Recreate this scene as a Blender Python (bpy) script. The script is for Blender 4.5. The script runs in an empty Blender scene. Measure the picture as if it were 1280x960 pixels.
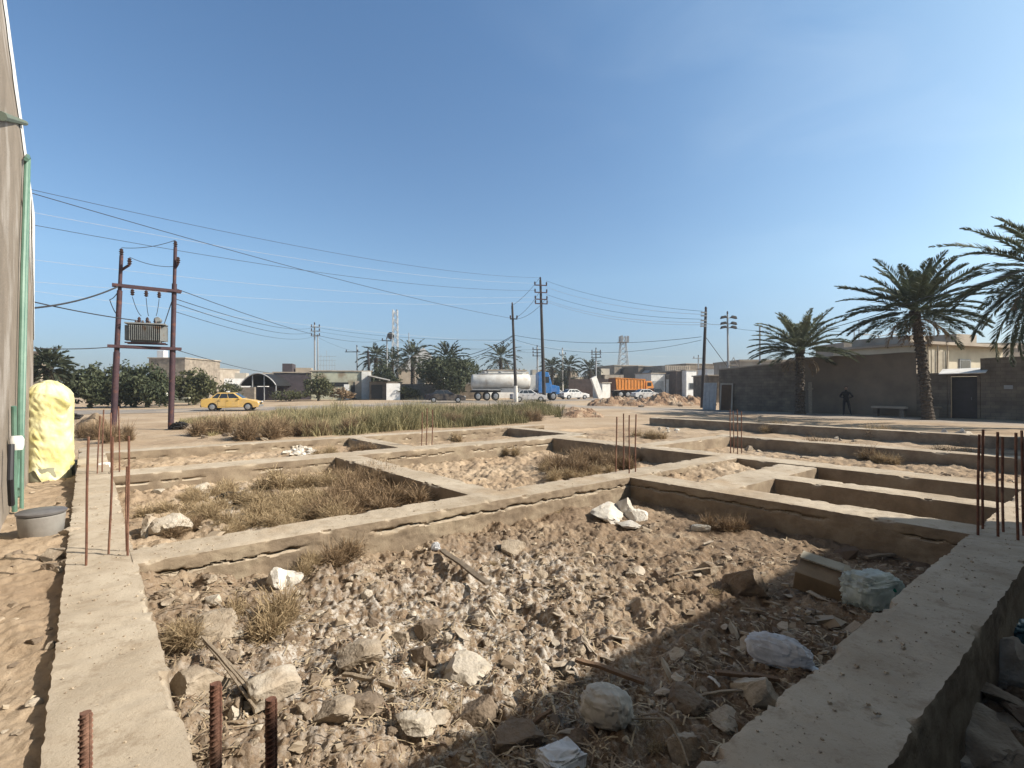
import bpy, bmesh, math, random
import numpy as np
from mathutils import Vector, Matrix, Euler
R = math.radians
scene = bpy.context.scene
COL = scene.collection
random.seed(7)
rng = np.random.default_rng(11)

# ------------------------------------------------------------------ camera, sky, sun, exposure
CAMZ = 1.75
FPX, HY = 647.0, 484.0
cd = bpy.data.cameras.new('camera')
cam = bpy.data.objects.new('camera', cd)
COL.objects.link(cam)
cam.location = (0, 0, CAMZ)
cam.rotation_euler = (R(90.35), 0, 0)
cd.sensor_width = 36
cd.lens = FPX / 1280 * 36
cd.clip_start = 0.05
cd.clip_end = 20000
scene.camera = cam

SUN_AZ, SUN_EL = -8.0, 36.5          # azimuth in degrees ahead of +X
sdir = Vector((math.cos(R(SUN_AZ)) * math.cos(R(SUN_EL)), math.sin(R(SUN_AZ)) * math.cos(R(SUN_EL)), math.sin(R(SUN_EL))))
sl = bpy.data.lights.new('sun', 'SUN')
sl.energy = 4.9
sl.angle = R(0.53)
sl.color = (1.0, 0.93, 0.82)
so = bpy.data.objects.new('sun', sl)
COL.objects.link(so)
so.location = (30, 3, 30)
so.rotation_euler = sdir.to_track_quat('Z', 'Y').to_euler()

w = bpy.data.worlds.new('World')
scene.world = w
w.use_nodes = True
nt = w.node_tree
sky = nt.nodes.new('ShaderNodeTexSky')
sky.sky_type = 'NISHITA'
sky.sun_disc = False
sky.sun_elevation = R(SUN_EL)
sky.sun_rotation = R(90 - SUN_AZ)
sky.air_density = 1.0
sky.dust_density = 0.9
sky.ozone_density = 2.0
bg = nt.nodes['Background']
bg.inputs['Strength'].default_value = 0.138
# sky gain shaped by height: low sky brightened, zenith dimmed to keep shade dark
tcs = nt.nodes.new('ShaderNodeTexCoord'); sps = nt.nodes.new('ShaderNodeSeparateXYZ'); nt.links.new(tcs.outputs['Generated'], sps.inputs[0])
rmp = nt.nodes.new('ShaderNodeValToRGB'); nt.links.new(sps.outputs['Z'], rmp.inputs['Fac'])
SKYK = [(0.0, (.95, 1.02, 1.32)), (.06, (1.12, 1.17, 1.42)), (.2, (1.75, 1.75, 1.75)), (.62, (1.6, 1.8, 1.9)), (.78, (.6, .62, .64)), (1.0, (.2, .2, .21))]
while len(rmp.color_ramp.elements) < len(SKYK): rmp.color_ramp.elements.new(.5)
for e_, (p_, c_) in zip(rmp.color_ramp.elements, SKYK): e_.position = p_; e_.color = (*[q / 2 for q in c_], 1)
mxs = nt.nodes.new('ShaderNodeMix'); mxs.data_type = 'RGBA'; mxs.blend_type = 'MULTIPLY'; mxs.inputs['Factor'].default_value = 1
nt.links.new(sky.outputs[0], mxs.inputs['A']); nt.links.new(rmp.outputs['Color'], mxs.inputs['B'])
# pale veil of dust glow on the sun's side of the sky
dts = nt.nodes.new('ShaderNodeVectorMath'); dts.operation = 'DOT_PRODUCT'; nt.links.new(tcs.outputs['Generated'], dts.inputs[0]); dts.inputs[1].default_value = sdir[:]
rv = nt.nodes.new('ShaderNodeValToRGB'); nt.links.new(dts.outputs['Value'], rv.inputs['Fac'])
VEIL = [(0.0, (.78, .89, .94)), (.25, (.82, .93, .97)), (.55, (1.08, 1.14, 1.08)), (.85, (1.64, 1.54, 1.22))]
while len(rv.color_ramp.elements) < len(VEIL): rv.color_ramp.elements.new(.5)
for e_, (p_, c_) in zip(rv.color_ramp.elements, VEIL): e_.position = p_; e_.color = (*c_, 1)
mx2 = nt.nodes.new('ShaderNodeMix'); mx2.data_type = 'RGBA'; mx2.blend_type = 'MULTIPLY'; mx2.inputs['Factor'].default_value = 1
nt.links.new(mxs.outputs['Result'], mx2.inputs['A']); nt.links.new(rv.outputs['Color'], mx2.inputs['B'])
# faint high wisps, stronger on the sun's side
mps = nt.nodes.new('ShaderNodeMapping'); nt.links.new(tcs.outputs['Generated'], mps.inputs['Vector']); mps.inputs['Scale'].default_value = (2.2, 2.2, 6.0); mps.inputs['Rotation'].default_value = (.35, .55, .2)
nzs = nt.nodes.new('ShaderNodeTexNoise'); nzs.inputs['Scale'].default_value = 1.5; nzs.inputs['Detail'].default_value = 7; nzs.inputs['Distortion'].default_value = .9; nt.links.new(mps.outputs[0], nzs.inputs['Vector'])
wr = nt.nodes.new('ShaderNodeMapRange'); nt.links.new(nzs.outputs['Fac'], wr.inputs['Value']); wr.inputs['From Min'].default_value = .46; wr.inputs['From Max'].default_value = .75; wr.inputs['To Max'].default_value = .09
ws = nt.nodes.new('ShaderNodeMapRange'); nt.links.new(dts.outputs['Value'], ws.inputs['Value']); ws.inputs['From Min'].default_value = .15; ws.inputs['From Max'].default_value = .7
wm = nt.nodes.new('ShaderNodeMath'); wm.operation = 'MULTIPLY'; nt.links.new(wr.outputs[0], wm.inputs[0]); nt.links.new(ws.outputs[0], wm.inputs[1])
mx3 = nt.nodes.new('ShaderNodeMix'); mx3.data_type = 'RGBA'; nt.links.new(wm.outputs[0], mx3.inputs['Factor']); nt.links.new(mx2.outputs['Result'], mx3.inputs['A']); mx3.inputs['B'].default_value = (5.6, 6.3, 6.6, 1)
nt.links.new(mx3.outputs['Result'], bg.inputs['Color'])

vs = scene.view_settings
vs.view_transform = 'Standard'
vs.look = 'None'
vs.gamma = 1
vs.exposure = 0.48
vs.use_curve_mapping = False
scene.cycles.max_bounces = 5
scene.cycles.diffuse_bounces = 1
scene.cycles.transparent_max_bounces = 8

# ------------------------------------------------------------------ pixel rays, foundation axes
D1 = np.array((.773, .635)); D2 = np.array((-.635, .773))
def P(x, y, Y):
    return Vector(((x - 640) / FPX * Y, Y, CAMZ + (HY - y) / FPX * Y))
def uv(X, Y):
    return X * D1[0] + Y * D1[1], X * D2[0] + Y * D2[1]
def xy(u, v):
    return u * D1[0] + v * D2[0], u * D1[1] + v * D2[1]
ANG1 = math.atan2(.635, .773)

# ------------------------------------------------------------------ numpy noise
def _h(ix, iy, s):
    n = (ix.astype(np.int64) * 374761393 + iy.astype(np.int64) * 668265263 + s * 1442695041) & 0x7fffffff
    n = ((n ^ (n >> 13)) * 1274126177) & 0x7fffffff
    n = n ^ (n >> 16)
    return (n & 0xffffff) / float(0xffffff)
def vnoise(x, y, s=0):
    x = np.asarray(x, float); y = np.asarray(y, float)
    ix = np.floor(x); iy = np.floor(y)
    fx = x - ix; fy = y - iy
    def g(dx, dy):
        a = _h(ix + dx, iy + dy, s) * 6.28318
        return np.cos(a) * (fx - dx) + np.sin(a) * (fy - dy)
    ux = fx * fx * fx * (fx * (fx * 6 - 15) + 10); uy = fy * fy * fy * (fy * (fy * 6 - 15) + 10)
    a = g(0, 0) * (1 - ux) + g(1, 0) * ux
    b = g(0, 1) * (1 - ux) + g(1, 1) * ux
    return (a * (1 - uy) + b * uy) * 1.5
def fbm(x, y, s=0, o=4, gain=.5):
    t = 0; a = 1
    for k in range(o):
        t = t + a * vnoise(np.asarray(x) * 2 ** k + 17.3 * k, np.asarray(y) * 2 ** k - 9.1 * k, s + k)
        a *= gain
    return t
def worley(x, y, s=0):
    x = np.asarray(x, float); y = np.asarray(y, float)
    ix = np.floor(x); iy = np.floor(y)
    f1 = np.full(x.shape, 9.); idv = np.zeros(x.shape)
    for dx in (-1, 0, 1):
        for dy in (-1, 0, 1):
            cx = ix + dx; cy = iy + dy
            px = cx + _h(cx, cy, s); py = cy + _h(cx, cy, s + 5)
            d = (px - x) ** 2 + (py - y) ** 2
            m = d < f1
            f1 = np.where(m, d, f1); idv = np.where(m, _h(cx, cy, s + 9), idv)
    return np.sqrt(f1), idv
def sst(x, a, b):
    t = np.clip((np.asarray(x, float) - a) / (b - a), 0, 1)
    return t * t * (3 - 2 * t)

# ------------------------------------------------------------------ objects
def tag(o, label=None, cat=None, group=None, kind=None):
    if label: o['label'] = label
    if cat: o['category'] = cat
    if group: o['group'] = group
    if kind: o['kind'] = kind
    elif cat: o['kind'] = 'thing'
    return o
def thing(name, label, cat, loc=(0, 0, 0), rz=0, group=None, rot=None):
    o = bpy.data.objects.new(name, None)
    COL.objects.link(o)
    o.empty_display_size = .1
    o.location = loc
    o.rotation_euler = rot if rot else (0, 0, rz)
    return tag(o, label, cat, group)
def link_mesh(name, me, mats, parent=None):
    o = bpy.data.objects.new(name, me)
    COL.objects.link(o)
    for m in (mats if isinstance(mats, (list, tuple)) else [mats]):
        me.materials.append(m)
    if parent: o.parent = parent
    return o
def copy_tree(o, parent=None, loc=None, rot=None, sc=None, label=None, group=None):
    c = o.copy()
    COL.objects.link(c)
    if parent: c.parent = parent
    if loc is not None: c.location = loc
    if rot is not None: c.rotation_euler = rot
    if sc is not None: c.scale = sc if isinstance(sc, (tuple, list)) else (sc, sc, sc)
    if label: c['label'] = label
    if group: c['group'] = group
    for ch in list(o.children): copy_tree(ch, c)
    return c
def raw_mesh(name, V, F, smooth=False, cols=None):
    """V (n,3) array, F (m,k) array of equal-sized faces"""
    V = np.ascontiguousarray(V, dtype=np.float32); F = np.ascontiguousarray(F, dtype=np.int32)
    me = bpy.data.meshes.new(name)
    me.vertices.add(len(V)); me.vertices.foreach_set('co', V.ravel())
    k = F.shape[1]
    me.loops.add(F.size); me.loops.foreach_set('vertex_index', F.ravel())
    me.polygons.add(len(F))
    me.polygons.foreach_set('loop_start', np.arange(len(F), dtype=np.int32) * k)
    me.polygons.foreach_set('use_smooth', np.full(len(F), bool(smooth)))
    if cols is not None:
        for nme, arr in cols.items():
            at = me.attributes.new(nme, 'FLOAT', 'POINT')
            at.data.foreach_set('value', np.ascontiguousarray(arr, dtype=np.float32))
    me.update(calc_edges=True)
    me.validate()
    return me

class MB:
    def __init__(s): s.v = []; s.f = []; s.m = []
    def add(s, vs, fs, mi=0):
        b = len(s.v)
        s.v += [tuple(p) for p in vs]
        for f in fs: s.f.append(tuple(b + i for i in f)); s.m.append(mi)
        return s
    def box(s, c, d, rz=0, mi=0, rot=None, top=None):
        """centre c, full size d; top=(sx,sy) scales the upper face"""
        M = (Euler(rot).to_matrix() if rot else Matrix.Rotation(rz, 3, 'Z'))
        tx, ty = top or (1, 1)
        pts = []
        for z in (-1, 1):
            for x, y in ((-1, -1), (1, -1), (1, 1), (-1, 1)):
                k = (tx, ty) if z > 0 else (1, 1)
                pts.append(Vector(c) + M @ Vector((x * d[0] / 2 * k[0], y * d[1] / 2 * k[1], z * d[2] / 2)))
        return s.add(pts, [(3, 2, 1, 0), (4, 5, 6, 7), (0, 1, 5, 4), (1, 2, 6, 5), (2, 3, 7, 6), (3, 0, 4, 7)], mi)
    def tube(s, pts, r, n=8, mi=0, caps=True):
        pts = [Vector(p) for p in pts]
        rs = r if isinstance(r, (list, tuple)) else [r] * len(pts)
        vs = []; fs = []
        ref = None
        for i, p in enumerate(pts):
            t = (pts[min(i + 1, len(pts) - 1)] - pts[max(i - 1, 0)])
            if t.length < 1e-9: t = Vector((0, 0, 1))
            t.normalize()
            if ref is None:
                ref = Vector((1, 0, 0)) if abs(t.x) < .8 else Vector((0, 1, 0))
            a = (ref - t * ref.dot(t))
            if a.length < 1e-6: a = Vector((0, 1, 0)).cross(t)
            a.normalize(); ref = a
            b = t.cross(a)
            for k in range(n):
                q = 2 * math.pi * k / n
                vs.append(p + (a * math.cos(q) + b * math.sin(q)) * rs[i])
        for i in range(len(pts) - 1):
            for k in range(n):
                fs.append((i * n + k, i * n + (k + 1) % n, (i + 1) * n + (k + 1) % n, (i + 1) * n + k))
        if caps:
            fs.append(tuple(range(n - 1, -1, -1))); fs.append(tuple((len(pts) - 1) * n + k for k in range(n)))
        return s.add(vs, fs, mi)
    def lathe(s, prof, c=(0, 0, 0), n=20, mi=0, axis='Z', caps=True):
        vs = []; fs = []
        for r, z in prof:
            for k in range(n):
                q = 2 * math.pi * k / n
                a, b = r * math.cos(q), r * math.sin(q)
                p = {'Z': (a, b, z), 'Y': (a, z, b), 'X': (z, a, b)}[axis]
                vs.append(Vector(p) + Vector(c))
        m = len(prof)
        for i in range(m - 1):
            for k in range(n):
                fs.append((i * n + k, i * n + (k + 1) % n, (i + 1) * n + (k + 1) % n, (i + 1) * n + k))
        if caps:
            fs.append(tuple(range(n - 1, -1, -1))); fs.append(tuple((m - 1) * n + k for k in range(n)))
        return s.add(vs, fs, mi)
    def prism(s, poly, h0, h1, plane='XZ', mi=0):
        """polygon extruded from h0 to h1 along the missing axis"""
        def mk(a, b, h): return {'XZ': (a, h, b), 'XY': (a, b, h), 'YZ': (h, a, b)}[plane]
        n = len(poly)
        vs = [mk(a, b, h0) for a, b in poly] + [mk(a, b, h1) for a, b in poly]
        fs = [tuple(range(n)), tuple(range(2 * n - 1, n - 1, -1))]
        fs += [(i, (i + 1) % n, n + (i + 1) % n, n + i) for i in range(n)]
        return s.add(vs, fs, mi)
    def quad(s, a, b, c, d, mi=0): return s.add([a, b, c, d], [(0, 1, 2, 3)], mi)
    def build(s, name, mats, parent=None, smooth=False, bevel=0, seg=2, loc=None):
        me = bpy.data.meshes.new(name)
        me.from_pydata(s.v, [], s.f)
        bm = bmesh.new(); bm.from_mesh(me)
        bmesh.ops.recalc_face_normals(bm, faces=bm.faces)
        bm.to_mesh(me); bm.free()
        for p, m in zip(me.polygons, s.m):
            p.material_index = m; p.use_smooth = smooth
        if smooth:
            me.set_sharp_from_angle(angle=R(40))
        o = link_mesh(name, me, mats, parent)
        if loc is not None: o.location = loc
        if bevel:
            b = o.modifiers.new('bevel', 'BEVEL'); b.width = bevel; b.segments = seg; b.limit_method = 'ANGLE'; b.angle_limit = R(35)
        return o

# ------------------------------------------------------------------ materials
def mat(name, c, c2=None, scale=3.0, rough=.85, bump=.15, bscale=None, metal=0, det=6, spec=.3, dist=.02, coord='pos', lo=.35, hi=.65, third=None, alpha=None, trans=0):
    m = bpy.data.materials.new(name); m.use_nodes = True
    n = m.node_tree.nodes; l = m.node_tree.links
    b = n['Principled BSDF']
    b.inputs['Roughness'].default_value = rough
    b.inputs['Metallic'].default_value = metal
    b.inputs['Specular IOR Level'].default_value = spec
    if trans: b.inputs['Transmission Weight'].default_value = trans
    if coord == 'pos':
        co = n.new('ShaderNodeNewGeometry').outputs['Position']
    else:
        co = n.new('ShaderNodeTexCoord').outputs['Object']
    if c2 is None: c2 = tuple(k * .75 for k in c)
    t = n.new('ShaderNodeTexNoise'); t.inputs['Scale'].default_value = scale; t.inputs['Detail'].default_value = det; t.inputs['Roughness'].default_value = .62
    l.new(co, t.inputs['Vector'])
    r = n.new('ShaderNodeValToRGB'); l.new(t.outputs['Fac'], r.inputs['Fac'])
    r.color_ramp.elements[0].position = lo; r.color_ramp.elements[1].position = hi
    r.color_ramp.elements[0].color = (*c2, 1); r.color_ramp.elements[1].color = (*c, 1)
    out = r.outputs['Color']
    if third:
        c3, s3, l3, h3 = third
        t3 = n.new('ShaderNodeTexNoise'); t3.inputs['Scale'].default_value = s3; t3.inputs['Detail'].default_value = 5
        l.new(co, t3.inputs['Vector'])
        mr = n.new('ShaderNodeMapRange'); mr.inputs['From Min'].default_value = l3; mr.inputs['From Max'].default_value = h3
        l.new(t3.outputs['Fac'], mr.inputs['Value'])
        mx = n.new('ShaderNodeMix'); mx.data_type = 'RGBA'
        l.new(mr.outputs[0], mx.inputs['Factor']); l.new(out, mx.inputs['A']); mx.inputs['B'].default_value = (*c3, 1)
        out = mx.outputs['Result']
    l.new(out, b.inputs['Base Color'])
    if bump:
        t2 = n.new('ShaderNodeTexNoise'); t2.inputs['Scale'].default_value = bscale or scale * 8; t2.inputs['Detail'].default_value = 4
        l.new(co, t2.inputs['Vector'])
        bp = n.new('ShaderNodeBump'); bp.inputs['Strength'].default_value = bump; bp.inputs['Distance'].default_value = dist
        l.new(t2.outputs['Fac'], bp.inputs['Height']); l.new(bp.outputs['Normal'], b.inputs['Normal'])
    m['_out'] = 0
    return m
def leaf_mat(name, c, c2, trans=.25, attr='tint'):
    m = bpy.data.materials.new(name); m.use_nodes = True
    n = m.node_tree.nodes; l = m.node_tree.links
    b = n['Principled BSDF']; b.inputs['Roughness'].default_value = .65; b.inputs['Specular IOR Level'].default_value = .25
    a = n.new('ShaderNodeAttribute'); a.attribute_name = attr
    r = n.new('ShaderNodeValToRGB'); l.new(a.outputs['Fac'], r.inputs['Fac'])
    r.color_ramp.elements[0].color = (*c2, 1); r.color_ramp.elements[1].color = (*c, 1)
    l.new(r.outputs['Color'], b.inputs['Base Color'])
    if trans:
        tr = n.new('ShaderNodeBsdfTranslucent'); l.new(r.outputs['Color'], tr.inputs['Color'])
        ms = n.new('ShaderNodeMixShader'); ms.inputs[0].default_value = trans
        l.new(b.outputs[0], ms.inputs[1]); l.new(tr.outputs[0], ms.inputs[2]); l.new(ms.outputs[0], n['Material Output'].inputs['Surface'])
    return m
def brick_mat(name, c, c2, mortar, bw=.4, bh=.2, bump=.4, axis='XZ', rough=.9, off=.5, ms=.012):
    m = mat(name, c, rough=rough, bump=0)
    n = m.node_tree.nodes; l = m.node_tree.links
    b = n['Principled BSDF']
    tc = n.new('ShaderNodeTexCoord')
    sp = n.new('ShaderNodeSeparateXYZ'); l.new(tc.outputs['Object'], sp.inputs[0])
    ad = n.new('ShaderNodeMath'); ad.operation = 'ADD'; l.new(sp.outputs['X'], ad.inputs[0]); l.new(sp.outputs['Y'], ad.inputs[1])
    cb = n.new('ShaderNodeCombineXYZ'); l.new(ad.outputs[0], cb.inputs['X']); l.new(sp.outputs['Z'], cb.inputs['Y'])
    br = n.new('ShaderNodeTexBrick'); l.new(cb.outputs[0], br.inputs['Vector'])
    br.inputs['Scale'].default_value = 1; br.inputs['Brick Width'].default_value = bw; br.inputs['Row Height'].default_value = bh
    br.inputs['Mortar Size'].default_value = ms
    br.inputs['Color1'].default_value = (*c, 1); br.inputs['Color2'].default_value = (*c2, 1); br.inputs['Mortar'].default_value = (*mortar, 1)
    br.offset = off
    t = n.new('ShaderNodeTexNoise'); t.inputs['Scale'].default_value = 1.7; t.inputs['Detail'].default_value = 7; l.new(tc.outputs['Object'], t.inputs['Vector'])
    mr = n.new('ShaderNodeMapRange'); mr.inputs['From Min'].default_value = .3; mr.inputs['From Max'].default_value = .7; mr.inputs['To Min'].default_value = .65; mr.inputs['To Max'].default_value = 1.2
    l.new(t.outputs['Fac'], mr.inputs['Value'])
    mx = n.new('ShaderNodeMix'); mx.data_type = 'RGBA'; mx.blend_type = 'MULTIPLY'; mx.inputs['Factor'].default_value = 1
    l.new(br.outputs['Color'], mx.inputs['A']); l.new(mr.outputs[0], mx.inputs['B']); l.new(mx.outputs['Result'], b.inputs['Base Color'])
    bp = n.new('ShaderNodeBump'); bp.inputs['Strength'].default_value = bump; bp.inputs['Distance'].default_value = .02; bp.invert = True
    l.new(br.outputs['Fac'], bp.inputs['Height']); l.new(bp.outputs['Normal'], b.inputs['Normal'])
    return m
# ------------------------------------------------------------------ terrain height
ROAD = np.array([(-60, 22.0), (-36, 33.0), (-20, 42.5), (-8, 59), (4, 68), (20, 80), (45, 100), (90, 130)])
def road_dist(X, Y):
    d = np.full(np.shape(X), 1e9)
    for (ax, ay), (bx, by) in zip(ROAD[:-1], ROAD[1:]):
        ex, ey = bx - ax, by - ay
        t = np.clip(((X - ax) * ex + (Y - ay) * ey) / (ex * ex + ey * ey), 0, 1)
        d = np.minimum(d, np.hypot(X - ax - t * ex, Y - ay - t * ey))
    return d
WALLA = np.array((15.8, 39.5)); WDIR = np.array((.635, -.772)); WN = np.array((-.772, -.635))
def lane_dist(X, Y):       # dirt lane in front of the long wall on the right
    return (X - WALLA[0]) * WN[0] + (Y - WALLA[1]) * WN[1]
PITS = [(0.1, 6.8, .83, 5.3, -.02), (.1, 4.1, 5.3, 10.6, .07), (4.1, 10.2, 5.3, 10.6, .0), (.1, 5.8, 10.6, 14.1, .14), (5.8, 11.5, 10.6, 14.1, .06),
        (6.8, 10.2, 3.8, 5.3, .16), (6.8, 8.45, .83, 3.8, -.1), (8.45, 10.2, .83, 3.8, -.1), (10.2, 14.4, .83, 7.6, .04), (14.4, 20.5, .83, 14.5, -.02)]
def masks(X, Y):
    u, v = uv(X, Y)
    inpit = np.zeros(np.shape(X))
    a, b, c, d, _ = PITS[0]
    front = sst(u, a, a + .1) * sst(-u, -b, -b + .1) * sst(v, c, c + .1) * sst(-v, -d, -d + .1)
    right = sst(-v, -.83, -.7)
    pits = sst(u, 0, .1) * sst(-u, -20.5, -20.3) * sst(v, .8, .9) * sst(-v, -14.2, -14.0)
    return u, v, front, right, pits
def height(X, Y, fine=True):
    X = np.asarray(X, float); Y = np.asarray(Y, float)
    u, v, front, right, pits = masks(X, Y)
    r = np.hypot(X, Y)
    far = sst(r, 14, 30)
    rd = road_dist(X, Y)
    z = .04 * fbm(X * .15, Y * .15, 3, 3) + .035 * fbm(X * .9, Y * .9, 5, 4) * (1 - .6 * far)
    z = z + .10 * sst(-v, -22, -14.2) * sst(u, -1, 1) * (1 - far)
    left = sst(-u, -.15, -.0)
    z = z + left * (.25 * (1 - sst(v, 8, 15)) - .02)
    z = z + left * .018 * fbm(X * 4, Y * 4, 21, 4, .6)
    for a, b, c, d, val in PITS:
        m = sst(u, a - .12, a + .12) * sst(-u, -b - .12, -b + .12) * sst(v, c - .12, c + .12) * sst(-v, -d - .12, -d + .12)
        val2 = val + .03 * fbm(X * .8, Y * .8, 8, 3)
        z = z * (1 - m) + val2 * m
    z = z * (1 - right) + (-.16 + .08 * fbm(X * 1.3, Y * 1.3, 4, 3)) * right
    # lane and road are smoother and nearly level
    ld = lane_dist(X, Y)
    lane = sst(ld, -1, .3) * sst(-ld, -6.5, -4.5) * sst(Y, 12, 16)
    z = z * (1 - lane) + (.02 + .015 * vnoise(X * .8, Y * .8, 2)) * lane
    rm = sst(-rd, -7, -4)
    z = z * (1 - rm)
    # heaps: soil piled along the pit sides, slumped spoil
    z = z + front * (.16 * sst(-v, -5.1, -4.3) * 0 + .14 * (1 + .9 * sst(-u, -2.6, -1.0)) * sst(v, 3.9, 5.1) * (.5 + .7 * vnoise(X * 1.1, Y * 1.1, 31)) + .10 * sst(-u, -1.1, -.3) * (.6 + vnoise(X * 1.5, Y * 1.5, 33)))
    z = z + (pits * (1 - front)) * .028 * fbm(X * 1.7, Y * 1.7, 14, 4)
    z = z + sst(u, 6.9, 7.4) * sst(-u, -10, -9.5) * sst(v, 4.3, 5.1) * sst(-v, -5.3, -5.1) * .12
    if fine:
        near = 1 - sst(r, 10, 22)
        k = front * 1.0 + right * .9 + pits * (1 - front) * .85 + (1 - front) * (1 - right) * (1 - pits) * .26
        k = k * near * (1 - .5 * front * sst(u, 3.6, 5.4))
        warp = .25 * fbm(X * 2, Y * 2, 40, 2)
        cl = sst(fbm(X * .9, Y * .9, 55, 2), -.35, .25)
        f1, idv = worley(X * 6.5 + warp, Y * 6.5 - warp, 61)
        clod = np.clip(.62 - f1, 0, 1) * (idv > .35) * (.3 + idv)
        g1, id2 = worley(X * 17 + warp, Y * 17 + warp, 66)
        clod2 = np.clip(.6 - g1, 0, 1) * (id2 > .3) * (.3 + id2)
        z = z + k * (.070 * clod * (.35 + .65 * cl) + .040 * clod2 * sst(fbm(X * .75, Y * .75, 57, 3), -.5, .45) + .060 * fbm(X * 3.2, Y * 3.2, 70, 4, .6) + .012 * fbm(X * 22, Y * 22, 75, 3, .6))
    # keep soil beside the left beam below its top
    z = np.where((u < .4) & (u > -.6) & (v < 14), np.minimum(z, .325), z)
    return z
def gz(x, y): return float(height(np.array([x]), np.array([y]))[0])
def gpx(x, y, dz=0.0):
    """ground point seen at photo pixel (x, y), marched along the ray"""
    dx, dz_ = (x - 640) / FPX, (HY - y) / FPX
    Y = np.exp(np.linspace(math.log(.9), math.log(300), 500))
    i = int(np.argmax(CAMZ + dz_ * Y <= height(dx * Y, Y, False) + .06))
    if i == 0: i = len(Y) - 1
    Y = np.linspace(Y[max(i - 1, 0)], Y[min(i + 10, 499)], 160)
    h = height(dx * Y, Y)
    i = int(np.argmax(CAMZ + dz_ * Y <= h))
    if i == 0: i = 30
    return Vector((dx * Y[i], Y[i], float(h[i]) + dz))

# polar sheet round the camera: fine where the photograph looks, out to the horizon
th = np.concatenate([np.linspace(-180, -56, 26)[:-1], np.linspace(-56, 56, 960), np.linspace(56, 180, 26)[1:]])
rr = np.concatenate([[.02, .4, .8], np.exp(np.linspace(math.log(1.1), math.log(30), 760)), np.exp(np.linspace(math.log(30), math.log(6000), 70))[1:]])
TH, RR = np.meshgrid(np.radians(th), rr)
GX = RR * np.sin(TH); GY = RR * np.cos(TH)
GZ = height(GX, GY)
nr, ntn = GX.shape
idx = np.arange(nr * ntn).reshape(nr, ntn)
F = np.stack([idx[:-1, :-1], idx[:-1, 1:], idx[1:, 1:], idx[1:, :-1]], -1).reshape(-1, 4)[:, ::-1]
u_, v_, fr_, ri_, pi_ = masks(GX, GY)
px_, py_ = 640 + FPX * GX / np.maximum(GY, .01), GY
ash = .85 * np.exp(-(((GX + .75) / 1.35) ** 2 + ((GY - 3.7) / .95) ** 2)) + .7 * np.exp(-(((GX - .1) / .8) ** 2 + ((GY - 4.9) / .7) ** 2)) + .45 * np.exp(-(((GX + .1) / 1.2) ** 2 + ((GY - 3.0) / .6) ** 2)) + .9 * np.exp(-(((u_ - 1.7) / .5) ** 2 + ((v_ - 8) / 2.2) ** 2))
lane_ = sst(lane_dist(GX, GY), -.5, .8) * sst(-lane_dist(GX, GY), -6, -4) * sst(GY, 10, 16)
heights = GZ - height(GX, GY, False)
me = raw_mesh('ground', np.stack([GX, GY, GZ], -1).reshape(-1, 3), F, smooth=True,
              cols={'rubble': np.clip(fr_ + ri_ * (u_ > -1), 0, 1).ravel(), 'ash': np.clip(ash, 0, 1).ravel(), 'lane': lane_.ravel(), 'bump_h': (heights * 10).ravel(), 'pits': pi_.ravel()})
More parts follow.
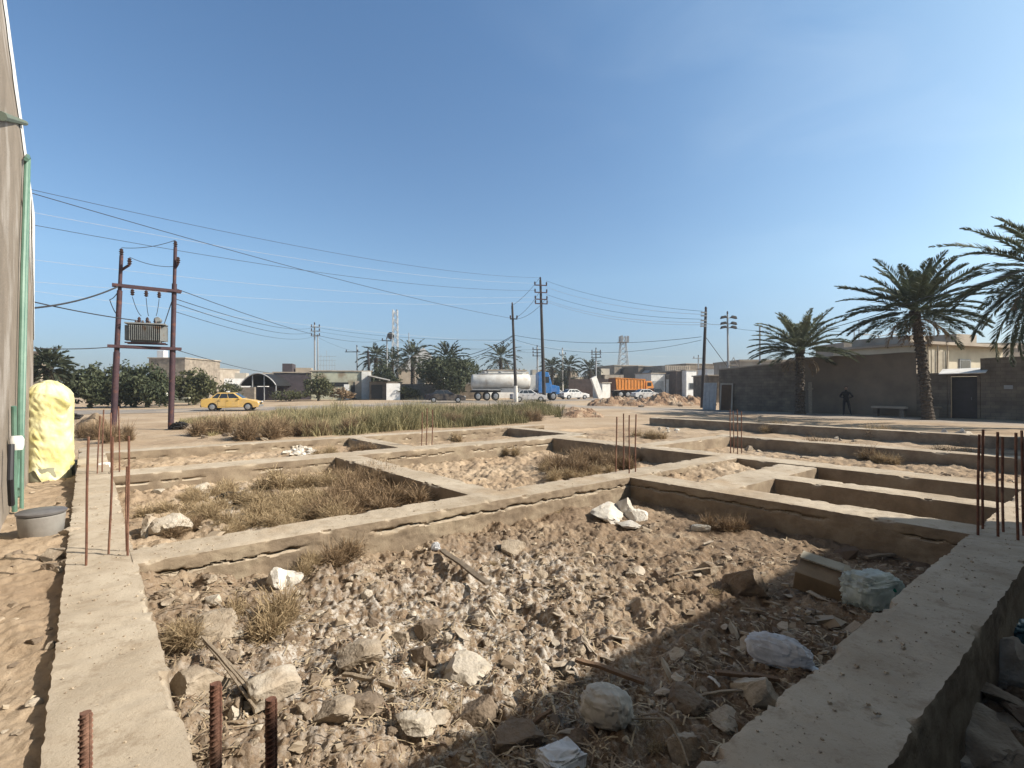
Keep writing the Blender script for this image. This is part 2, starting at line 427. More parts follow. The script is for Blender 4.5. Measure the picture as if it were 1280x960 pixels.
def ground_mat():
    m = bpy.data.materials.new('ground_soil'); m.use_nodes = True
    n = m.node_tree.nodes; l = m.node_tree.links
    b = n['Principled BSDF']; b.inputs['Roughness'].default_value = .95; b.inputs['Specular IOR Level'].default_value = .12
    pos = n.new('ShaderNodeNewGeometry').outputs['Position']
    def noise(s, d=6, rg=.6):
        t = n.new('ShaderNodeTexNoise'); t.inputs['Scale'].default_value = s; t.inputs['Detail'].default_value = d; t.inputs['Roughness'].default_value = rg
        l.new(pos, t.inputs['Vector']); return t.outputs['Fac']
    def ramp(f, pts):
        r = n.new('ShaderNodeValToRGB'); l.new(f, r.inputs['Fac']); e = r.color_ramp.elements
        while len(e) < len(pts): e.new(.5)
        for k, (p, c) in enumerate(pts): e[k].position = p; e[k].color = (*c, 1)
        return r.outputs['Color']
    def mix(f, a, c):
        mx = n.new('ShaderNodeMix'); mx.data_type = 'RGBA'; l.new(f, mx.inputs['Factor'])
        for s, q in (('A', a), ('B', c)):
            if isinstance(q, tuple): mx.inputs[s].default_value = (*q, 1)
            else: l.new(q, mx.inputs[s])
        return mx.outputs['Result']
    def attr(nm):
        a = n.new('ShaderNodeAttribute'); a.attribute_name = nm; return a.outputs['Fac']
    def rng_(f, a, c, lo=0, hi=1):
        r = n.new('ShaderNodeMapRange'); l.new(f, r.inputs['Value'])
        for k, q in (('From Min', a), ('From Max', c), ('To Min', lo), ('To Max', hi)): r.inputs[k].default_value = q
        return r.outputs[0]
    def mul(a, c):
        q = n.new('ShaderNodeMath'); q.operation = 'MULTIPLY'; l.new(a, q.inputs[0]); l.new(c, q.inputs[1]); return q.outputs[0]
    sand = ramp(noise(.35, 8), [(.3, (.33, .235, .155)), (.5, (.44, .33, .225)), (.72, (.52, .42, .31))])
    sand = mix(rng_(noise(9, 8, .7), .5, .7, 0, .55), sand, (.27, .19, .125))
    rub = ramp(noise(3.0, 8, .65), [(.3, (.14, .092, .056)), (.48, (.27, .19, .122)), (.62, (.40, .305, .21)), (.78, (.50, .41, .30))])
    rub = mix(rng_(noise(40, 5, .7), .5, .72, 0, .6), rub, (.50, .43, .35))
    rub = mix(rng_(noise(55, 4, .7), .52, .66, 0, .7), rub, (.13, .09, .065))
    rub = mix(rng_(noise(.85, 5, .6), .47, .6, 0, .75), rub, ramp(noise(18, 6, .7), [(.35, (.115, .078, .052)), (.55, (.22, .155, .105)), (.75, (.33, .25, .175))]))
    c = mix(attr('rubble'), sand, rub)
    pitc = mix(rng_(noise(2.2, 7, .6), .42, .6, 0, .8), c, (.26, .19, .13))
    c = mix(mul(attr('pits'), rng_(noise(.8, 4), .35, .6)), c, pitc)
    c = mix(mul(attr('ash'), rng_(noise(13, 9, .8), .47, .58)), c, (.66, .62, .56))
    c = mix(attr('lane'), c, ramp(noise(1.2, 6), [(.35, (.30, .255, .21)), (.6, (.40, .35, .30))]))
    l.new(c, b.inputs['Base Color'])
    bp = n.new('ShaderNodeBump'); bp.inputs['Strength'].default_value = .7; bp.inputs['Distance'].default_value = .02
    l.new(noise(60, 6, .75), bp.inputs['Height']); l.new(bp.outputs['Normal'], b.inputs['Normal'])
    return m
M_ground = ground_mat()
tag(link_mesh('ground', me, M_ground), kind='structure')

# road: dusty asphalt ribbon lying on the levelled strip
m = MB(); N = 90
tt = np.linspace(0, len(ROAD) - 1.001, N)
def road_pt(t):
    i = int(t); f = t - i
    p0, p1, p2, p3 = ROAD[max(i - 1, 0)], ROAD[i], ROAD[i + 1], ROAD[min(i + 2, len(ROAD) - 1)]
    return .5 * ((2 * p1) + (p2 - p0) * f + (2 * p0 - 5 * p1 + 4 * p2 - p3) * f * f + (3 * p1 - p0 - 3 * p2 + p3) * f ** 3)
vs_ = []
for t in tt:
    p = road_pt(t); q = road_pt(min(t + .02, len(ROAD) - 1.001)); d = (q - p); d = d / (np.linalg.norm(d) + 1e-9); nn = np.array((-d[1], d[0]))
    wob = .35 * float(vnoise(np.array([t * 5]), np.array([1.]))[0])
    for s in (-3.6 + wob, -1.2, 1.2, 3.6 - wob): vs_.append((*(p + nn * s), .03 if abs(s) < 3 else .012))
m.add(vs_, [(4 * i + k, 4 * i + k + 1, 4 * i + k + 5, 4 * i + k + 4) for i in range(N - 1) for k in range(3)])
M_road = mat('dusty_asphalt', (.33, .285, .24), (.235, .205, .18), scale=.5, bump=.2, bscale=20, third=((.40, .32, .24), .25, .5, .65))
tag(m.build('road', M_road), kind='structure')

# ------------------------------------------------------------------ concrete foundation
def concrete_mat():
    m = bpy.data.materials.new('foundation_concrete'); m.use_nodes = True
    n = m.node_tree.nodes; l = m.node_tree.links
    b = n['Principled BSDF']; b.inputs['Roughness'].default_value = .92; b.inputs['Specular IOR Level'].default_value = .15
    g = n.new('ShaderNodeNewGeometry'); pos = g.outputs['Position']
    def noise(s, d=6, rg=.6):
        t = n.new('ShaderNodeTexNoise'); t.inputs['Scale'].default_value = s; t.inputs['Detail'].default_value = d; t.inputs['Roughness'].default_value = rg
        l.new(pos, t.inputs['Vector']); return t.outputs['Fac']
    def ramp(f, pts):
        r = n.new('ShaderNodeValToRGB'); l.new(f, r.inputs['Fac']); e = r.color_ramp.elements
        while len(e) < len(pts): e.new(.5)
        for k, (p, c) in enumerate(pts): e[k].position = p; e[k].color = (*c, 1)
        return r.outputs['Color']
    def mix(f, a, c):
        mx = n.new('ShaderNodeMix'); mx.data_type = 'RGBA'
        if isinstance(f, float): mx.inputs['Factor'].default_value = f
        else: l.new(f, mx.inputs['Factor'])
        for s, q in (('A', a), ('B', c)):
            if isinstance(q, tuple): mx.inputs[s].default_value = (*q, 1)
            else: l.new(q, mx.inputs[s])
        return mx.outputs['Result']
    def rng_(f, a, c, lo=0, hi=1):
        r = n.new('ShaderNodeMapRange'); l.new(f, r.inputs['Value'])
        for k, q in (('From Min', a), ('From Max', c), ('To Min', lo), ('To Max', hi)): r.inputs[k].default_value = q
        return r.outputs[0]
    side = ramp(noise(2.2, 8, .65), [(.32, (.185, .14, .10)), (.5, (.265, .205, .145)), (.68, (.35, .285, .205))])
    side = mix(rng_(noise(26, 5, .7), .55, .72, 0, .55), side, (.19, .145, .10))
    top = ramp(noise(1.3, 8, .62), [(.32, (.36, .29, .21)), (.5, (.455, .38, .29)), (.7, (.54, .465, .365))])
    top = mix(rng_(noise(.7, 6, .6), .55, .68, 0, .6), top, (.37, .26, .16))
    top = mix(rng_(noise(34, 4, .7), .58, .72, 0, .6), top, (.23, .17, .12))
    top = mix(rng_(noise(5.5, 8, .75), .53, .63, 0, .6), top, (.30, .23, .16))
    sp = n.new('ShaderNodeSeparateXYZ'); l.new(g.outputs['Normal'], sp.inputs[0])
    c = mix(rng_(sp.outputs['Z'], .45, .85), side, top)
    l.new(c, b.inputs['Base Color'])
    bp = n.new('ShaderNodeBump'); bp.inputs['Strength'].default_value = .55; bp.inputs['Distance'].default_value = .012
    l.new(noise(48, 7, .75), bp.inputs['Height']); l.new(bp.outputs['Normal'], b.inputs['Normal'])
    return m
M_conc = concrete_mat()
foundation = thing('concrete_foundation', 'grid of cracked sandy concrete foundation strips of an unbuilt house', 'foundation', (0, 0, 0))
def beam(axis, c0, c1, a0, a1, top=.35, ds=.05, rows=16, crack0=None, crack1=None, depth=.62, chip=1.0, label=None):
    """strip running along axis 1 or 2; c0..c1 across, a0..a1 along; crack0/1: (height below top, strength) on the c0 / c1 side"""
    K = max(8, int((a1 - a0) / ds)); A = np.linspace(a0, a1, K)
    zs = top - depth * np.linspace(1, 0, rows + 1) ** 1.35
    cr = np.linspace(c0, c1, 11)
    prof = [(c0, z, 0) for z in zs] + [(c, top, 1) for c in cr[1:-1]] + [(c1, z, 2) for z in zs[::-1]]
    M = len(prof)
    C = np.array([p[0] for p in prof])[None, :].repeat(K, 0); Z = np.array([p[1] for p in prof])[None, :].repeat(K, 0)
    S = np.array([p[2] for p in prof])[None, :].repeat(K, 0); AA = A[:, None].repeat(M, 1)
    base = np.array((C, AA)) if axis == 2 else np.array((AA, C))
    U, V_ = base
    big = .007 * fbm(AA * .8, C * 0 + S * 7 + c0, 90, 3)
    fine = .008 * fbm(AA * 9, Z * 9 + C * 9 + S, 95, 4, .65)
    Z2 = Z + np.where(S == 1, .010 * fbm(U * 1.2, V_ * 1.2, 80, 3) + .006 * fbm(U * 11, V_ * 11, 84, 3, .6), 0)
    edge = np.minimum(np.abs(C - c0), np.abs(C - c1)); up = top - Z
    rim = np.exp(-np.where(S == 1, edge, up) / .022)
    ch = rim * chip * (.003 + .055 * sst(fbm(AA * 2.4 + np.where(C < (c0 + c1) / 2, 3, 31), C * 0 + c0 * 3, 99, 5, .6), .2, .95))
    Z2 = Z2 - np.where(S == 1, ch * .8, ch * .5)
    out = np.where(S == 0, -1., np.where(S == 2, 1., 0.))
    dC = out * (big + fine) - out * ch
    for sd, cra in ((0, crack0), (2, crack1)):
        if not cra: continue
        h, st = cra
        zc = top - h + .018 * fbm(AA * .6, C * 0 + 3.1, 101, 2) + .020 * fbm(AA * 6, C * 0 + 1.7, 103, 4, .7)
        on = sst(fbm(AA * .8, C * 0 + 9.2, 105, 2), -.45, -.1)
        d = np.abs(Z - zc); w_ = (.003 + .006 * st) * (.5 + 1.1 * sst(fbm(AA * 2.3, C * 0 + 4.4, 109, 3), -.4, .6))
        g = np.exp(-(d / w_) ** 2) * on
        below = sst(zc - Z, 0, .03)
        dC = dC - np.where(S == sd, out * (g * .05 * st + below * (.002 + .006 * fbm(AA * 3, Z * 5, 107, 3))), 0)
    C2 = C + dC
    base = (C2, AA) if axis == 2 else (AA, C2)
    X, Y = xy(*base)
    V = np.stack([X, Y, Z2], -1).reshape(-1, 3)
    ix = np.arange(K * M).reshape(K, M)
    F = np.stack([ix[:-1, :-1], ix[1:, :-1], ix[1:, 1:], ix[:-1, 1:]], -1).reshape(-1, 4)
    if axis == 1: F = F[:, ::-1]
    F = F[:, ::-1]
    # end caps as strips joining the two sides row by row
    caps = []
    for e in (0, K - 1):
        for k in range(rows):
            q = [ix[e, k], ix[e, k + 1], ix[e, M - 2 - k], ix[e, M - 1 - k]]
            caps.append(q if e == 0 else q[::-1])
    me = raw_mesh('foundation_beam', V, np.concatenate([F, np.array(caps)]), smooth=True)
    bm = bmesh.new(); bm.from_mesh(me); bmesh.ops.recalc_face_normals(bm, faces=bm.faces); bm.to_mesh(me); bm.free()
    me.set_sharp_from_angle(angle=R(35))
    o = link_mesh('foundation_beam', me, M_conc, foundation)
    if label: o['label'] = label
    return o
# long strips first, then the shorter ones butted 3 cm into them
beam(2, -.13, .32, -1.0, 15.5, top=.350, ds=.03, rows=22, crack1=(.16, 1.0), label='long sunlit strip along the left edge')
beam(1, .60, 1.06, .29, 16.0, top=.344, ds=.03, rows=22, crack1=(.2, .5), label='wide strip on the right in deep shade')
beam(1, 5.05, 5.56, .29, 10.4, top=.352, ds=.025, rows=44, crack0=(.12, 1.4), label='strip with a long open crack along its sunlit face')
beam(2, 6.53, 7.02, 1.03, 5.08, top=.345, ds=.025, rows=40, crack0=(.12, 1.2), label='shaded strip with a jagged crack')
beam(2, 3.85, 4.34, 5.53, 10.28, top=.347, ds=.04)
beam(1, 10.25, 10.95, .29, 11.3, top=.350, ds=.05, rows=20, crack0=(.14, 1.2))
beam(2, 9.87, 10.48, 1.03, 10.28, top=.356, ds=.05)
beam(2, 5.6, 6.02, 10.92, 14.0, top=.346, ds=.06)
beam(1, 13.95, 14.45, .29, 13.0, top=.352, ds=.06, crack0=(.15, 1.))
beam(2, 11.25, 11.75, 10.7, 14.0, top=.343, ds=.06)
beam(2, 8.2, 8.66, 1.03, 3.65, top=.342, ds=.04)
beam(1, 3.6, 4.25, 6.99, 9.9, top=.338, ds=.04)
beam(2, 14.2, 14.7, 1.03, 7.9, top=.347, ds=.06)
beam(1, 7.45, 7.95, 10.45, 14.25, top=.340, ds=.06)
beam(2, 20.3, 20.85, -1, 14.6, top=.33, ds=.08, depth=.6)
# ------------------------------------------------------------------ shared materials
M_white = mat('white_paint', (.72, .70, .66), (.58, .55, .50), scale=1.5, bump=.1)
M_plaster = mat('plaster_tan', (.40, .335, .265), (.31, .255, .20), scale=.9, bump=.35, bscale=30, third=((.46, .40, .33), .5, .52, .7))
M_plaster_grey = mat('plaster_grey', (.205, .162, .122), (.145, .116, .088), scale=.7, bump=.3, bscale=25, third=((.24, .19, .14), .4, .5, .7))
M_whiteplaster = mat('white_plaster', (.84, .82, .79), (.72, .69, .64), scale=2.2, bump=.4, bscale=20)
M_block = brick_mat('grey_block', (.20, .16, .122), (.148, .12, .092), (.13, .105, .082))
M_block_tan = brick_mat('tan_block', (.33, .28, .22), (.27, .22, .175), (.22, .19, .16))
M_brick_dark = brick_mat('dark_brick', (.13, .085, .07), (.10, .07, .06), (.12, .10, .09), bw=.24, bh=.08)
M_dark = mat('dark_opening', (.02, .02, .022), (.015, .015, .016), bump=0, rough=.6)
M_glass = mat('window_glass', (.03, .035, .04), (.02, .025, .03), bump=0, rough=.12, spec=.6)
M_steel = mat('galvanised_steel', (.36, .36, .36), (.27, .27, .27), scale=4, rough=.55, metal=.3, bump=.05)
M_pole_rust = mat('pole_dark_red', (.085, .045, .05), (.05, .03, .038), scale=3, rough=.7, bump=.15, third=((.15, .06, .04), 5, .58, .7))
M_pole_dark = mat('pole_dark', (.05, .042, .04), (.03, .027, .027), scale=3, rough=.7, bump=.15)
M_insul = mat('insulator_brown', (.07, .04, .035), (.045, .03, .03), rough=.25, bump=0, spec=.5)
M_wire = mat('wire_dark', (.045, .045, .05), bump=0, rough=.6)
M_wire_alu = mat('wire_aluminium', (.52, .52, .52), (.45, .45, .45), bump=0, rough=.5, metal=.2)
M_roofmetal = mat('sheet_metal', (.52, .51, .50), (.40, .38, .36), scale=1.2, rough=.6, metal=.2, bump=.1)
M_rust = mat('rust', (.20, .095, .062), (.115, .058, .042), scale=14, rough=.9, bump=.3, bscale=90, third=((.28, .16, .11), 6, .52, .7))
M_door = mat('door_dark_metal', (.045, .04, .045), (.03, .028, .03), rough=.5, bump=.1)
M_wood = mat('weathered_wood', (.36, .29, .21), (.25, .195, .14), scale=12, rough=.9, bump=.4)
M_trunk = mat('palm_trunk', (.105, .082, .062), (.05, .04, .032), scale=9, rough=.95, bump=.6)
M_bark = mat('tree_bark', (.15, .115, .085), (.09, .07, .05), scale=10, rough=.95, bump=.5)
L_palm = leaf_mat('palm_leaf', (.125, .145, .075), (.032, .045, .025), .18)
L_palm_lit = leaf_mat('palm_leaf_sunlit', (.21, .225, .14), (.06, .075, .045), .25)  # lighter copy of the palm leaf, sunlight on the short palm put into its colour
L_palm_far = leaf_mat('palm_leaf_dusty', (.085, .095, .055), (.035, .042, .028), .15)
L_bush = leaf_mat('bush_leaf', (.13, .14, .075), (.026, .038, .02), .2)
L_olive = leaf_mat('olive_leaf', (.14, .14, .065), (.05, .055, .028), .2)
L_dry = leaf_mat('dry_twig', (.56, .43, .26), (.22, .15, .085), .18)
L_drydark = leaf_mat('dry_brush_dark', (.40, .28, .165), (.12, .08, .05), .15)
L_weed = leaf_mat('weed', (.48, .40, .22), (.10, .098, .042), .28)
L_frond_dead = leaf_mat('dead_frond', (.33, .25, .16), (.16, .11, .07), .15)

# ------------------------------------------------------------------ boundary houses seen at the edges
# house on the left whose flank runs along the plot
ha, hb = np.array((-4.2, 4.08)), np.array((-9.62, 10.4))
hd = (hb - ha) / np.linalg.norm(hb - ha); hn = np.array((-hd[1], hd[0]))    # hn points away from the plot
house = thing('plastered_house', 'tall tan plastered house flank at the left edge with pale plaster corner', 'house', (hb[0], hb[1], 0), math.atan2(hd[1], hd[0]))
m = MB()
LB = -14.0
def lean(z): return 0.0
def off_(z): return .104 * max(0, z - 5.2)     # the flank leans back a little as it rises
rows_ = [0, 2, 4, 5.2, 5.6] + [5.6 + .28 * k for k in range(1, 21)]
vsn = []
for z in rows_:
    e = lean(z)
    o_ = off_(z - .4); vsn += [(LB, o_, z - .4), (e, o_, z - .4), (e, 9, z - .4), (LB, 9, z - .4)]
fsn = []
for i in range(len(rows_) - 1):
    for k in range(4): fsn.append((4 * i + k, 4 * i + (k + 1) % 4, 4 * i + 4 + (k + 1) % 4, 4 * i + 4 + k))
fsn.append((4 * len(rows_) - 4, 4 * len(rows_) - 3, 4 * len(rows_) - 2, 4 * len(rows_) - 1))
m.add(vsn, fsn)
M_house = mat('house_render', (.32, .265, .21), (.22, .18, .14), scale=1.6, bump=.5, bscale=28, lo=.3, hi=.7, third=((.42, .37, .32), .9, .5, .62))
m.build('wall', M_house, house)
m = MB()      # rough edge of white finishing plaster running up the corner
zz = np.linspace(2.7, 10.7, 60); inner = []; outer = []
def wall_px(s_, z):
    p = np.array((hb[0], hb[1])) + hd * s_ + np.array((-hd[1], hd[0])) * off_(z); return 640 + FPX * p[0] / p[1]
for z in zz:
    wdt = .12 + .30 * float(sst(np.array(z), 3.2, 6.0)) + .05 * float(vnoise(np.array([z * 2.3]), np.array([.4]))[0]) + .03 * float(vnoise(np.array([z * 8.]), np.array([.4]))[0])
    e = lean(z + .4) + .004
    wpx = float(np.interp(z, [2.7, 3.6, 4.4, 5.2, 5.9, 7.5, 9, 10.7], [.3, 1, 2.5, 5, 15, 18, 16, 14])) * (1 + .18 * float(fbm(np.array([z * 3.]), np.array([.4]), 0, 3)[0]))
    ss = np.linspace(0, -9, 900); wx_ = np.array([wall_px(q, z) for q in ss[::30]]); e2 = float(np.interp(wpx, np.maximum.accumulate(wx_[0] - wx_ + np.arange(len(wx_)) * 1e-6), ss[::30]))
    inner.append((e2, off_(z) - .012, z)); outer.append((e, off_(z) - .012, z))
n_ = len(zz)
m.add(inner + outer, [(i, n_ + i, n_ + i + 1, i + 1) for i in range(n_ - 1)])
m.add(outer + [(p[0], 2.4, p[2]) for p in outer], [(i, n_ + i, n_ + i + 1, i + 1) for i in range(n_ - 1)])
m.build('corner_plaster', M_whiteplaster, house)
m = MB()
def blot(xc, zc, wx, hz, seed):
    pts = []
    for k in range(22):
        q = 2 * math.pi * k / 22
        rr_ = 1 + .35 * float(vnoise(np.array([math.cos(q) * 1.7 + seed]), np.array([math.sin(q) * 1.7]))[0])
        z_ = zc + hz * rr_ * math.sin(q); pts.append((xc + wx * rr_ * math.cos(q), off_(z_) - .008, z_))
    m.add(pts, [tuple(range(22))])
for b_ in ((-1.55, 4.6, .16, .75, 1), (-.95, 4.15, .10, .5, 4), (-2.3, 6.9, .2, .6, 8)):
    m = MB(); blot(*b_); m.build('plaster_patch', M_whiteplaster, house)
M_green = mat('green_pipe', (.15, .25, .19), (.09, .18, .135), scale=3, rough=.45, bump=.05)
pipes = thing('water_pipe', 'bundle of green plastic water pipes clipped up the house wall', 'pipe', house.location, house.rotation_euler.z)
def hw(px, py):   # wall-local (along, up) of a photo pixel on the flank plane
    d = np.array(((px - 640) / FPX, 1.0)); a = np.array((hb[0], hb[1]))
    # solve t*d = a + s*hd
    A_ = np.array(((d[0], -hd[0]), (d[1], -hd[1]))); t, s_ = np.linalg.solve(A_, a)
    z = CAMZ + (HY - py) / FPX * t; o_ = off_(z); a = a + np.array((-hd[1], hd[0])) * o_
    t, s_ = np.linalg.solve(A_, a); return s_, CAMZ + (HY - py) / FPX * t
def pipe(pxs, r, off, mt=M_green):
    mm = MB(); pts = []
    for (a, b) in pxs:
        s_, z = hw(a - 5, b); pts.append((s_, off_(z) - off, z))
    mm.tube(pts, r, 8); return mm.build('pipe', mt, pipes, smooth=True)
pipe([(31, 197), (27, 330), (24, 500), (24, 575), (20, 612)], .030, .05)
pipe([(35, 196), (30, 330), (27, 500), (22, 622)], .024, .06)
pipe([(30, 197), (33, 193), (36, 197)], .03, .055)
pipe([(15, 508), (16, 560), (17, 640)], .026, .05)
pipe([(20, 545), (19, 600), (19, 640)], .02, .10)
M_blackpipe = mat('black_pipe', (.03, .03, .035), bump=0, rough=.5)
pipe([(8, 556), (7, 600), (9, 632)], .028, .07, M_blackpipe)
mm = MB(); s_, z = hw(9, 552); mm.lathe([(.06, 0), (.07, .05), (.07, .12), (.05, .16)], (s_, -.08, z - .1), 10)
mm.build('pipe_fitting', M_white, pipes, smooth=True)
for (a, b) in ((25, 330), (26, 250), (24, 430)):
    mm = MB(); s_, z = hw(a, b); mm.box((s_, off_(z) - .045, z), (.3, .03, .05)); mm.build('pipe_clip', M_steel, pipes)
s0, z0 = hw(-6, 149); s1, z1 = hw(30, 153)
stub = thing('drain_pipe', 'short grey green pipe sticking out near the top of the house wall', 'pipe', house.location, house.rotation_euler.z)
mm = MB(); mm.tube([(s0, off_(z0) - .03, z0 + .05), (s1, off_(z1) - .06, z1)], .045, 8); mm.build('pipe', mat('pipe_greygreen', (.16, .19, .15), bump=.1), stub, smooth=True)

# neighbouring house behind the camera's right shoulder: it throws the big shadow
nu, nv = 10.85, -2.80
nx, ny = xy(nu, nv)
nb = thing('neighbour_house', 'plain plastered neighbour house beside the plot on the near right', 'house', (nx, ny, 0), ANG1)
m = MB(); m.box((-10, -5, 2.3), (20, 10, 5.2)); m.build('wall', M_plaster_grey, nb)
m = MB()
for a, b, c, d in ((-10, -.11, 20.1, .2), (-10, -9.9, 20.1, .2)): m.box((a, b, 4.94), (c, d, .16))
m.build('parapet_coping', M_plaster, nb)
for k in range(3):
    f = MB(); x = -3.5 - 5.5 * k
    for dx, dz, sx, sz in ((-.65, 0, .08, 1.2), (.65, 0, .08, 1.2), (0, .56, 1.22, .08), (0, -.56, 1.22, .08), (0, 0, .05, 1.04)): f.box((x + dx, .03, 2.2 + dz), (sx, .08, sz))
    fo = f.build('window', M_steel, nb)
    p = MB(); p.box((x, .012, 2.2), (1.22, .02, 1.04)); p.build('pane', M_glass, fo)

# ------------------------------------------------------------------ the long wall on the right, in sections
WL = 16.84
def wp(t, off=0.0):
    p = WALLA + np.array((10.7, -13.0)) * t + WN * off
    return float(p[0]), float(p[1])
WANG = math.atan2(-13.0, 10.7)
def wall_thing(name, label, t0, t1, h0, h1, mt, cat='wall', coping=None, thick=.25, bumps=0):
    x, y = wp(t0); L = (t1 - t0) * WL
    t = thing(name, label, cat, (x, y, 0), WANG)
    m = MB(); n = max(2, int(L / .45))
    tops = []
    for i in range(n + 1):
        f = i / n; z = h0 + (h1 - h0) * f + bumps * float(vnoise(np.array([i * .83 + t0 * 50]), np.array([3.3]))[0])
        tops.append((f * L, z))
    poly = [(0, -.3)] + tops + [(L, -.3)]
    # local y+ points away from the lane
    vs_ = [(a, 0, b) for a, b in poly] + [(a, thick, b) for a, b in poly]; k = len(poly)
    fs_ = []
    for i in range(n):   # face strips instead of one n-gon
        fs_.append((1 + i, 2 + i, k + 2 + i, k + 1 + i))
    bot = [(f * L / n, 0, -.3) for f in range(n + 1)]; bot2 = [(f * L / n, thick, -.3) for f in range(n + 1)]
    b0 = len(vs_); vs_ += bot + bot2
    for i in range(n):
        fs_.append((1 + i, b0 + i, b0 + i + 1, 2 + i)); fs_.append((k + 1 + i, k + 2 + i, b0 + n + 2 + i, b0 + n + 1 + i))
    fs_.append((1, k + 1, b0 + n + 1, b0)); fs_.append((n + 1, b0 + n, b0 + 2 * n + 1, k + n + 1))
    m.add(vs_, fs_); m.build('wall_face', mt, t)
    if coping:
        c = MB()
        for i in range(n):
            (a0, z0), (a1, z1) = tops[i], tops[i + 1]
            c.add([(a0, -.05, z0 + .004), (a1, -.05, z1 + .004), (a1, thick + .05, z1 + .004), (a0, thick + .05, z0 + .004), (a0, -.05, z0 + .09), (a1, -.05, z1 + .09), (a1, thick + .05, z1 + .09), (a0, thick + .05, z0 + .09)],
                  [(0, 1, 5, 4), (4, 5, 6, 7), (2, 3, 7, 6), (0, 3, 2, 1), (0, 4, 7, 3), (1, 2, 6, 5)])
        c.build('coping', coping, t)
    return t
wall_thing('block_wall', 'grey block yard wall with pale coping behind the smallest roadside palm', .0, .338, 3.05, 3.45, M_block, coping=M_plaster)
wall_thing('plastered_wall', 'tall smooth plastered yard wall behind the standing person', .3385, .722, 3.62, 3.72, M_plaster_grey, bumps=.05, coping=M_plaster_grey)
wall_thing('low_block_wall', 'low grey wall piece between tall palm trunk and dark doorway', .7225, .805, 2.55, 2.55, M_block)
t = wall_thing('block_wall', 'right end grey block wall beside the dark doorway', .888, 1.75, 3.3, 3.6, M_block, bumps=.04)
for tt_ in (1.1, 3.3):
    m = MB(); m.box((tt_, -.03, 1.75), (.34, .06, .2)); m.build('electric_box', M_steel, t)
# doorway
x, y = wp(.806)
dr = thing('yard_doorway', 'dark doorway with black metal door under a white sheet canopy', 'doorway', (x, y, 0), WANG)
DW = (.887 - .806) * WL
m = MB(); m.box((.06, .12, 1.2), (.115, .22, 2.6)); m.box((DW - .06, .12, 1.2), (.115, .22, 2.6)); m.box((DW / 2, .12, 2.42), (DW - .24, .22, .16)); m.build('door_frame', M_block, dr)
m = MB(); m.box((DW / 2, .26, 1.1), (DW - .24, .05, 2.46)); dd = m.build('door', M_door, dr)
m = MB(); m.tube([(DW / 2 + .3, .2, 1.05), (DW / 2 + .3, .16, 1.1), (DW / 2 + .3, .2, 1.2)], .015, 6); m.build('handle', M_steel, dd)
m = MB(); m.add([(-.3, -.5, 2.46), (DW + .3, -.5, 2.5), (DW + .3, .5, 2.78), (-.3, .5, 2.74), (-.3, -.5, 2.5), (DW + .3, -.5, 2.54), (DW + .3, .5, 2.82), (-.3, .5, 2.78)], [(0, 1, 5, 4), (4, 5, 6, 7), (2, 3, 7, 6), (0, 3, 2, 1), (0, 4, 7, 3), (1, 2, 6, 5)])
m.build('canopy', M_whiteplaster, dr)
# house behind the doorway
def off_wall(t, o): return wp(t, -o)
p = P(1152, HY, 33.5)
yh = thing('yellow_house', 'pale yellow house rising behind the doorway with flat overhanging roof', 'house', (p.x, p.y, 0), R(22))
M_yellow = mat('yellow_plaster', (.60, .53, .40), (.48, .42, .31), scale=1, bump=.2)
m = MB(); m.box((4.6, 3.0, 2.2), (9.2, 6, 4.6)); m.build('wall', M_yellow, yh)
m = MB(); m.box((4.6, 2.7, 4.58), (9.7, 6.8, .18)); m.build('roof', M_plaster, yh)
m = MB(); m.box((1.6, 3, 4.95), (2.0, 4, .56)); m.box((6.9, 3, 5.1), (2.4, 4, .86)); m.build('roof_parapet', M_plaster, yh)
for k, xx in enumerate((1.3, 4.6, 7.4)):
    f = MB(); f.box((xx, -.03, 3.2), (1.25, .1, .9)); fo = f.build('window', M_steel, yh)
    f = MB(); f.box((xx, -.085, 3.2), (1.05, .02, .72)); f.build('pane', M_glass, fo)
p = P(1157, HY, 31.5)
sc = thing('sheet_screen', 'pale corrugated sheet screen standing above the low wall', 'screen', (p.x, p.y, 0), R(15))
m = MB()
for k in range(8): m.box((.12 + .24 * k, .02 * (k % 2), 3.1), (.235, .03, 1.7 + .1 * (k % 3)))
m.build('sheet', mat('pale_sheet', (.52, .46, .36), (.42, .36, .27), bump=.1), sc)
for k in range(3):
    m = MB(); m.tube([(.2 + .7 * k, -.04, .8), (.25 + .68 * k + .12 * (k - 1), -.06, 4.3)], .03, 6); m.build('post', M_wood, sc)
# plain roofs and tanks seen above the plastered wall
def roof_house(name, label, x0, x1, ytop, Y, mt, depth=8):
    a = P(x0, HY, Y); w_ = P(x1, HY, Y).x - a.x; h = P(0, ytop, Y).z
    t = thing(name, label, 'house', (a.x, Y, 0)); m = MB(); m.box((w_ / 2, depth / 2, h / 2), (w_, depth, h)); m.build('wall', mt, t)
    m = MB()
    for q in (.0, 1.): m.box((w_ / 2, depth * q, h + .12), (w_ + .2, .22, .24))
    for q in (.0, 1.): m.box((w_ * q, depth / 2, h + .115), (.2, depth - .24, .225))
    m.build('parapet', M_plaster, t)
    return t, w_, h
t, w_, h = roof_house('flat_roof_house', 'flat roofed tan house whose top shows above the plastered wall', 1064, 1158, 445, 42, M_block_tan)
m = MB(); m.box((w_ * .17, 3, h + .55), (w_ * .32, 4, 1.3)); m.build('roof_room', M_plaster, t)
M_tank = mat('white_tank', (.66, .66, .66), (.56, .56, .56), rough=.5, bump=0)
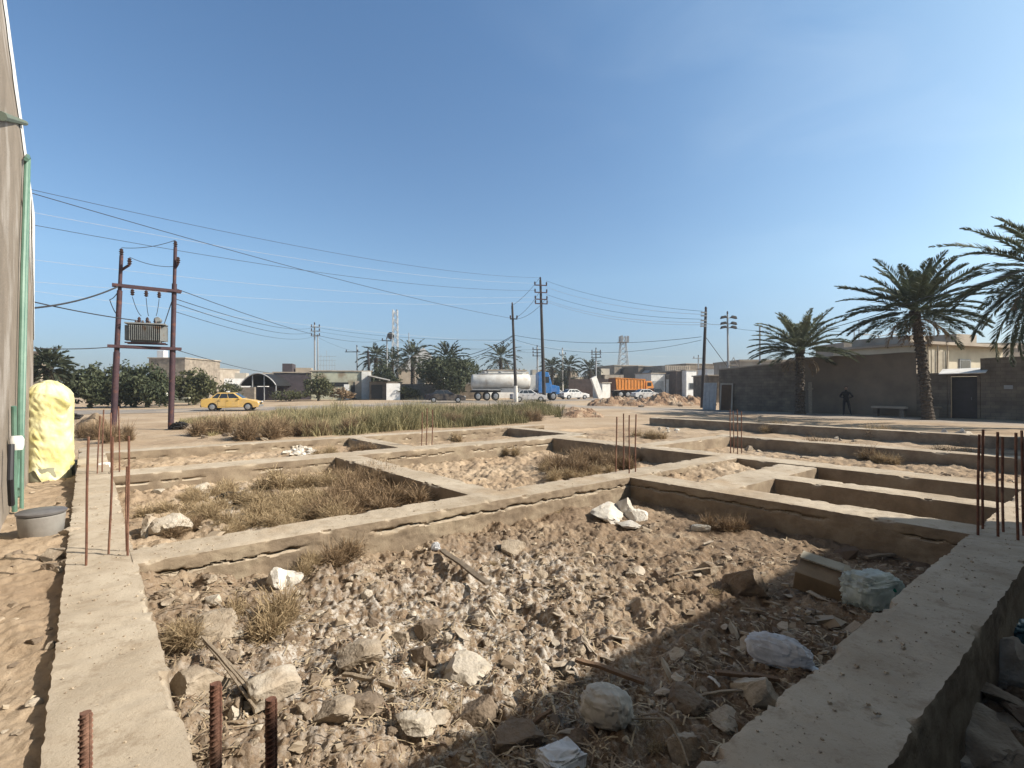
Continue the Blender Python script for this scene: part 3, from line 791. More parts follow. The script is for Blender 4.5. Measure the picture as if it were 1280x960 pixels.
for px_, rr_, hh, lab in ((1110, 1.35, .95, 'left pale roof water tank above the plastered wall'), (1131, 1.15, 1.55, 'taller right roof water tank touching the tall palm trunk')):
    p = P(px_, HY, 43.5)
    tk = thing('water_tank', lab, 'water tank', (p.x, p.y, h))
    m = MB(); m.box((0, 0, hh / 2 + .1), (rr_, 1.25, hh)); m.build('tank_body', M_tank, tk, bevel=.06)
    m = MB()
    for a in (-.45, .45): m.box((a, 0, .04), (.1, 1.2, .12))
    m.build('stand', M_steel, tk)
    m = MB(); m.lathe([(.22, 0), (.24, .04), (.2, .1)], (0, 0, hh + .1), 14); m.build('lid', M_tank, tk, smooth=True)
roof_house('flat_roof_house', 'long low roofline seen at the right edge behind the drooping palm', 1195, 1330, 432, 46, M_plaster)
roof_house('flat_roof_house', 'low pale roofline behind the smallest roadside palm', 925, 1010, 452, 62, M_plaster)
# low outbuilding beyond the right edge of the picture; it shades the far right strips
gb = thing('outbuilding', 'low plastered outbuilding just beyond the right edge of the plot', 'outbuilding', (14.9, 8.6, 0), R(8))
m = MB(); m.box((3, 2.4, 1.75), (6, 4.8, 3.9)); m.build('wall', M_plaster_grey, gb)
m = MB(); m.box((3, 2.4, 3.76), (6.3, 5.1, .12)); m.build('roof', M_plaster, gb)
f = MB(); f.box((-.02, 2.2, 1.05), (.08, .95, 2.1)); dd = f.build('door', M_door, gb)
f = MB(); f.box((-.08, 2.5, 1.05), (.04, .06, .16)); f.build('handle', M_steel, dd)
# thin masts and a double street lamp beyond the walls
def mast(px, ytop, Y, label, r=.04, arms=0):
    b = P(px, HY, Y); top = P(px, ytop, Y).z
    t = thing('antenna_mast', label, 'mast', (b.x, Y, 0))
    m = MB(); m.tube([(0, 0, 0), (0, 0, top)], [r * 1.3, r], 6); m.build('shaft', M_steel, t)
    if arms:
        m = MB()
        for k in range(arms): m.tube([(-.45, 0, top - .2 - .35 * k), (.45, 0, top - .2 - .35 * k)], .015, 5)
        m.build('aerial', M_steel, t)
    return t
mast(1068, 405, 52, 'thin mast just left of the twin street lamp', .05, 2)
mast(1074, 400, 54, 'thin mast nearest the twin street lamp', .05)
mast(1168, 395, 44, 'thin mast right of the tallest palm trunk', .04)
b = P(1099, HY, 60)
sl_ = thing('street_lamp', 'twin arm street lamp above the roofs left of the tall palm', 'street lamp', (b.x, 60, 0))
zt = P(0, 420, 60).z
m = MB(); m.tube([(0, 0, 0), (0, 0, zt)], [.11, .07], 8); m.build('pole', M_steel, sl_)
for s_ in (-1, 1):
    m = MB(); m.tube([(0, 0, zt - .05), (s_ * .8, 0, zt + .12), (s_ * 1.5, 0, zt + .18)], .05, 6); a = m.build('arm', M_steel, sl_)
    m = MB(); m.box((s_ * 1.75, 0, zt + .17), (.7, .28, .14)); m.build('lamp_head', M_white, a, bevel=.03)

# clutter at the wall foot
x, y = wp(.012, .35)
kio = thing('leaning_door', 'old brown door with pale frame leaning against the wall corner', 'door', (x, y, 0), WANG + .1, rot=(R(-6), 0, WANG + .1))  # stands for the old brown door at the wall corner
m = MB(); m.box((.5, 0, .95), (.75, .06, 1.9)); m.build('door_panel', mat('door_brown', (.12, .07, .04), bump=.2), kio)
m = MB(); m.box((.07, 0, .97), (.1, .1, 2.0)); m.box((.93, 0, .97), (.1, .1, 2.0)); m.box((.5, 0, 2.0), (.96, .1, .1)); m.build('door_frame', M_plaster, kio)
x, y = wp(-.012, .15)
gp = thing('metal_gate_panel', 'grey corrugated metal panel beside the leaning brown door', 'panel', (x, y, 0), WANG, rot=(R(-5), 0, WANG - .15))
m = MB()
for k in range(6): m.box((-1.1 + .2 * k, .015 * (k % 2), 1.05), (.195, .04, 2.1))
m.build('sheet', M_steel, gp)
m = MB(); m.box((-.6, .07, .4), (1.2, .05, .08)); m.box((-.6, .07, 1.7), (1.2, .05, .08)); m.build('rail', M_rust, gp)
x, y = wp(.40, .75)
st = thing('leaning_board', 'narrow pale board leaning against the wall by the small palm', 'board', (x, y, 0), WANG, rot=(R(-14), R(-6), WANG))
m = MB(); m.box((0, 0, 1.05), (.2, .05, 2.2)); m.box((0, .04, 1.7), (.34, .03, .12)); m.build('plank', M_wood, st)
x, y = wp(.655, .75)
bn = thing('masonry_bench', 'low masonry bench built against the plastered wall near the tall palm', 'bench', (x, y, 0), WANG)
m = MB(); m.box((0, 0, .56), (1.7, .55, .12)); m.build('seat', M_plaster, bn, bevel=.02)
for a in (-.65, .65):
    m = MB(); m.box((a, 0, .24), (.22, .48, .54)); m.build('support', M_block, bn)
x, y = wp(.775, .75)
pt = thing('plant_pot', 'round concrete pot standing on the ground left of the doorway', 'pot', (x, y, .0))
m = MB(); m.lathe([(.24, 0), (.3, .35), (.36, .6), (.38, .62), (.34, .62), (.28, .45), (.05, .42)], (0, 0, 0), 20); m.build('pot_body', M_plaster_grey, pt, smooth=True)
m = MB(); m.lathe([(.375, .56), (.42, .58), (.42, .66), (.375, .68)], (0, 0, 0), 20); m.build('rim', M_plaster_grey, pt, smooth=True)
x, y = wp(.80, 1.0)

# ------------------------------------------------------------------ buildings along the far road
def house_box(name, label, x0, x1, ytop, Y, mt, depth=7, cat='building', rz=None, roof=True, base=0.0, wins=(), roofmat=None, door=None):
    a, b = P(x0, HY, Y), P(x1, HY, Y); h = P(0, ytop, Y).z - base
    if rz is None: rz = R(16) if (340 < x0 < 870 and depth > 1) else 0
    t = thing(name, label, cat, (a.x, Y, base), rz); w_ = (b.x - a.x) / math.cos(rz)
    m = MB(); m.box((w_ / 2, depth / 2, h / 2 - .2), (w_, depth, h + .4)); m.build('wall', mt, t)
    if roof:
        m = MB(); m.box((w_ / 2, depth / 2, h + .07), (w_ + .3, depth + .3, .14)); m.build('roof', roofmat or M_plaster, t)
    for (fx, fz, ww, wh) in wins:
        f = MB(); f.box((w_ * fx, -.03, h * fz), (ww, .1, wh)); fo = f.build('window', M_steel, t)
        f = MB(); f.box((w_ * fx, -.085, h * fz), (ww - .16, .02, wh - .16)); f.build('pane', M_glass, fo)
    if door:
        fx, ww, wh = door
        f = MB(); f.box((w_ * fx, -.03, wh / 2), (ww, .1, wh)); d_ = f.build('door', M_door, t)
        f = MB(); f.box((w_ * fx + ww * .35, -.09, wh * .5), (.06, .04, .2)); f.build('handle', M_steel, d_)
    return t, w_, h
M_violet = mat('dark_cladding', (.075, .06, .068), (.055, .045, .05), scale=2, bump=.1)
t, w_, h = house_box('block_building', 'dark brown windowless block with a smaller dark box on its roof', 342, 383, 466, 70, M_violet, depth=6)
m = MB(); m.box((w_ * .35, 2.5, h + .65), (w_ * .28, 3.5, 1.3)); m.build('stair_room', M_violet, t)
m = MB(); m.box((w_ * .76, 3.5, h + .4), (w_ * .46, 2, .8)); m.build('parapet', M_plaster, t)
M_palegreen = mat('pale_green_plaster', (.44, .44, .34), (.34, .33, .25), scale=.8, bump=.2, third=((.24, .19, .13), .7, .5, .65))
t, w_, h = house_box('roadside_shop', 'pale green roadside shop with open front and white right corner', 389, 459, 464, 72, M_palegreen, depth=7)
m = MB(); m.box((w_ * .91, -.12, h / 2), (w_ * .16, .3, h)); m.build('corner_pier', M_white, t)
m = MB(); m.box((w_ * .45, -.02, h * .54), (w_ * .32, .1, h * .14)); m.build('shutter_opening', M_dark, t)
m = MB(); m.box((w_ * .70, -.02, h * .26), (w_ * .1, .12, h * .5)); m.build('door', M_dark, t)
m = MB(); m.box((w_ * .58, -.06, h * .27), (w_ * .09, .15, h * .54)); m.build('front_pier', M_whiteplaster, t)
m = MB(); m.box((w_ * .83, -.10, h * .35), (w_ * .22, .06, h * .62)); m.build('front_panel', M_plaster, t)
t, w_, h = house_box('white_annex', 'small white annex wall between the dark block and the shop', 383, 392, 464, 75, M_whiteplaster, depth=5)
t, w_, h = house_box('lean_to_shed', 'low open shed with sloping pale roof right of the shop', 462, 500, 477, 70, M_block, depth=5, roof=False)
m = MB(); m.add([(-.2, -1.2, h + .75), (w_ * .62, -1.2, h + .1), (w_ * .62, 5, h + .1), (-.2, 5, h + .75), (-.2, -1.2, h + .9), (w_ * .62, -1.2, h + .25), (w_ * .62, 5, h + .25), (-.2, 5, h + .9)], [(0, 1, 5, 4), (4, 5, 6, 7), (2, 3, 7, 6), (0, 3, 2, 1), (0, 4, 7, 3), (1, 2, 6, 5)]); m.build('roof', M_roofmetal, t)
m = MB(); m.box((w_ * .22, -.06, h * .45), (w_ * .34, .12, h * .75)); m.build('opening', M_dark, t)
m = MB(); m.box((w_ * .72, -.5, h * .45), (w_ * .42, .9, h * .9)); m.build('side_panel', M_whiteplaster, t)
# arched shed
b = P(300, HY, 66)
ar = thing('arched_shed', 'open dark shed with curved barrel roof behind the yellow taxi', 'shed', (b.x, 66, 0)); w_ = P(345, HY, 66).x - b.x
m = MB(); arc = [(w_ * (i / 14), 1.5 + 1.5 * math.sin(math.pi * i / 14) ** .8 + .5) for i in range(15)]
outer_ = arc + [(x_, z_ - .12) for x_, z_ in arc[::-1]]
for i in range(14):
    (x0, z0), (x1, z1) = arc[i], arc[i + 1]
    m.add([(x0, 0, z0), (x1, 0, z1), (x1, 8, z1), (x0, 8, z0), (x0, 0, z0 - .1), (x1, 0, z1 - .1), (x1, 8, z1 - .1), (x0, 8, z0 - .1)], [(0, 1, 2, 3), (4, 7, 6, 5), (0, 4, 5, 1), (3, 2, 6, 7), (0, 3, 7, 4), (1, 5, 6, 2)])
m.build('roof', M_dark, ar)
m = MB(); m.tube([(x_, -.04, z_ + .02) for x_, z_ in arc], .07, 6); m.build('rim', M_roofmetal, ar)
m = MB(); m.box((w_ / 2, 8, 1.2), (w_, .15, 2.9)); m.build('back_wall', M_dark, ar)
for k in range(4):
    m = MB(); m.tube([(w_ * k / 3 * .98 + .04, .1, 0), (w_ * k / 3 * .98 + .04, .1, 2.0 + (0 if k in (0, 3) else 1.25))], .08, 6); m.build('post', M_steel, ar)
m = MB(); m.box((w_ * .35, 4, .9), (w_ * .7, 3, 1.8)); m.build('inner_wall', M_violet, ar)
t, w_, h = house_box('rubble_wall', 'low tan wall sloping up to the arched shed', 283, 318, 484, 64, M_block_tan, depth=.4, roof=False)
# houses behind the green bushes
t, w_, h = house_box('block_house', 'grey two storey house behind the bushes with white tank on top', 186, 231, 448, 75, M_block_tan, depth=9, wins=((.85, .35, 1.2, 2.2),))
m = MB(); m.box((w_ * .5, 2, h * .25), (w_ * .95, .3, h * .45)); 
t2 = thing('water_tank', 'white roof tank between the transformer poles', 'water tank', (P(203, HY, 77).x, 77, P(0, 447, 75).z))
m = MB(); m.box((0, 0, .6), (1.0, 1.0, 1.1)); m.build('tank_body', M_tank, t2, bevel=.05)
m = MB(); m.box((0, 0, .03), (1.1, 1.1, .08)); m.build('stand', M_steel, t2)
t, w_, h = house_box('far_house', 'faded grey house farther off right of the transformer pole', 236, 274, 461, 120, M_plaster, depth=9, wins=((.55, .7, 2.2, 2.0), (.2, .5, 1.2, 1.4)))
t, w_, h = house_box('yard_wall', 'low pale wall piece between the two green bushes', 200, 236, 483, 58, M_palegreen, depth=.35, roof=False)
t, w_, h = house_box('white_gate_pier', 'white pier at the foot of the pale yard wall', 199, 208, 484, 56, M_white, depth=.6, roof=False)
t, w_, h = house_box('left_far_house', 'tan house wall with palm seen right of the tall house flank', 6, 47, 441, 48, M_plaster, depth=.9, wins=())
# walls and houses behind the palms and the tanker
t, w_, h = house_box('yard_wall', 'grey block yard wall behind the black car', 500, 606, 480, 76, M_block_tan, depth=.3, roof=False)
t, w_, h = house_box('gabled_house', 'pale grey gabled house glimpsed between the far palms', 498, 552, 462, 95, M_plaster, depth=8, roof=False, wins=((.5, .55, 1.4, 1.4),))
m = MB(); m.prism([(-.4, h), (w_ + .4, h), (w_ * .55, h + 4.2)], -.2, 8.2, 'XZ'); m.build('roof', M_roofmetal, t)
t, w_, h = house_box('white_building', 'long low white building directly behind the tanker', 610, 658, 463, 84, M_white, depth=8, wins=((.25, .6, 1.2, 1.), (.75, .6, 1.2, 1.)))
t, w_, h = house_box('boundary_wall', 'dark brown boundary wall behind the white sedan', 711, 768, 474, 92, M_brick_dark, depth=.3, roof=False)
t, w_, h = house_box('white_kiosk', 'small white kiosk beside the leaning white slab', 753, 764, 479, 82, M_white, depth=2.5, rz=R(28))
b = P(751, HY, 81)
sb = thing('leaning_slab', 'white concrete slab leaning at a steep angle by the kiosk', 'slab', (b.x, 81, 0), 0, rot=(0, R(-24), R(28)))
m = MB(); m.box((0, 0, 1.75), (1.0, .4, 3.7)); m.build('slab', M_white, sb)
b = P(734, HY, 81)
# houses on the right of the far road
t, w_, h = house_box('terrace_house', 'tan two storey terrace house behind the orange truck', 768, 806, 457, 118, M_block_tan, depth=9, wins=((.3, .8, 1.6, 1.3), (.7, .8, 1.6, 1.3)))
t, w_, h = house_box('terrace_house', 'brown terrace house with small white gable roof in front', 798, 828, 458, 112, M_plaster_grey, depth=9, wins=((.5, .82, 1.6, 1.2),))
m = MB(); m.prism([(w_ * -.05, h * .62), (w_ * .55, h * .62), (w_ * .25, h * .86)], -2.6, -.2, 'XZ'); m.build('gable_roof', M_roofmetal, t)
t, w_, h = house_box('terrace_house', 'terrace house with ribbed pale balcony above the dark wall', 827, 860, 457, 106, M_block_tan, depth=9, roof=False)
m = MB(); m.box((w_ / 2, -.8, h * .84), (w_ * 1.02, 1.4, h * .3)); bl = m.build('balcony', M_plaster, t)
m = MB()
for k in range(12): m.box((w_ * (k + .5) / 12, -1.54, h * .84), (.1, .06, h * .28))
m.build('balcony_rib', M_block_tan, bl)
t, w_, h = house_box('white_shop', 'white fronted shop with shutter right of the orange truck', 814, 833, 467, 98, M_white, depth=6)
m = MB(); m.box((w_ * .5, -.03, h * .36), (w_ * .76, .1, h * .62)); m.build('shutter', M_steel, t)
t, w_, h = house_box('tan_shop', 'narrow tan shop between white shop and dark brick house', 833, 847, 469, 99, M_block_tan, depth=6)
m = MB(); m.box((w_ * .5, -.03, h * .33), (w_ * .6, .1, h * .6)); m.build('shutter', M_door, t)
m = MB(); m.box((w_ * .04, -.15, h * .4), (.5, .3, h * .8)); m.box((w_ * .96, -.15, h * .4), (.5, .3, h * .8)); m.build('pier', M_white, t)
t, w_, h = house_box('brick_house', 'dark red brick house at the end of the far road', 845, 859, 464, 97, M_brick_dark, depth=6)
t, w_, h = house_box('far_block', 'broad grey building far behind the dark utility pole', 858, 925, 455, 125, M_plaster_grey, depth=9, wins=((.15, .45, 3, 3), (.4, .5, 2, 2)))
t, w_, h = house_box('low_white_house', 'low white house behind the dark utility pole', 858, 872, 463, 96, M_whiteplaster, depth=5, wins=((.5, .4, 1., 1.2),))
t, w_, h = house_box('pale_water_house', 'pale rooftop room left of the six lamp pole', 884, 901, 461, 78, M_whiteplaster, depth=4)
t, w_, h = house_box('corner_shed', 'brown shed at the corner of the long wall', 886, 906, 470, 58, M_block, depth=5)
b = P(917, HY, 57)
tr_ = thing('roof_frame', 'little pale triangular frame on top of the wall corner', 'frame', (b.x, 57, P(0, 463, 57).z))
m = MB(); zt = 57 / FPX * 16; m.tube([(-.75, 0, 0), (0, 0, zt), (.75, 0, 0)], .06, 6); m.tube([(-.4, 0, zt * .4), (.4, 0, zt * .4)], .05, 6); m.tube([(-.75, 0, 0), (-.75, 0, -3)], .06, 6); m.tube([(.75, 0, 0), (.75, 0, -3)], .06, 6); m.build('frame', M_plaster, tr_)

# ------------------------------------------------------------------ pylons and masts far away
def lattice(px, ytop, Y, wb, wt, label, plat=False, dish=False):
    b = P(px, HY, Y); H = P(0, ytop, Y).z
    t = thing('lattice_tower', label, 'tower', (b.x, Y, 0)); m = MB(); n = 11
    def c(i, f): k = (wb + (wt - wb) * f) / 2; return Vector((k * (1, 1, -1, -1)[i], k * (1, -1, -1, 1)[i], H * f))
    for i in range(4):
        m.tube([c(i, 0), c(i, 1)], wt * .07, 4)
        for k in range(n):
            f0, f1 = k / n, (k + 1) / n
            m.tube([c(i, f0), c((i + 1) % 4, f1)], wt * .045, 4); m.tube([c((i + 1) % 4, f0), c(i, f1)], wt * .045, 4)
    m.build('lattice', M_steel, t)
    if plat:
        for k in range(3):
            q = k * 2.1; m = MB(); m.box((wt * 1.1 * math.cos(q), wt * 1.1 * math.sin(q), H * .95), (wt * .5, wt * .5, H * .1)); m.build('antenna_panel', M_steel, t)
        m = MB(); m.box((0, 0, H * .89), (wt * 2.3, wt * 2.3, .2)); m.build('platform', M_steel, t)
    if dish:
        m = MB(); m.lathe([(.05, 0), (.7, .12), (.9, .3), (.85, .34), (.1, .1)], (-wt, -wt * .6, H * .69), 14, axis='Y'); m.build('dish', M_pole_dark, t)
    return t
lattice(494, 387, 130, 1.5, 1.1, 'slim lattice mast with one dark dish behind the palms', dish=True)
lattice(779, 420, 170, 4.4, 1.4, 'wide based telecom tower with top platform behind the terrace houses', plat=True)
mast(511, 416, 120, 'plain thin mast right of the slim lattice mast', .09)
mast(950, 408, 55, 'thin mast rising through the small roadside palm', .09)
# ------------------------------------------------------------------ utility poles
def insulator(m, p, s=1.0):
    m.lathe([(.03 * s, 0), (.09 * s, .06 * s), (.05 * s, .1 * s), (.1 * s, .16 * s), (.05 * s, .2 * s), (.08 * s, .25 * s), (.03 * s, .3 * s)], p, 8)
def pole(px_b, px_t, ytop, Y, label, mt, r=(.14, .09), arms=(), name='utility_pole', armrot=0, foot=None, ybase=None):
    bz = -.2
    b = P(px_b, HY, Y); tp = P(px_t, ytop, Y)
    t = thing(name, label, 'utility pole', (b.x, Y, 0)); H = tp.z; dx = tp.x - b.x
    m = MB(); m.tube([(0, 0, bz), (dx * .5, 0, H * .5), (dx, 0, H)], [r[0], (r[0] + r[1]) / 2, r[1]], 10); m.build('shaft', mt, t, smooth=True)
    if foot:
        m = MB(); m.tube([(0, 0, bz), (dx * foot / H, 0, foot)], [r[0] * 1.08, r[0] * 1.05], 10); m.build('white_base', M_white, t, smooth=True)
    for (z, L, skew, ins, mt2) in arms:       # height, length, asymmetry, insulator spots, material
        cx = dx * z / H; m = MB(); ca, sa = math.cos(armrot), math.sin(armrot)
        m.box((cx + skew * ca, -r[0] - .02, z), (L, .1, .12), rz=armrot); a = m.build('crossarm', mt2, t)
        for q in ins:
            i_ = MB(); insulator(i_, (cx + (skew + q) * ca, -r[0] - .02 + (skew + q) * sa, z + .06), 1.2); i_.build('insulator', M_insul, a, smooth=True)
    m = MB(); insulator(m, (dx, 0, H), 1.3); m.build('insulator', M_insul, t, smooth=True)
    return t
M_px = FPX
def zy(y, Y): return CAMZ + (HY - y) / FPX * Y
YP1, YP2, YP3, YP4 = 60., 62., 43.5, 62.
pole(645.5, 640.3, 382, YP1, 'dark leaning pole with one short crossarm and white painted foot', M_pole_dark, (.20, .12), [(zy(399, YP1), .85, .1, (-.38, .38), M_pole_dark)], foot=1.9)
pole(680.5, 675.5, 350, YP2, 'tallest steel pole with four stacked crossarms near the blue truck', M_pole_dark, (.24, .13),
     [(zy(y, YP2), 1.55, 0, (-.72, .72), M_pole_rust) for y in (357, 366, 374.5, 380)], armrot=R(12))
pole(877.5, 882.5, 389, YP3, 'black pole at the wall corner with five little side brackets', M_pole_dark, (.17, .11),
     [(zy(y, YP3), .5, -.22, (), M_steel) for y in (391, 395, 401, 405, 408)])
t = pole(911, 909.5, 393, YP4, 'steel pole with six dark lamp hoods in three pairs', M_steel, (.16, .10))
for y in (397, 404.5, 409.5):
    for s in (-1, 1):
        z = zy(y, YP4); m = MB(); m.tube([(-.05, 0, z - .05), (s * .62, 0, z)], .045, 6); a = m.build('crossarm', M_steel, t)
        m = MB(); m.box((s * .62, 0, z + .06), (.78, .5, .30), rot=(0, R(12 * s), 0), top=(.62, .7)); m.build('hood', M_pole_dark, a, bevel=.05)
pole(394, 393, 406, 80, 'grey pole with bunched brackets behind the dark brown block', M_steel, (.16, .11), [(zy(y, 80), 1.5, .2, (-.6, .6), M_steel) for y in (409, 414, 420)])
pole(398, 397, 421, 86, 'thinner grey pole just right of the bunched bracket pole', M_steel, (.12, .09))
pole(447, 446, 434, 90, 'short pole with dark can lamp behind the roadside shop', M_steel, (.14, .1), [(zy(440, 90), 2.6, -.7, (-1.1, .9), M_pole_dark)])
pole(484, 483.5, 424, 85, 'grey pole with single level crossarm in front of far palms', M_steel, (.15, .1), [(zy(426, 85), 1.6, 0, (-.7, .7), M_pole_dark)])
pole(463, 460, 439, 82, 'dark stump pole leaning left beside the far palms', M_pole_dark, (.22, .18), [(zy(441, 82), 1.2, .1, (), M_pole_dark)])
pole(672.5, 671.5, 434, 98, 'pole with three crossarms directly left of the tallest steel pole', M_steel, (.2, .14), [(zy(y, 98), 1.9, 0, (-.8, .8), M_pole_dark) for y in (437, 441, 445)])
pole(703.5, 703, 437, 105, 'white pole with one thin crossarm among the far palms', M_white, (.16, .12), [(zy(443, 105), 1.5, 0, (-.6, .6), M_steel)])
pole(745, 745, 437, 100, 'far pole with three crossarms above the brown boundary wall', M_steel, (.18, .13), [(zy(y, 100), 2.0, 0, (-.8, .8), M_pole_dark) for y in (440, 443, 447)])
pole(873, 873, 446, 108, 'far white pole left of the black corner pole', M_steel, (.16, .12), [(zy(448, 108), 2.6, 0, (-1, 1), M_steel)])
# roof aerial tangle beyond the shop: a rack of thin rods
b = P(408, HY, 92); rk = thing('antenna_rack', 'faint rack of thin aerial rods above the roadside shop', 'antenna', (b.x, 92, 0))
m = MB(); z0, z1 = zy(463, 92), zy(438, 92)
for k in range(7): m.tube([(-1.5 + .5 * k, 0, z0 - 3), (-1.5 + .5 * k, 0, z0 + (z1 - z0) * (.5, .8, .65, 1, .75, .6, .4)[k])], .025, 4)
m.build('rod', M_steel, rk)
m = MB()
for f in (.25, .5, .7): m.tube([(-1.7, 0, z0 + (z1 - z0) * f), (1.7, 0, z0 + (z1 - z0) * f)], .02, 4)
m.build('rail', M_steel, rk)

# ------------------------------------------------------------------ transformer frame on two poles
LY, RY = 20.3, 21.4
hl, hr = P(141.5, HY, LY), P(213.5, HY, RY)
hf = thing('transformer_pylon', 'pair of dark red poles joined by crossbars carrying a transformer', 'pole frame', (hl.x, LY, 0))
vR = Vector((hr.x - hl.x, RY - LY, 0))
lt = P(151, 319, LY) - Vector((hl.x, LY, 0)); rt = P(218.5, 309, RY) - Vector((hl.x, LY, 0))
def onl(z): return Vector((0, 0, 0)).lerp(lt, z / lt.z)
def onr(z): return vR.lerp(rt, z / rt.z)
def taper_pole(a, b):
    m = MB(); m.tube([a - Vector((0, 0, .3)), a.lerp(b, .45)], .108, 10); m.tube([a.lerp(b, .45), a.lerp(b, .8)], .09, 10); m.tube([a.lerp(b, .8), b], .065, 10)
    return m.build('pole', M_pole_rust, hf, smooth=True)
taper_pole(Vector((0, 0, 0)), lt); taper_pole(vR, rt)
def bar(zl, zr, ext, hh, name='crossbar'):
    a, b = onl(zl), onr(zr); d = (b - a).normalized(); m = MB()
    nrm = Vector((d.y, -d.x, 0)).normalized() * .15
    for s in (1, -1):
        p, q = a - d * ext + nrm * s, b + d * ext + nrm * s
        u_ = Vector((0, 0, hh / 2)); n2 = nrm.normalized() * .03
        pts = [p - u_ - n2, p - u_ + n2, p + u_ + n2, p + u_ - n2, q - u_ - n2, q - u_ + n2, q + u_ + n2, q + u_ - n2]
        m.add(pts, [(0, 1, 2, 3), (7, 6, 5, 4), (0, 4, 5, 1), (1, 5, 6, 2), (2, 6, 7, 3), (3, 7, 4, 0)])
    return m.build(name, M_pole_rust, hf), a, b
zl1, zr1 = zy(357, LY), zy(364, RY)
cb, ca_, cb_ = bar(zl1, zr1, .25, .10)
for f in (.27, .52, .76):
    p = ca_.lerp(cb_, f) + Vector((0, -.15, -.36)); m = MB(); insulator(m, p, .85); m.build('fuse_insulator', M_insul, cb, smooth=True)
zl2, zr2 = zy(433, LY), zy(436, RY)
pl, pa, pb = bar(zl2, zr2, .3, .11, 'platform')
for (base, z, dx) in ((onl, zy(338, LY), .42), (onr, zy(336, RY), .2)):
    p = base(z); m = MB(); m.tube([p, p + Vector((dx, -.1, .2))], .05, 6); a = m.build('bracket', M_pole_rust, hf)
    m = MB(); insulator(m, p + Vector((dx, -.1, .2)), .9); m.build('insulator', M_insul, a, smooth=True)
for q in (lt, rt):
    m = MB(); insulator(m, q, .9); m.build('insulator', M_insul, hf, smooth=True)
# transformer standing on the platform
pm = pa.lerp(pb, .52) + Vector((hl.x, LY, 0))
tf = thing('transformer', 'grey finned transformer standing on the pole frame platform', 'transformer', (pm.x, pm.y, zy(433, 20.8) + .10), math.atan2(RY - LY, hr.x - hl.x) - .15)
tf.scale = (.9, .9, .95)
M_tf = mat('transformer_grey', (.27, .275, .265), (.20, .205, .20), scale=3, rough=.6, bump=.05, third=((.17, .10, .06), 3, .6, .72))
m = MB(); m.box((0, 0, .42), (1.1, .5, .74)); m.build('tank', M_tf, tf, bevel=.02)
m = MB()
for k in range(17):
    for s in (-1, 1): m.box((-.56 + .07 * k, s * .36, .44), (.018, .22, .62))
for k in range(6):
    for s in (-1, 1): m.box((s * .66, -.22 + .088 * k, .44), (.22, .018, .62))
m.build('cooling_fin', M_tf, tf)
m = MB(); m.box((0, 0, .83), (1.5, .95, .05)); m.build('lid', M_tf, tf)
for s in (-1, 1):
    m = MB(); m.box((0, s * .3, .025), (1.5, .1, .05)); m.build('skid', M_pole_rust, tf)
for k in range(3):
    m = MB(); m.lathe([(.05, 0), (.085, .05), (.05, .09), (.085, .14), (.05, .18), (.07, .22), (.02, .30)], (-.3 + .3 * k, .12, .855), 8); m.build('bushing', M_insul, tf, smooth=True)
for k in range(4):
    m = MB(); m.lathe([(.035, 0), (.06, .05), (.03, .12)], (-.36 + .24 * k, -.2, .855), 8); m.build('low_bushing', M_insul, tf, smooth=True)
m = MB(); m.lathe([(.1, -.32), (.11, -.28), (.11, .28), (.1, .32)], (.42, .1, 1.05), 12, axis='Y'); m.build('oil_conservator', M_tf, tf, smooth=True)

# ------------------------------------------------------------------ wires
nw = 0
def wire(pts, sag, label, mt=None, r=.014, name='power_line', group=None, n=20):
    """points in space, joined span by span with a sagging curve"""
    m = MB(); pts = [Vector(p) for p in pts]; line = []
    sags = sag if isinstance(sag, (list, tuple)) else [sag] * (len(pts) - 1)
    for a, b, s in zip(pts[:-1], pts[1:], sags):
        for i in range(n + (1 if b is pts[-1] else 0)):
            f = i / n; p = a.lerp(b, f); p.z -= 4 * s * f * (1 - f); line.append(p)
    c = line[0].copy()
    m.tube([p - c for p in line], r, 5)
    o = m.build(name, mt or M_wire, loc=c)
    return tag(o, label, 'wire', group)
A2 = [P(675.5, y, YP2) for y in (348, 357, 366, 374.5, 380)]
def arm2(y, s): return P(675.5 + s * 7.4, y - 3, YP2 - .2)
def out3(y): return P(878, y - 2, YP3)
wire([P(-60, 214, 19), arm2(350, 0)], .9, 'highest faint wire from the house corner to the tallest steel pole', r=.011)
wire([P(-60, 212, 19), P(640.3, 398, YP1)], .5, 'bold dark cable sloping from the house corner to the leaning dark pole', r=.017)
wire([P(-60, 246, 22), arm2(357, -1)], .8, 'second highest wire from the house to the tallest pole, pale in places', M_wire_alu, .0075)
wire([P(-60, 262, 22), arm2(366, -1)], .9, 'dark wire passing just above the right transformer pole top', r=.013)
wire([P(-60, 312, 26), arm2(374.5, -1)], .8, 'upper pale aluminium wire crossing behind the left transformer pole', M_wire_alu, .0075)
wire([P(-60, 343, 26), arm2(380, -1)], .8, 'lower pale aluminium wire crossing behind the transformer frame', M_wire_alu, .0075)
wire([P(-60, 350, 28), P(640, 428, YP1 + 12), P(873, 446, 108)], [.5, .6], 'faint pale wire running below the crossbar and across the shop sky', M_wire_alu, .0075)
lpt = Vector((hl.x, LY, 0))
wire([P(-60, 385, 13), onl(zl1) + lpt], .35, 'dark cable from the left house to the top of the transformer frame', r=.03, name='service_cable')
wire([P(40, 377, 16), tf.location + Vector((-.4, 0, .95))], .05, 'dark cable drooping from the left house to the transformer', r=.02, name='service_cable')
wire([P(-60, 423, 16), onl(zl2) + lpt], .2, 'low cable from the left house to the transformer platform', r=.018, name='service_cable')
rp = lambda z: onr(z) + lpt
wire([rp(zr2) , P(394, 462, 80)], .9, 'low wire from the platform to the pole behind the brown block', r=.016)
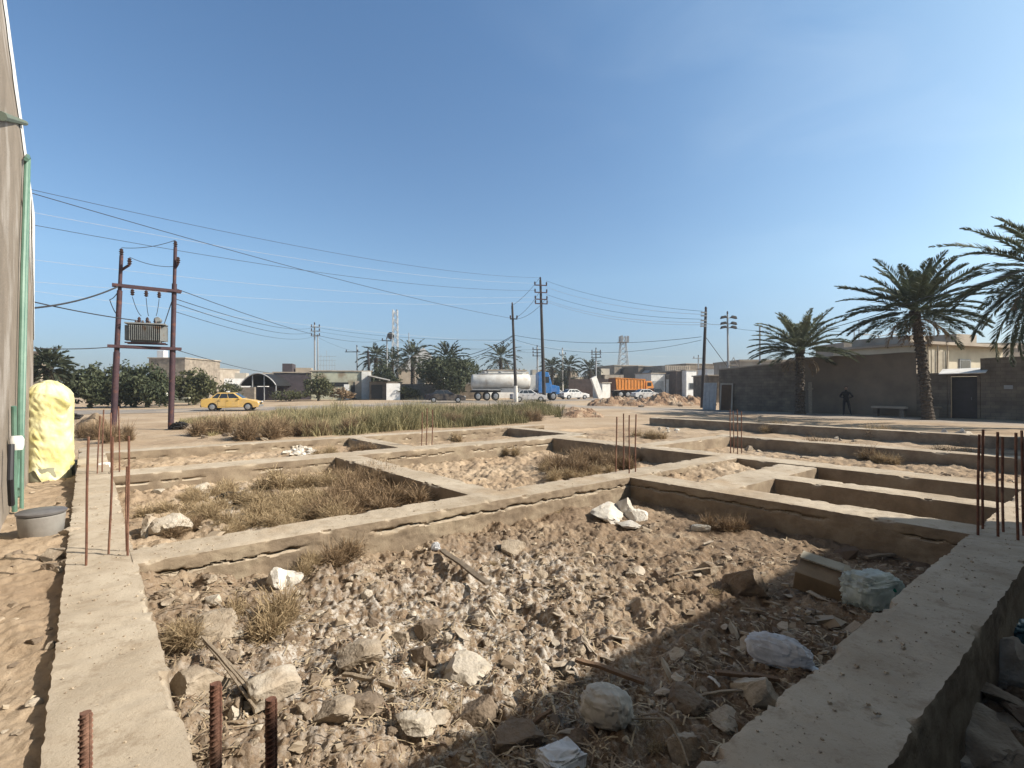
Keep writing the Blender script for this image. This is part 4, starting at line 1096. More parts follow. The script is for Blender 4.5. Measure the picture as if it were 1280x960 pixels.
wire([rp(zy(360, RY)), P(484, 424, 85), P(672, 437, 98)], [1.2, .6], 'highest of the wires leaving the right transformer pole', r=.016)
wire([rp(zy(373, RY)), P(394, 409, 80), P(640, 425, YP1)], [.7, .6], 'second wire leaving the right transformer pole towards bunched bracket pole', r=.016)
wire([rp(zy(379, RY)), P(394, 414, 80), P(672, 441, 98)], [.8, .6], 'third wire leaving the right transformer pole towards far poles', r=.016)
wire([rp(zy(389, RY)), P(394, 420, 80), P(447, 440, 90)], [.8, .3], 'lowest wire leaving the right transformer pole', r=.013)
for f, lab in ((.27, 'left'), (.52, 'middle'), (.76, 'right')):
    p = ca_.lerp(cb_, f) + lpt; k = {'left': -.3, 'middle': 0, 'right': .3}[lab]
    wire([p + Vector((0, -.15, -.4)), tf.location + Vector((k, .1, 1.15))], .12, lab + ' thin jumper hanging from the crossbar fuse to the transformer', r=.012, name='jumper_wire')
wire([lt + lpt + Vector((0, 0, .3)), rt + lpt + Vector((0, 0, .3))], .12, 'short wire joining the tops of the two transformer poles', r=.012, name='jumper_wire')
wire([onl(zy(338, LY)) + lpt + Vector((.42, -.1, .5)), onr(zy(333, RY)) + lpt], .12, 'short wire between the brackets of the transformer poles', r=.012, name='jumper_wire')
wire([rp(zy(368, RY)), rp(zy(400, RY)) + Vector((-.25, -.1, 0)), tf.location + Vector((.4, 0, 1.0))], [.0, .3], 'looping black lead from the right pole to the transformer', r=.018, name='jumper_wire')
wire([onl(zy(360, LY)) + lpt, onl(zy(375, LY)) + lpt + Vector((-.3, -.1, 0)), onl(zy(395, LY)) + lpt], [.1, .1], 'looping black lead hugging the left transformer pole', r=.016, name='jumper_wire')
wire([P(640.3, 382, YP1), P(675.5, 346, YP2)], .3, 'short tie wire from the leaning pole top up to the tallest pole', r=.02, name='jumper_wire')
wire([P(645, 397, YP1), arm2(366, 0)], .4, 'short tie wire from the leaning pole crossarm, upper one', r=.022, name='jumper_wire')
wire([P(645, 399, YP1), arm2(376, 1)], .5, 'short tie wire from the leaning pole crossarm, lower one', r=.022, name='jumper_wire')
wire([P(641.5, 419, YP1), P(548, 446, 74)], .9, 'upper dark drop cable from the leaning pole into the far palm', r=.035, name='service_cable')
wire([P(641.5, 420, YP1), P(552, 452, 74)], .9, 'lower dark drop cable from the leaning pole into the far palm', r=.03, name='service_cable')
for k, (y, y3, al) in enumerate(((354, 391, 0), (362, 395, 1), (371, 401, 0), (378, 405, 1), (380, 408, 1))):
    wire([arm2(y, 1), out3(y3)], .55 + .05 * k, ('top dark', 'second pale', 'third dark', 'fourth pale', 'lowest pale')[k] + ' wire from the tallest pole to the black corner pole', M_wire_alu if al else M_wire, .014)
wire([P(642, 419, YP1), P(877, 421, YP3)], .7, 'nearly level wire from the leaning pole to the black corner pole', r=.02)
wire([P(642, 424, YP1), P(877, 425, YP3)], 1.3, 'sagging wire from the leaning pole to the black corner pole', r=.016)
wire([P(880, 404, YP3), P(908, 405, YP4)], .1, 'short wire from the black corner pole to the six lamp pole', r=.02)
wire([P(911, 409, YP4), P(1010, 412, 45), P(1135, 404, 32)], [.3, .3], 'dark wire from the six lamp pole behind the small palm', r=.016)
wire([P(1030, 412, 36), P(1160, 371, 24), P(1330, 318, 17)], [.1, .15], 'dark cable rising past the tall palm to the right edge', r=.022)
wire([P(882, 421, YP3), P(909, 458, YP3 + 3)], 0, 'thin guy wire slanting down from the black corner pole', r=.025, name='guy_wire')
# ------------------------------------------------------------------ date palms
def tri_mesh(name, V, F, tint, mt, parent=None):
    me = raw_mesh(name, np.asarray(V), np.asarray(F), cols={'tint': np.asarray(tint)})
    return link_mesh(name, me, mt, parent)
def frond_arrays(base, az, el0, L, droop, nl, lw, ll, rg, tint, twist=0.):
    """returns vertices, quads and tint of one feather leaf: rachis strip + leaflets"""
    ts = np.linspace(0, 1, 14)
    el = el0 - droop * ts ** 1.5
    dr = np.cumsum(np.concatenate([[0], np.cos((el[1:] + el[:-1]) / 2)])) * L / 13
    dz = np.cumsum(np.concatenate([[0], np.sin((el[1:] + el[:-1]) / 2)])) * L / 13
    ca, sa = math.cos(az), math.sin(az)
    C = np.stack([base[0] + dr * ca, base[1] + dr * sa, base[2] + dz], -1)
    side = np.array((-sa, ca, 0.))
    V = []; Fq = []; T = []
    wr = .035 * (1 - ts * .8)
    for i in range(14):
        V += [C[i] - side * wr[i], C[i] + side * wr[i]]; T += [tint + .25] * 2
    for i in range(13): Fq.append((2 * i, 2 * i + 1, 2 * i + 3, 2 * i + 2))
    tl = np.sort(rg.uniform(.16, 1, nl))
    for t in tl:
        f = t * 13; i = min(int(f), 12); p = C[i] + (C[i + 1] - C[i]) * (f - i)
        tan = (C[i + 1] - C[i]); tan /= np.linalg.norm(tan); up = np.cross(tan, side); up /= np.linalg.norm(up)
        if up[2] < 0: up = -up
        ln = ll * (math.sin(math.pi * min(1, .18 + .8 * t)) ** .6) * rg.uniform(.8, 1.15)
        for s in (-1, 1):
            d = side * s * .75 + tan * (.62 + .5 * t) + up * (.32 + rg.normal(0, .12)); d /= np.linalg.norm(d)
            wv = np.cross(d, up * .6 + side * s * .4 + rg.normal(0, .25, 3)); wv /= np.linalg.norm(wv); wv *= lw / 2
            m_ = p + d * ln * .45; e = p + d * ln - np.array((0, 0, ln * .14)); b = len(V)
            tt_ = tint + rg.normal(0, .12)
            V += [p, m_ - wv, e, m_ + wv]; T += [tt_] * 4; Fq.append((b, b + 1, b + 2, b + 3))
    return V, Fq, T
def palm(name, label, x, y, ht, L, nf, nl, seed, tr=(.28, .2), lean=(0, 0), lw=.035, ll=.42, leaf=None, group=None, skirt=10, up=1.35, lo=-.5, z0=None, dmul=1.0):
    rg = np.random.default_rng(seed)
    t = thing(name, label, 'palm tree', (x, y, gz(x, y) - .05 if z0 is None else z0), 0, group)
    m = MB(); n = max(6, int(ht / .16)); pts = []; rs = []
    for i in range(n * 2 + 1):
        f = i / (n * 2); pts.append((lean[0] * f ** 1.3, lean[1] * f ** 1.3, ht * f)); rs.append((tr[0] + (tr[1] - tr[0]) * f) * (1.09 if i % 2 else .93) + (.07 if f > .93 else 0) + (.08 * (1 - f * 8) if f < .12 else 0))
    m.tube(pts, rs, 12)
    # stubs of cut leaf bases
    for k in range(int(n * 3)):
        f = .12 + .88 * (k + .5) / (n * 3); q = k * 2.4; r_ = tr[0] + (tr[1] - tr[0]) * f
        c = Vector((lean[0] * f ** 1.3 + r_ * math.cos(q), lean[1] * f ** 1.3 + r_ * math.sin(q), ht * f))
        m.box(c, (.09, .13, .15), rot=(0, -.45, q), top=(.5, .7))
    m.build('trunk', M_trunk, t)
    V = []; Fq = []; T = []
    for k in range(nf):
        f = (k + .5) / nf; az = k * 2.39996 + rg.normal(0, .15); el = up - (up - lo) * f ** .85 + rg.normal(0, .08)
        base = (lean[0] + .12 * math.cos(az), lean[1] + .12 * math.sin(az), ht - .25 + .45 * (1 - f))
        v, q, tt_ = frond_arrays(base, az, el, L * rg.uniform(.85, 1.1) * (.8 + .2 * min(1, f * 3)), dmul * rg.uniform(.55, 1.15), nl, lw, ll, rg, .35 + .35 * (1 - f) + rg.normal(0, .08))
        b = len(V); V += v; T += tt_; Fq += [tuple(b + i for i in qq) for qq in q]
    tri_mesh('crown', V, Fq, T, leaf or L_palm, t)
    if skirt:
        V = []; Fq = []; T = []
        for k in range(skirt):
            az = k * 2.39996 + 1
            v, q, tt_ = frond_arrays((lean[0] + .15 * math.cos(az), lean[1] + .15 * math.sin(az), ht - .45), az, -.35, L * rg.uniform(.35, .6), 1.3, nl // 3, lw, ll * .7, rg, .4)
            b = len(V); V += v; T += tt_; Fq += [tuple(b + i for i in qq) for qq in q]
        tri_mesh('dead_frond', V, Fq, T, L_frond_dead, t)
    return t
x, y = wp(.335, 1.4); p = P(1000, HY, 33.2)
palm('date_palm', 'short bushy date palm before the grey block wall, leaves near the ground', p.x, p.y, 4.2, 3.2, 56, 100, 5, tr=(.26, .22), lw=.042, ll=.55, lo=-.12, dmul=.75, leaf=L_palm_lit)
p = P(1160, HY, 27.3)
palm('date_palm', 'tall date palm with straight ridged trunk beside the dark doorway', p.x, p.y, 5.85, 3.55, 56, 125, 9, tr=(.24, .18), lean=(-.62, .1), lw=.045, ll=.6, lo=-.28, dmul=.62)
p = P(1318, HY, 21.5)
palm('date_palm', 'palm at the right edge with long drooping fronds, trunk outside the picture', p.x, p.y, 6.6, 4.1, 54, 120, 14, tr=(.32, .24), lean=(-.2, 0), lw=.045, ll=.6, lo=-.85)
# far palms
FP = [(470, 447, 88, 'leftmost of the dusty palms behind the lean to shed', 3.6), (516, 446, 80, 'tallest feathery palm behind the slim lattice mast', 4.0), (560, 448, 74, 'palm rising from the big round dark tree', 3.8),
      (626, 447, 92, 'broad palm standing above the tanker', 4.6), (690, 459, 104, 'small palm just right of the blue truck cab', 3.2), (711, 458, 106, 'palm behind the white pole among far palms', 3.4),
      (737, 461, 108, 'last small palm above the brown boundary wall', 3.2), (490, 452, 92, 'dusty palm hidden partly by a pole and palms', 3.8), (60, 458, 40, 'dusty palm partly hidden by the yellow wrapped tank', 1.9)]
for k, (px, yc, Y, lab, L) in enumerate(FP):
    p = P(px, HY, Y); palm('date_palm', lab, p.x, Y, zy(yc, Y), L * .95, 34, 26, 30 + k, tr=(.34, .28), lw=.13, ll=.75, leaf=L_palm_far, group='far palms along the road', skirt=6, lo=-.6, z0=0)

# ------------------------------------------------------------------ leafy trees and bushes
def leaf_cloud(lobes, n, size, rg, keep=.62):
    """random leaf cards spread through noisy lobes (cx,cy,cz,rx,ry,rz)"""
    V = []; F = []; T = []
    L = np.array(lobes, float); vol = (L[:, 3] * L[:, 4] * L[:, 5]); ch = rg.choice(len(L), n, p=vol / vol.sum())
    d = rg.normal(size=(n, 3)); d /= np.linalg.norm(d, axis=1)[:, None]
    rad = rg.uniform(.25, 1, n) ** .45
    nz = .78 + .35 * fbm(d[:, 0] * 2.5 + ch * 7, d[:, 1] * 2.5 + d[:, 2] * 2, 200, 3)
    C = L[ch, :3] + d * L[ch, 3:] * (rad * nz)[:, None]
    hole = fbm(C[:, 0] * 1.6 + C[:, 1] * .8, C[:, 2] * 1.9, 210, 3)
    k = hole > -.75 + (1 - keep); C = C[k]; rad = rad[k]; ch = ch[k]; n = len(C)
    a = rg.normal(size=(n, 3)); a /= np.linalg.norm(a, axis=1)[:, None]
    b = np.cross(a, rg.normal(size=(n, 3))); b /= np.linalg.norm(b, axis=1)[:, None]
    s = size * rg.uniform(.6, 1.3, n)[:, None]
    V = np.stack([C - a * s, C - b * s * .45, C + a * s, C + b * s * .45], 1).reshape(-1, 3)
    F = np.arange(4 * n).reshape(n, 4)
    t = .45 + .3 * fbm(C[:, 0] * 1.2, C[:, 2] * 1.2 + C[:, 1], 220, 2) + rg.normal(0, .16, n)
    V[:, 2] = np.maximum(V[:, 2], .02)
    return V, F, np.repeat(np.clip(t, 0, 1), 4)
def leafy(name, label, px, ybase, ytop, Y, wpx, n, size, seed, mt, cat='bush', group=None, squash=1.0, trunk_h=.8):
    rg = np.random.default_rng(seed); p = P(px, HY, Y); H = zy(ytop, Y); W = wpx / FPX * Y
    t = thing(name, label, cat, (p.x, Y, 0), 0, group)
    lobes = [(0, 0, H * .52, W * .44, W * .40, H * .52)]
    for k in range(8):
        q = k * 2.4 + seed; lobes.append((W * .34 * math.cos(q), W * .30 * math.sin(q), H * (.26 + .42 * rg.random()), W * .27, W * .26, H * .32))
    V, F, T = leaf_cloud(lobes, n, size, rg)
    tri_mesh('crown', V, F, T, mt, t)
    m = MB(); m.tube([(0, 0, -.2), (.05, 0, H * .3), (0, .05, H * .6)], [W * .035 + .05, W * .028 + .03, .03], 7)
    for k in range(5):
        q = k * 1.3; m.tube([(0, 0, H * .2), (W * .14 * math.cos(q), W * .14 * math.sin(q), H * .42), (W * .26 * math.cos(q), W * .26 * math.sin(q), H * .62)], [.06, .04, .02], 5)
    m.build('trunk', M_bark, t)
    return t
leafy('roadside_tree', 'leftmost dense dark green tree of the roadside row', 113, 508, 455, 44, 52, 8000, .17, 1, L_bush, 'tree', 'dense green trees along the road')
leafy('roadside_tree', 'second dense green tree crossed by the left transformer pole', 148, 508, 452, 45, 56, 8600, .17, 2, L_bush, 'tree', 'dense green trees along the road')
leafy('roadside_tree', 'third dense green tree under the transformer', 184, 508, 453, 45, 60, 9000, .17, 3, L_bush, 'tree', 'dense green trees along the road')
leafy('roadside_tree', 'separate olive green tree right of the right transformer pole', 243, 507, 460, 50, 48, 6500, .17, 4, L_olive, 'tree', 'dense green trees along the road')
leafy('roadside_bush', 'thin grey green bush left of the arched shed', 283, 503, 475, 58, 36, 1800, .15, 5, L_olive)
leafy('roadside_bush', 'olive bush standing before the white annex and shop', 398, 500, 466, 66, 36, 3600, .17, 6, L_olive)
leafy('roadside_bush', 'low dark bush at the foot of the dark brown block', 362, 501, 487, 64, 46, 1600, .15, 7, L_olive)
leafy('roadside_bush', 'dry tan bush in front of the roadside shop', 428, 500, 484, 68, 30, 2000, .15, 8, L_drydark)
leafy('broad_tree', 'big round dark tree behind the black car', 560, 498, 440, 73, 76, 12000, .22, 9, L_bush, 'tree')
leafy('broad_tree', 'dark bushy tree among the palms right of the shop', 478, 498, 450, 84, 44, 5200, .22, 12, L_bush, 'tree')
leafy('broad_tree', 'dark rounded greenery beneath the palm above the tanker', 626, 498, 457, 94, 60, 6400, .24, 13, L_bush, 'tree')
leafy('broad_tree', 'dark greenery under the palms right of the blue truck', 700, 498, 468, 109, 52, 4200, .24, 14, L_bush, 'tree')
leafy('broad_tree', 'low olive shrubs in front of the yard wall near the shed', 505, 500, 482, 72, 40, 2600, .18, 15, L_olive, 'tree')
leafy('broad_tree', 'pale olive tree by the rooftop room left of six lamp pole', 902, 500, 458, 74, 16, 1500, .2, 16, L_olive, 'tree')
# distant belt of greenery closing the horizon
rg = np.random.default_rng(77); V = []; F = []; T = []; base = 0
for k in range(150):
    a = R(-64 + 128 * k / 149) + rg.normal(0, .008); d = rg.uniform(230, 420); w_ = rg.uniform(6, 16); h = rg.uniform(2.5, 6.5)
    v, f, t_ = leaf_cloud([(d * math.sin(a), d * math.cos(a), h * .4, w_, w_ * .5, h * .6)], 260, 1.0, rg)
    V.append(v); F.append(f + base); T.append(t_); base += len(v)
o = tri_mesh('distant_tree_belt', np.concatenate(V), np.concatenate(F), np.concatenate(T), L_palm_far); tag(o, 'low distant belt of dusty trees on the horizon', 'tree belt', kind='stuff')
M_farwall = mat('far_house_tan', (.42, .37, .30), (.33, .29, .24), scale=.2, bump=0)
for k in range(14):
    px = 40 + 92 * k + random.uniform(-24, 24); Y = random.uniform(160, 230)
    p = P(px, HY, Y); t = thing('distant_house', 'tiny pale flat roofed house on the far horizon', 'house', (p.x, Y, 0), 0, 'distant houses on the horizon')
    w_ = random.uniform(8, 16); h = random.uniform(3.2, 6.0)
    m = MB(); m.box((0, 0, h / 2), (w_, 8, h)); m.box((w_ * .2, 0, h + .6), (w_ * .35, 4, 1.2)); m.build('wall', M_farwall, t)
    for s in (-.3, .25):
        m = MB(); m.box((w_ * s, -4.02, h * .55), (1.4, .1, 1.5)); m.build('window', M_glass, t)

rgh = random.Random(4)
M_band = [M_farwall, M_plaster, M_block_tan, M_whiteplaster, M_farwall]
for k in range(30):
    px = 232 + 24 * k + rgh.uniform(-9, 9); Y = rgh.uniform(112, 150); p = P(px, HY, Y)
    t = thing('distant_house', 'low flat roofed house in the crowded strip behind the far road', 'house', (p.x, Y, 0), R(rgh.uniform(0, 30)), 'low houses behind the far road')
    w_ = rgh.uniform(5, 10); h = rgh.uniform(2.6, 4.6); mt_ = M_band[k % 5]
    m = MB(); m.box((0, 0, h / 2), (w_, 7, h)); m.build('wall', mt_, t)
    m = MB(); m.box((w_ * rgh.uniform(-.25, .25), 0, h + rgh.uniform(.4, .7)), (w_ * rgh.uniform(.25, .5), 3.5, 1.4)); m.build('stair_room', M_band[(k + 2) % 5], t)
    for s in (-.28, .2):
        m = MB(); m.box((w_ * s, -3.52, h * .5), (1.2, .1, 1.2)); m.build('window', M_glass, t)
    if k % 3 == 0:
        m = MB(); m.box((w_ * .38, 1, h + .5), (1., 1., 1.)); m.build('roof_tank', M_tank, t)

# ------------------------------------------------------------------ weeds, dry brush
def blades(X, Y, Z, h, w, rg, lean=.35, tint=None, segs=2):
    """curved tapering blades as quads+tip"""
    n = len(X); az = rg.uniform(0, 6.283, n); ln = np.abs(rg.normal(0, lean, n)) + .05
    dx, dy = np.cos(az), np.sin(az); wa = rg.uniform(0, 6.283, n); wx, wy = np.cos(wa) * w / 2, np.sin(wa) * w / 2
    B = np.stack([X, Y, Z], -1); out = []
    lv = [(0, 1.), (.55, .75), (1, .12)]
    for f, k in lv:
        c = B + np.stack([dx * ln * h * f ** 1.7, dy * ln * h * f ** 1.7, h * f * (1 - .25 * ln * f)], -1)
        wv = np.stack([wx * k, wy * k, wx * 0], -1); out += [c - wv, c + wv]
    V = np.stack(out, 1).reshape(-1, 3); b = np.arange(n)[:, None] * 6
    F = np.concatenate([b + np.array((0, 1, 3, 2)), b + np.array((2, 3, 5, 4))], 0)
    T = np.repeat(np.clip(tint if tint is not None else rg.uniform(0, 1, n), 0, 1), 6)
    return V, F, T
def twiggy(n, R_, H, rg, w=.006):
    """dry brush: many arching twigs with side twigs from a few crowns"""
    k = max(3, int(R_ * 9)); cr = rg.normal(0, R_ * .38, (k, 2)); ch = rg.integers(0, k, n)
    az = rg.uniform(0, 6.283, n); el = np.arccos(rg.uniform(.02, .95, n)); ln = H * rg.uniform(.45, 1.15, n)
    p0 = np.stack([cr[ch, 0] + rg.normal(0, R_ * .08, n), cr[ch, 1] + rg.normal(0, R_ * .08, n), rg.uniform(-.02, H * .12, n)], -1)
    sr = R_ / H * .55
    d = np.stack([np.sin(el) * np.cos(az) * sr, np.sin(el) * np.sin(az) * sr, np.cos(el)], -1)
    d2 = d + rg.normal(0, .3, (n, 3)); p1 = p0 + d * ln[:, None] * .5; p2 = p1 + d2 * ln[:, None] * .5
    # side twigs
    m = n * 2; ix = rg.integers(0, n, m); f = rg.uniform(.2, 1, m)[:, None]
    q0 = np.where(f < .5, p0[ix] + (p1 - p0)[ix] * f * 2, p1[ix] + (p2 - p1)[ix] * (f - .5) * 2)
    sd = d2[ix] + rg.normal(0, .8, (m, 3)); sl = H * rg.uniform(.08, .3, m)[:, None]; q2 = q0 + sd * sl; q1 = (q0 + q2) / 2 + rg.normal(0, .01, (m, 3))
    A = np.concatenate([p0, q0]); B = np.concatenate([p1, q1]); C = np.concatenate([p2, q2]); N = n + m
    ww = np.concatenate([np.full(n, w), np.full(m, w * .7)])[:, None] * rg.uniform(.6, 1.3, (N, 1))
    s = rg.normal(size=(N, 3)); s /= np.linalg.norm(s, axis=1)[:, None]
    V = np.stack([A - s * ww, A + s * ww, B - s * ww * .8, B + s * ww * .8, C - s * ww * .3, C + s * ww * .3], 1).reshape(-1, 3)
    b = np.arange(N)[:, None] * 6
    F = np.concatenate([b + np.array((0, 1, 3, 2)), b + np.array((2, 3, 5, 4))], 0)
    tb = np.clip(.5 + rg.normal(0, .25, N) + .25 * (A[:, 2] / H - .3), 0, 1)
    return V, F, np.repeat(tb, 6)
# band of weeds between foundation and road: thick and thin clumps of straw, reed and thistle
rg = np.random.default_rng(5); n = 90000
px = rg.uniform(225, 705, n); fr = np.interp(px, [225, 270, 400, 520, 640, 690, 705], [534, 551, 547, 538, 532, 528, 521]); bk = np.interp(px, [225, 300, 500, 690, 705], [522, 516, 513, 511, 513])
q = rg.random(n) ** .8; yy = fr + (bk - fr) * q
Yd = CAMZ * FPX / (yy - HY); X = (px - 640) / FPX * Yd
dens = fbm(X * .3, Yd * .22, 300, 3) + .55 * fbm(X * 1.3, Yd * .9, 305, 3)
k = dens > -.30 + .75 * (1 - sst(px, 250, 380)) + .45 * sst(px, 655, 705) + .9 * (1 - sst(np.minimum(fr - yy, yy - bk), -1, 4)) * rg.random(n)
X, Yd, px, dens = X[k], Yd[k], px[k], dens[k]
hh = (.20 + .36 * sst(px, 290, 430)) * (.30 + .85 * np.clip(dens + .45, 0, 1.4)) * rg.uniform(.45, 1.5, len(X)) * (1 + .35 * np.clip(vnoise(X * .7, Yd * .7, 320), -.6, 1))
grn = .62 - .34 * sst(px, 380, 640) + .38 * fbm(X * .45, Yd * .45, 310, 3) + rg.normal(0, .2, len(X))
V, F, T = blades(X, Yd, height(X, Yd, False) - .03, hh, .026, rg, .55, grn)
o = tri_mesh('weed_patch', V, F, T, L_weed); tag(o, 'wide band of tall mixed green and straw weeds beyond the foundation', 'weeds', kind='stuff')
# ------------------------------------------------------------------ vehicles
M_tyre = mat('tyre_rubber', (.022, .022, .023), bump=.1, rough=.85)
M_rim = mat('wheel_rim', (.42, .42, .42), (.35, .35, .35), rough=.4, metal=.6, bump=0)
M_lampred = mat('tail_lamp', (.22, .015, .012), bump=0, rough=.3)
M_lampclear = mat('head_lamp', (.7, .7, .68), bump=0, rough=.15, spec=.6)
M_black = mat('black_trim', (.02, .02, .022), bump=0, rough=.5)
M_chrome = mat('bumper_grey', (.2, .2, .2), bump=0, rough=.4)
def paint(name, c): return mat(name, c, tuple(k * .82 for k in c), scale=1.2, rough=.4, bump=0, spec=.5, coord='obj', third=(tuple(.6 * k + .4 * d for k, d in zip(c, (.36, .29, .21))), 1.6, .45, .7))
def wheel(parent, x, y, r, w=.2, rim=None):
    m = MB(); m.lathe([(r * .62, -w / 2), (r * .92, -w / 2), (r, -w * .3), (r, w * .3), (r * .92, w / 2), (r * .62, w / 2)], (0, 0, 0), 20, axis='Y', caps=True)
    o = m.build('wheel', M_tyre, parent, smooth=True); o.location = (x, y, r)
    s = 1 if y > 0 else -1
    m = MB(); m.lathe([(.02, s * w * .56), (r * .25, s * w * .58), (r * .56, s * w * .53), (r * .63, s * w * .5)], (0, 0, 0), 16, axis='Y'); m.build('rim', rim or M_rim, o, smooth=True)
    return o
def arch(cx, r, z0, n=8): return [(cx + r * math.cos(math.pi * i / n), z0 + max(0, r * math.sin(math.pi * i / n)) * 1.0) for i in range(n + 1)]
def sedan(name, label, loc, rz, pt, wagon=False, L=4.4, cat='car', pick=False):
    t = thing(name, label, cat, loc, rz); k = L / 4.4
    prof = [(-2.14, .32), (-2.2, .55), (-2.16, .90), (-1.9, .96)] + ([(-1.5, .98)] if not wagon else [(-1.5, .97)]) + [(.85, .95), (1.6, .84), (2.1, .70), (2.2, .52), (2.16, .28)]
    ar1 = arch(1.36, .37, .26); ar2 = arch(-1.32, .37, .26)
    poly = prof + [(1.75, .24)] + [(x, z) for x, z in ar1] + [(-.9, .22)] + [(x, z) for x, z in ar2] + [(-1.75, .26)]
    poly = [(x * k, z) for x, z in poly]
    m = MB(); m.prism(poly, -.86, .86, 'XZ'); body = m.build('body', pt, t, bevel=.05, seg=2)
    # cabin frustum
    xb0, xb1, xt0, xt1 = ((-1.62, .98, -1.02, .22) if not wagon else (-2.05, .98, -1.85, .2))
    zt = 1.43 if not wagon else 1.55
    b = [(xb0 * k, .78, .93), (xb1 * k, .78, .93)]; 
    vsn = [(xb0 * k, -.80, .93), (xb1 * k, -.80, .93), (xb1 * k, .80, .93), (xb0 * k, .80, .93), (xt0 * k, -.60, zt), (xt1 * k, -.60, zt), (xt1 * k, .60, zt), (xt0 * k, .60, zt)]
    m = MB(); m.add(vsn, [(0, 1, 5, 4), (1, 2, 6, 5), (2, 3, 7, 6), (3, 0, 4, 7), (4, 5, 6, 7), (3, 2, 1, 0)]); m.build('roof', pt, t, bevel=.05)
    V_ = [Vector(v) for v in vsn]
    def pane(a, b, c, d, f0, f1, z0, z1, nm):
        pts = []
        for (f, z) in ((f0, z0), (f1, z0), (f1, z1), (f0, z1)): pts.append((a.lerp(b, f)).lerp(d.lerp(c, f), z))
        nrm = (pts[1] - pts[0]).cross(pts[3] - pts[0]).normalized(); ctr = sum(V_, Vector()) / 8
        if nrm.dot(pts[0] - ctr) < 0: nrm = -nrm
        m = MB(); m.add([p + nrm * .012 for p in pts] + [p - nrm * .01 for p in pts], [(0, 1, 2, 3), (7, 6, 5, 4), (0, 4, 5, 1), (1, 5, 6, 2), (2, 6, 7, 3), (3, 7, 4, 0)]); m.build(nm, M_glass, t)
    for (a, b, c, d) in ((0, 1, 5, 4), (3, 2, 6, 7)):
        for f0, f1 in ((.07, .26), (.29, .57), (.60, .92)): pane(V_[a], V_[b], V_[c], V_[d], f0, f1, .14, .86, 'side_window')
    pane(V_[1], V_[2], V_[6], V_[5], .08, .92, .1, .9, 'windscreen'); pane(V_[0], V_[3], V_[7], V_[4], .08, .92, .12, .88, 'rear_window')
    for s in (-1, 1):
        wheel(t, 1.36 * k, s * .76, .31); wheel(t, -1.32 * k, s * .76, .31)
        m = MB(); m.box((2.13 * k, s * .62, .66), (.12, .36, .14)); m.build('headlight', M_lampclear, t, bevel=.02)
        m = MB(); m.box((-2.15 * k, s * .66, .78), (.12, .3, .18)); m.build('tail_lamp', M_lampred, t, bevel=.02)
        m = MB(); m.box((.72 * k, s * .92, .98), (.12, .14, .12)); m.build('mirror', pt, t, bevel=.02)
        m = MB(); m.box((.18 * k, s * .868, .6), (1.0 * k, .02, .56)); d_ = m.build('door', pt, t, bevel=.008)
        m = MB(); m.box((-.18 * k, s * .885, .78), (.16, .025, .03)); m.build('handle', M_black, d_)
        m = MB(); m.box((-.62 * k, s * .868, .62), (.56 * k, .02, .5)); d_ = m.build('door', pt, t, bevel=.008)
        m = MB(); m.box((-.8 * k, s * .885, .78), (.16, .025, .03)); m.build('handle', M_black, d_)
    for x in (2.17, -2.17):
        m = MB(); m.box((x * k, 0, .38), (.12, 1.6, .18)); m.build('bumper', M_chrome, t, bevel=.03)
    m = MB(); m.box((2.2 * k, 0, .58), (.05, .8, .14)); m.build('grille', M_black, t)
    m = MB(); m.box((-2.2 * k, 0, .62), (.03, .5, .12)); m.build('number_plate', M_white, t)
    return t
RD = .03
p = P(291, HY, 38.5)
taxi = sedan('taxi', 'dusty yellow taxi driving right on the road behind the weeds', (p.x, 38.5, RD), R(14), paint('taxi_yellow', (.68, .43, .12)), L=4.3)
taxi.scale = (.9, .9, .92)
m = MB(); m.box((-.35, 0, 1.50), (.18, .5, .1)); m.build('roof_sign', M_lampclear, taxi, bevel=.02)
p = P(557, HY, 58)
sedan('black_sedan', 'black sedan on the road in front of the yard wall', (p.x, 58, RD), R(8), paint('car_black', (.014, .013, .02)), L=4.4)
p = P(661, HY, 60)
sedan('silver_car', 'silver car in front of the tanker trailer between two poles', (p.x, 61.5, RD), R(10), paint('car_silver', (.55, .55, .56)), L=4.2)
p = P(717, HY, 74)
sedan('white_sedan', 'white sedan on the road before the brown boundary wall', (p.x, 74, RD), R(25), paint('car_white', (.75, .74, .72)), L=4.3)
p = P(808, HY, 76)
sedan('white_sedan', 'white car half hidden by the long spoil heap near orange truck', (p.x, 76, RD), R(12), bpy.data.materials['car_white'], L=4.3)
p = P(821, HY, 79)
sedan('dark_van', 'dark estate car facing the camera beside the spoil heap', (p.x, 79, RD), R(-82), paint('car_dark', (.035, .04, .05)), wagon=True, L=4.3)
p = P(697, HY, 78)
sedan('pale_van', 'pale grey estate car between the blue truck and white sedan', (p.x, 82, RD), R(20), paint('car_pale', (.42, .42, .42)), wagon=True, L=4.4)
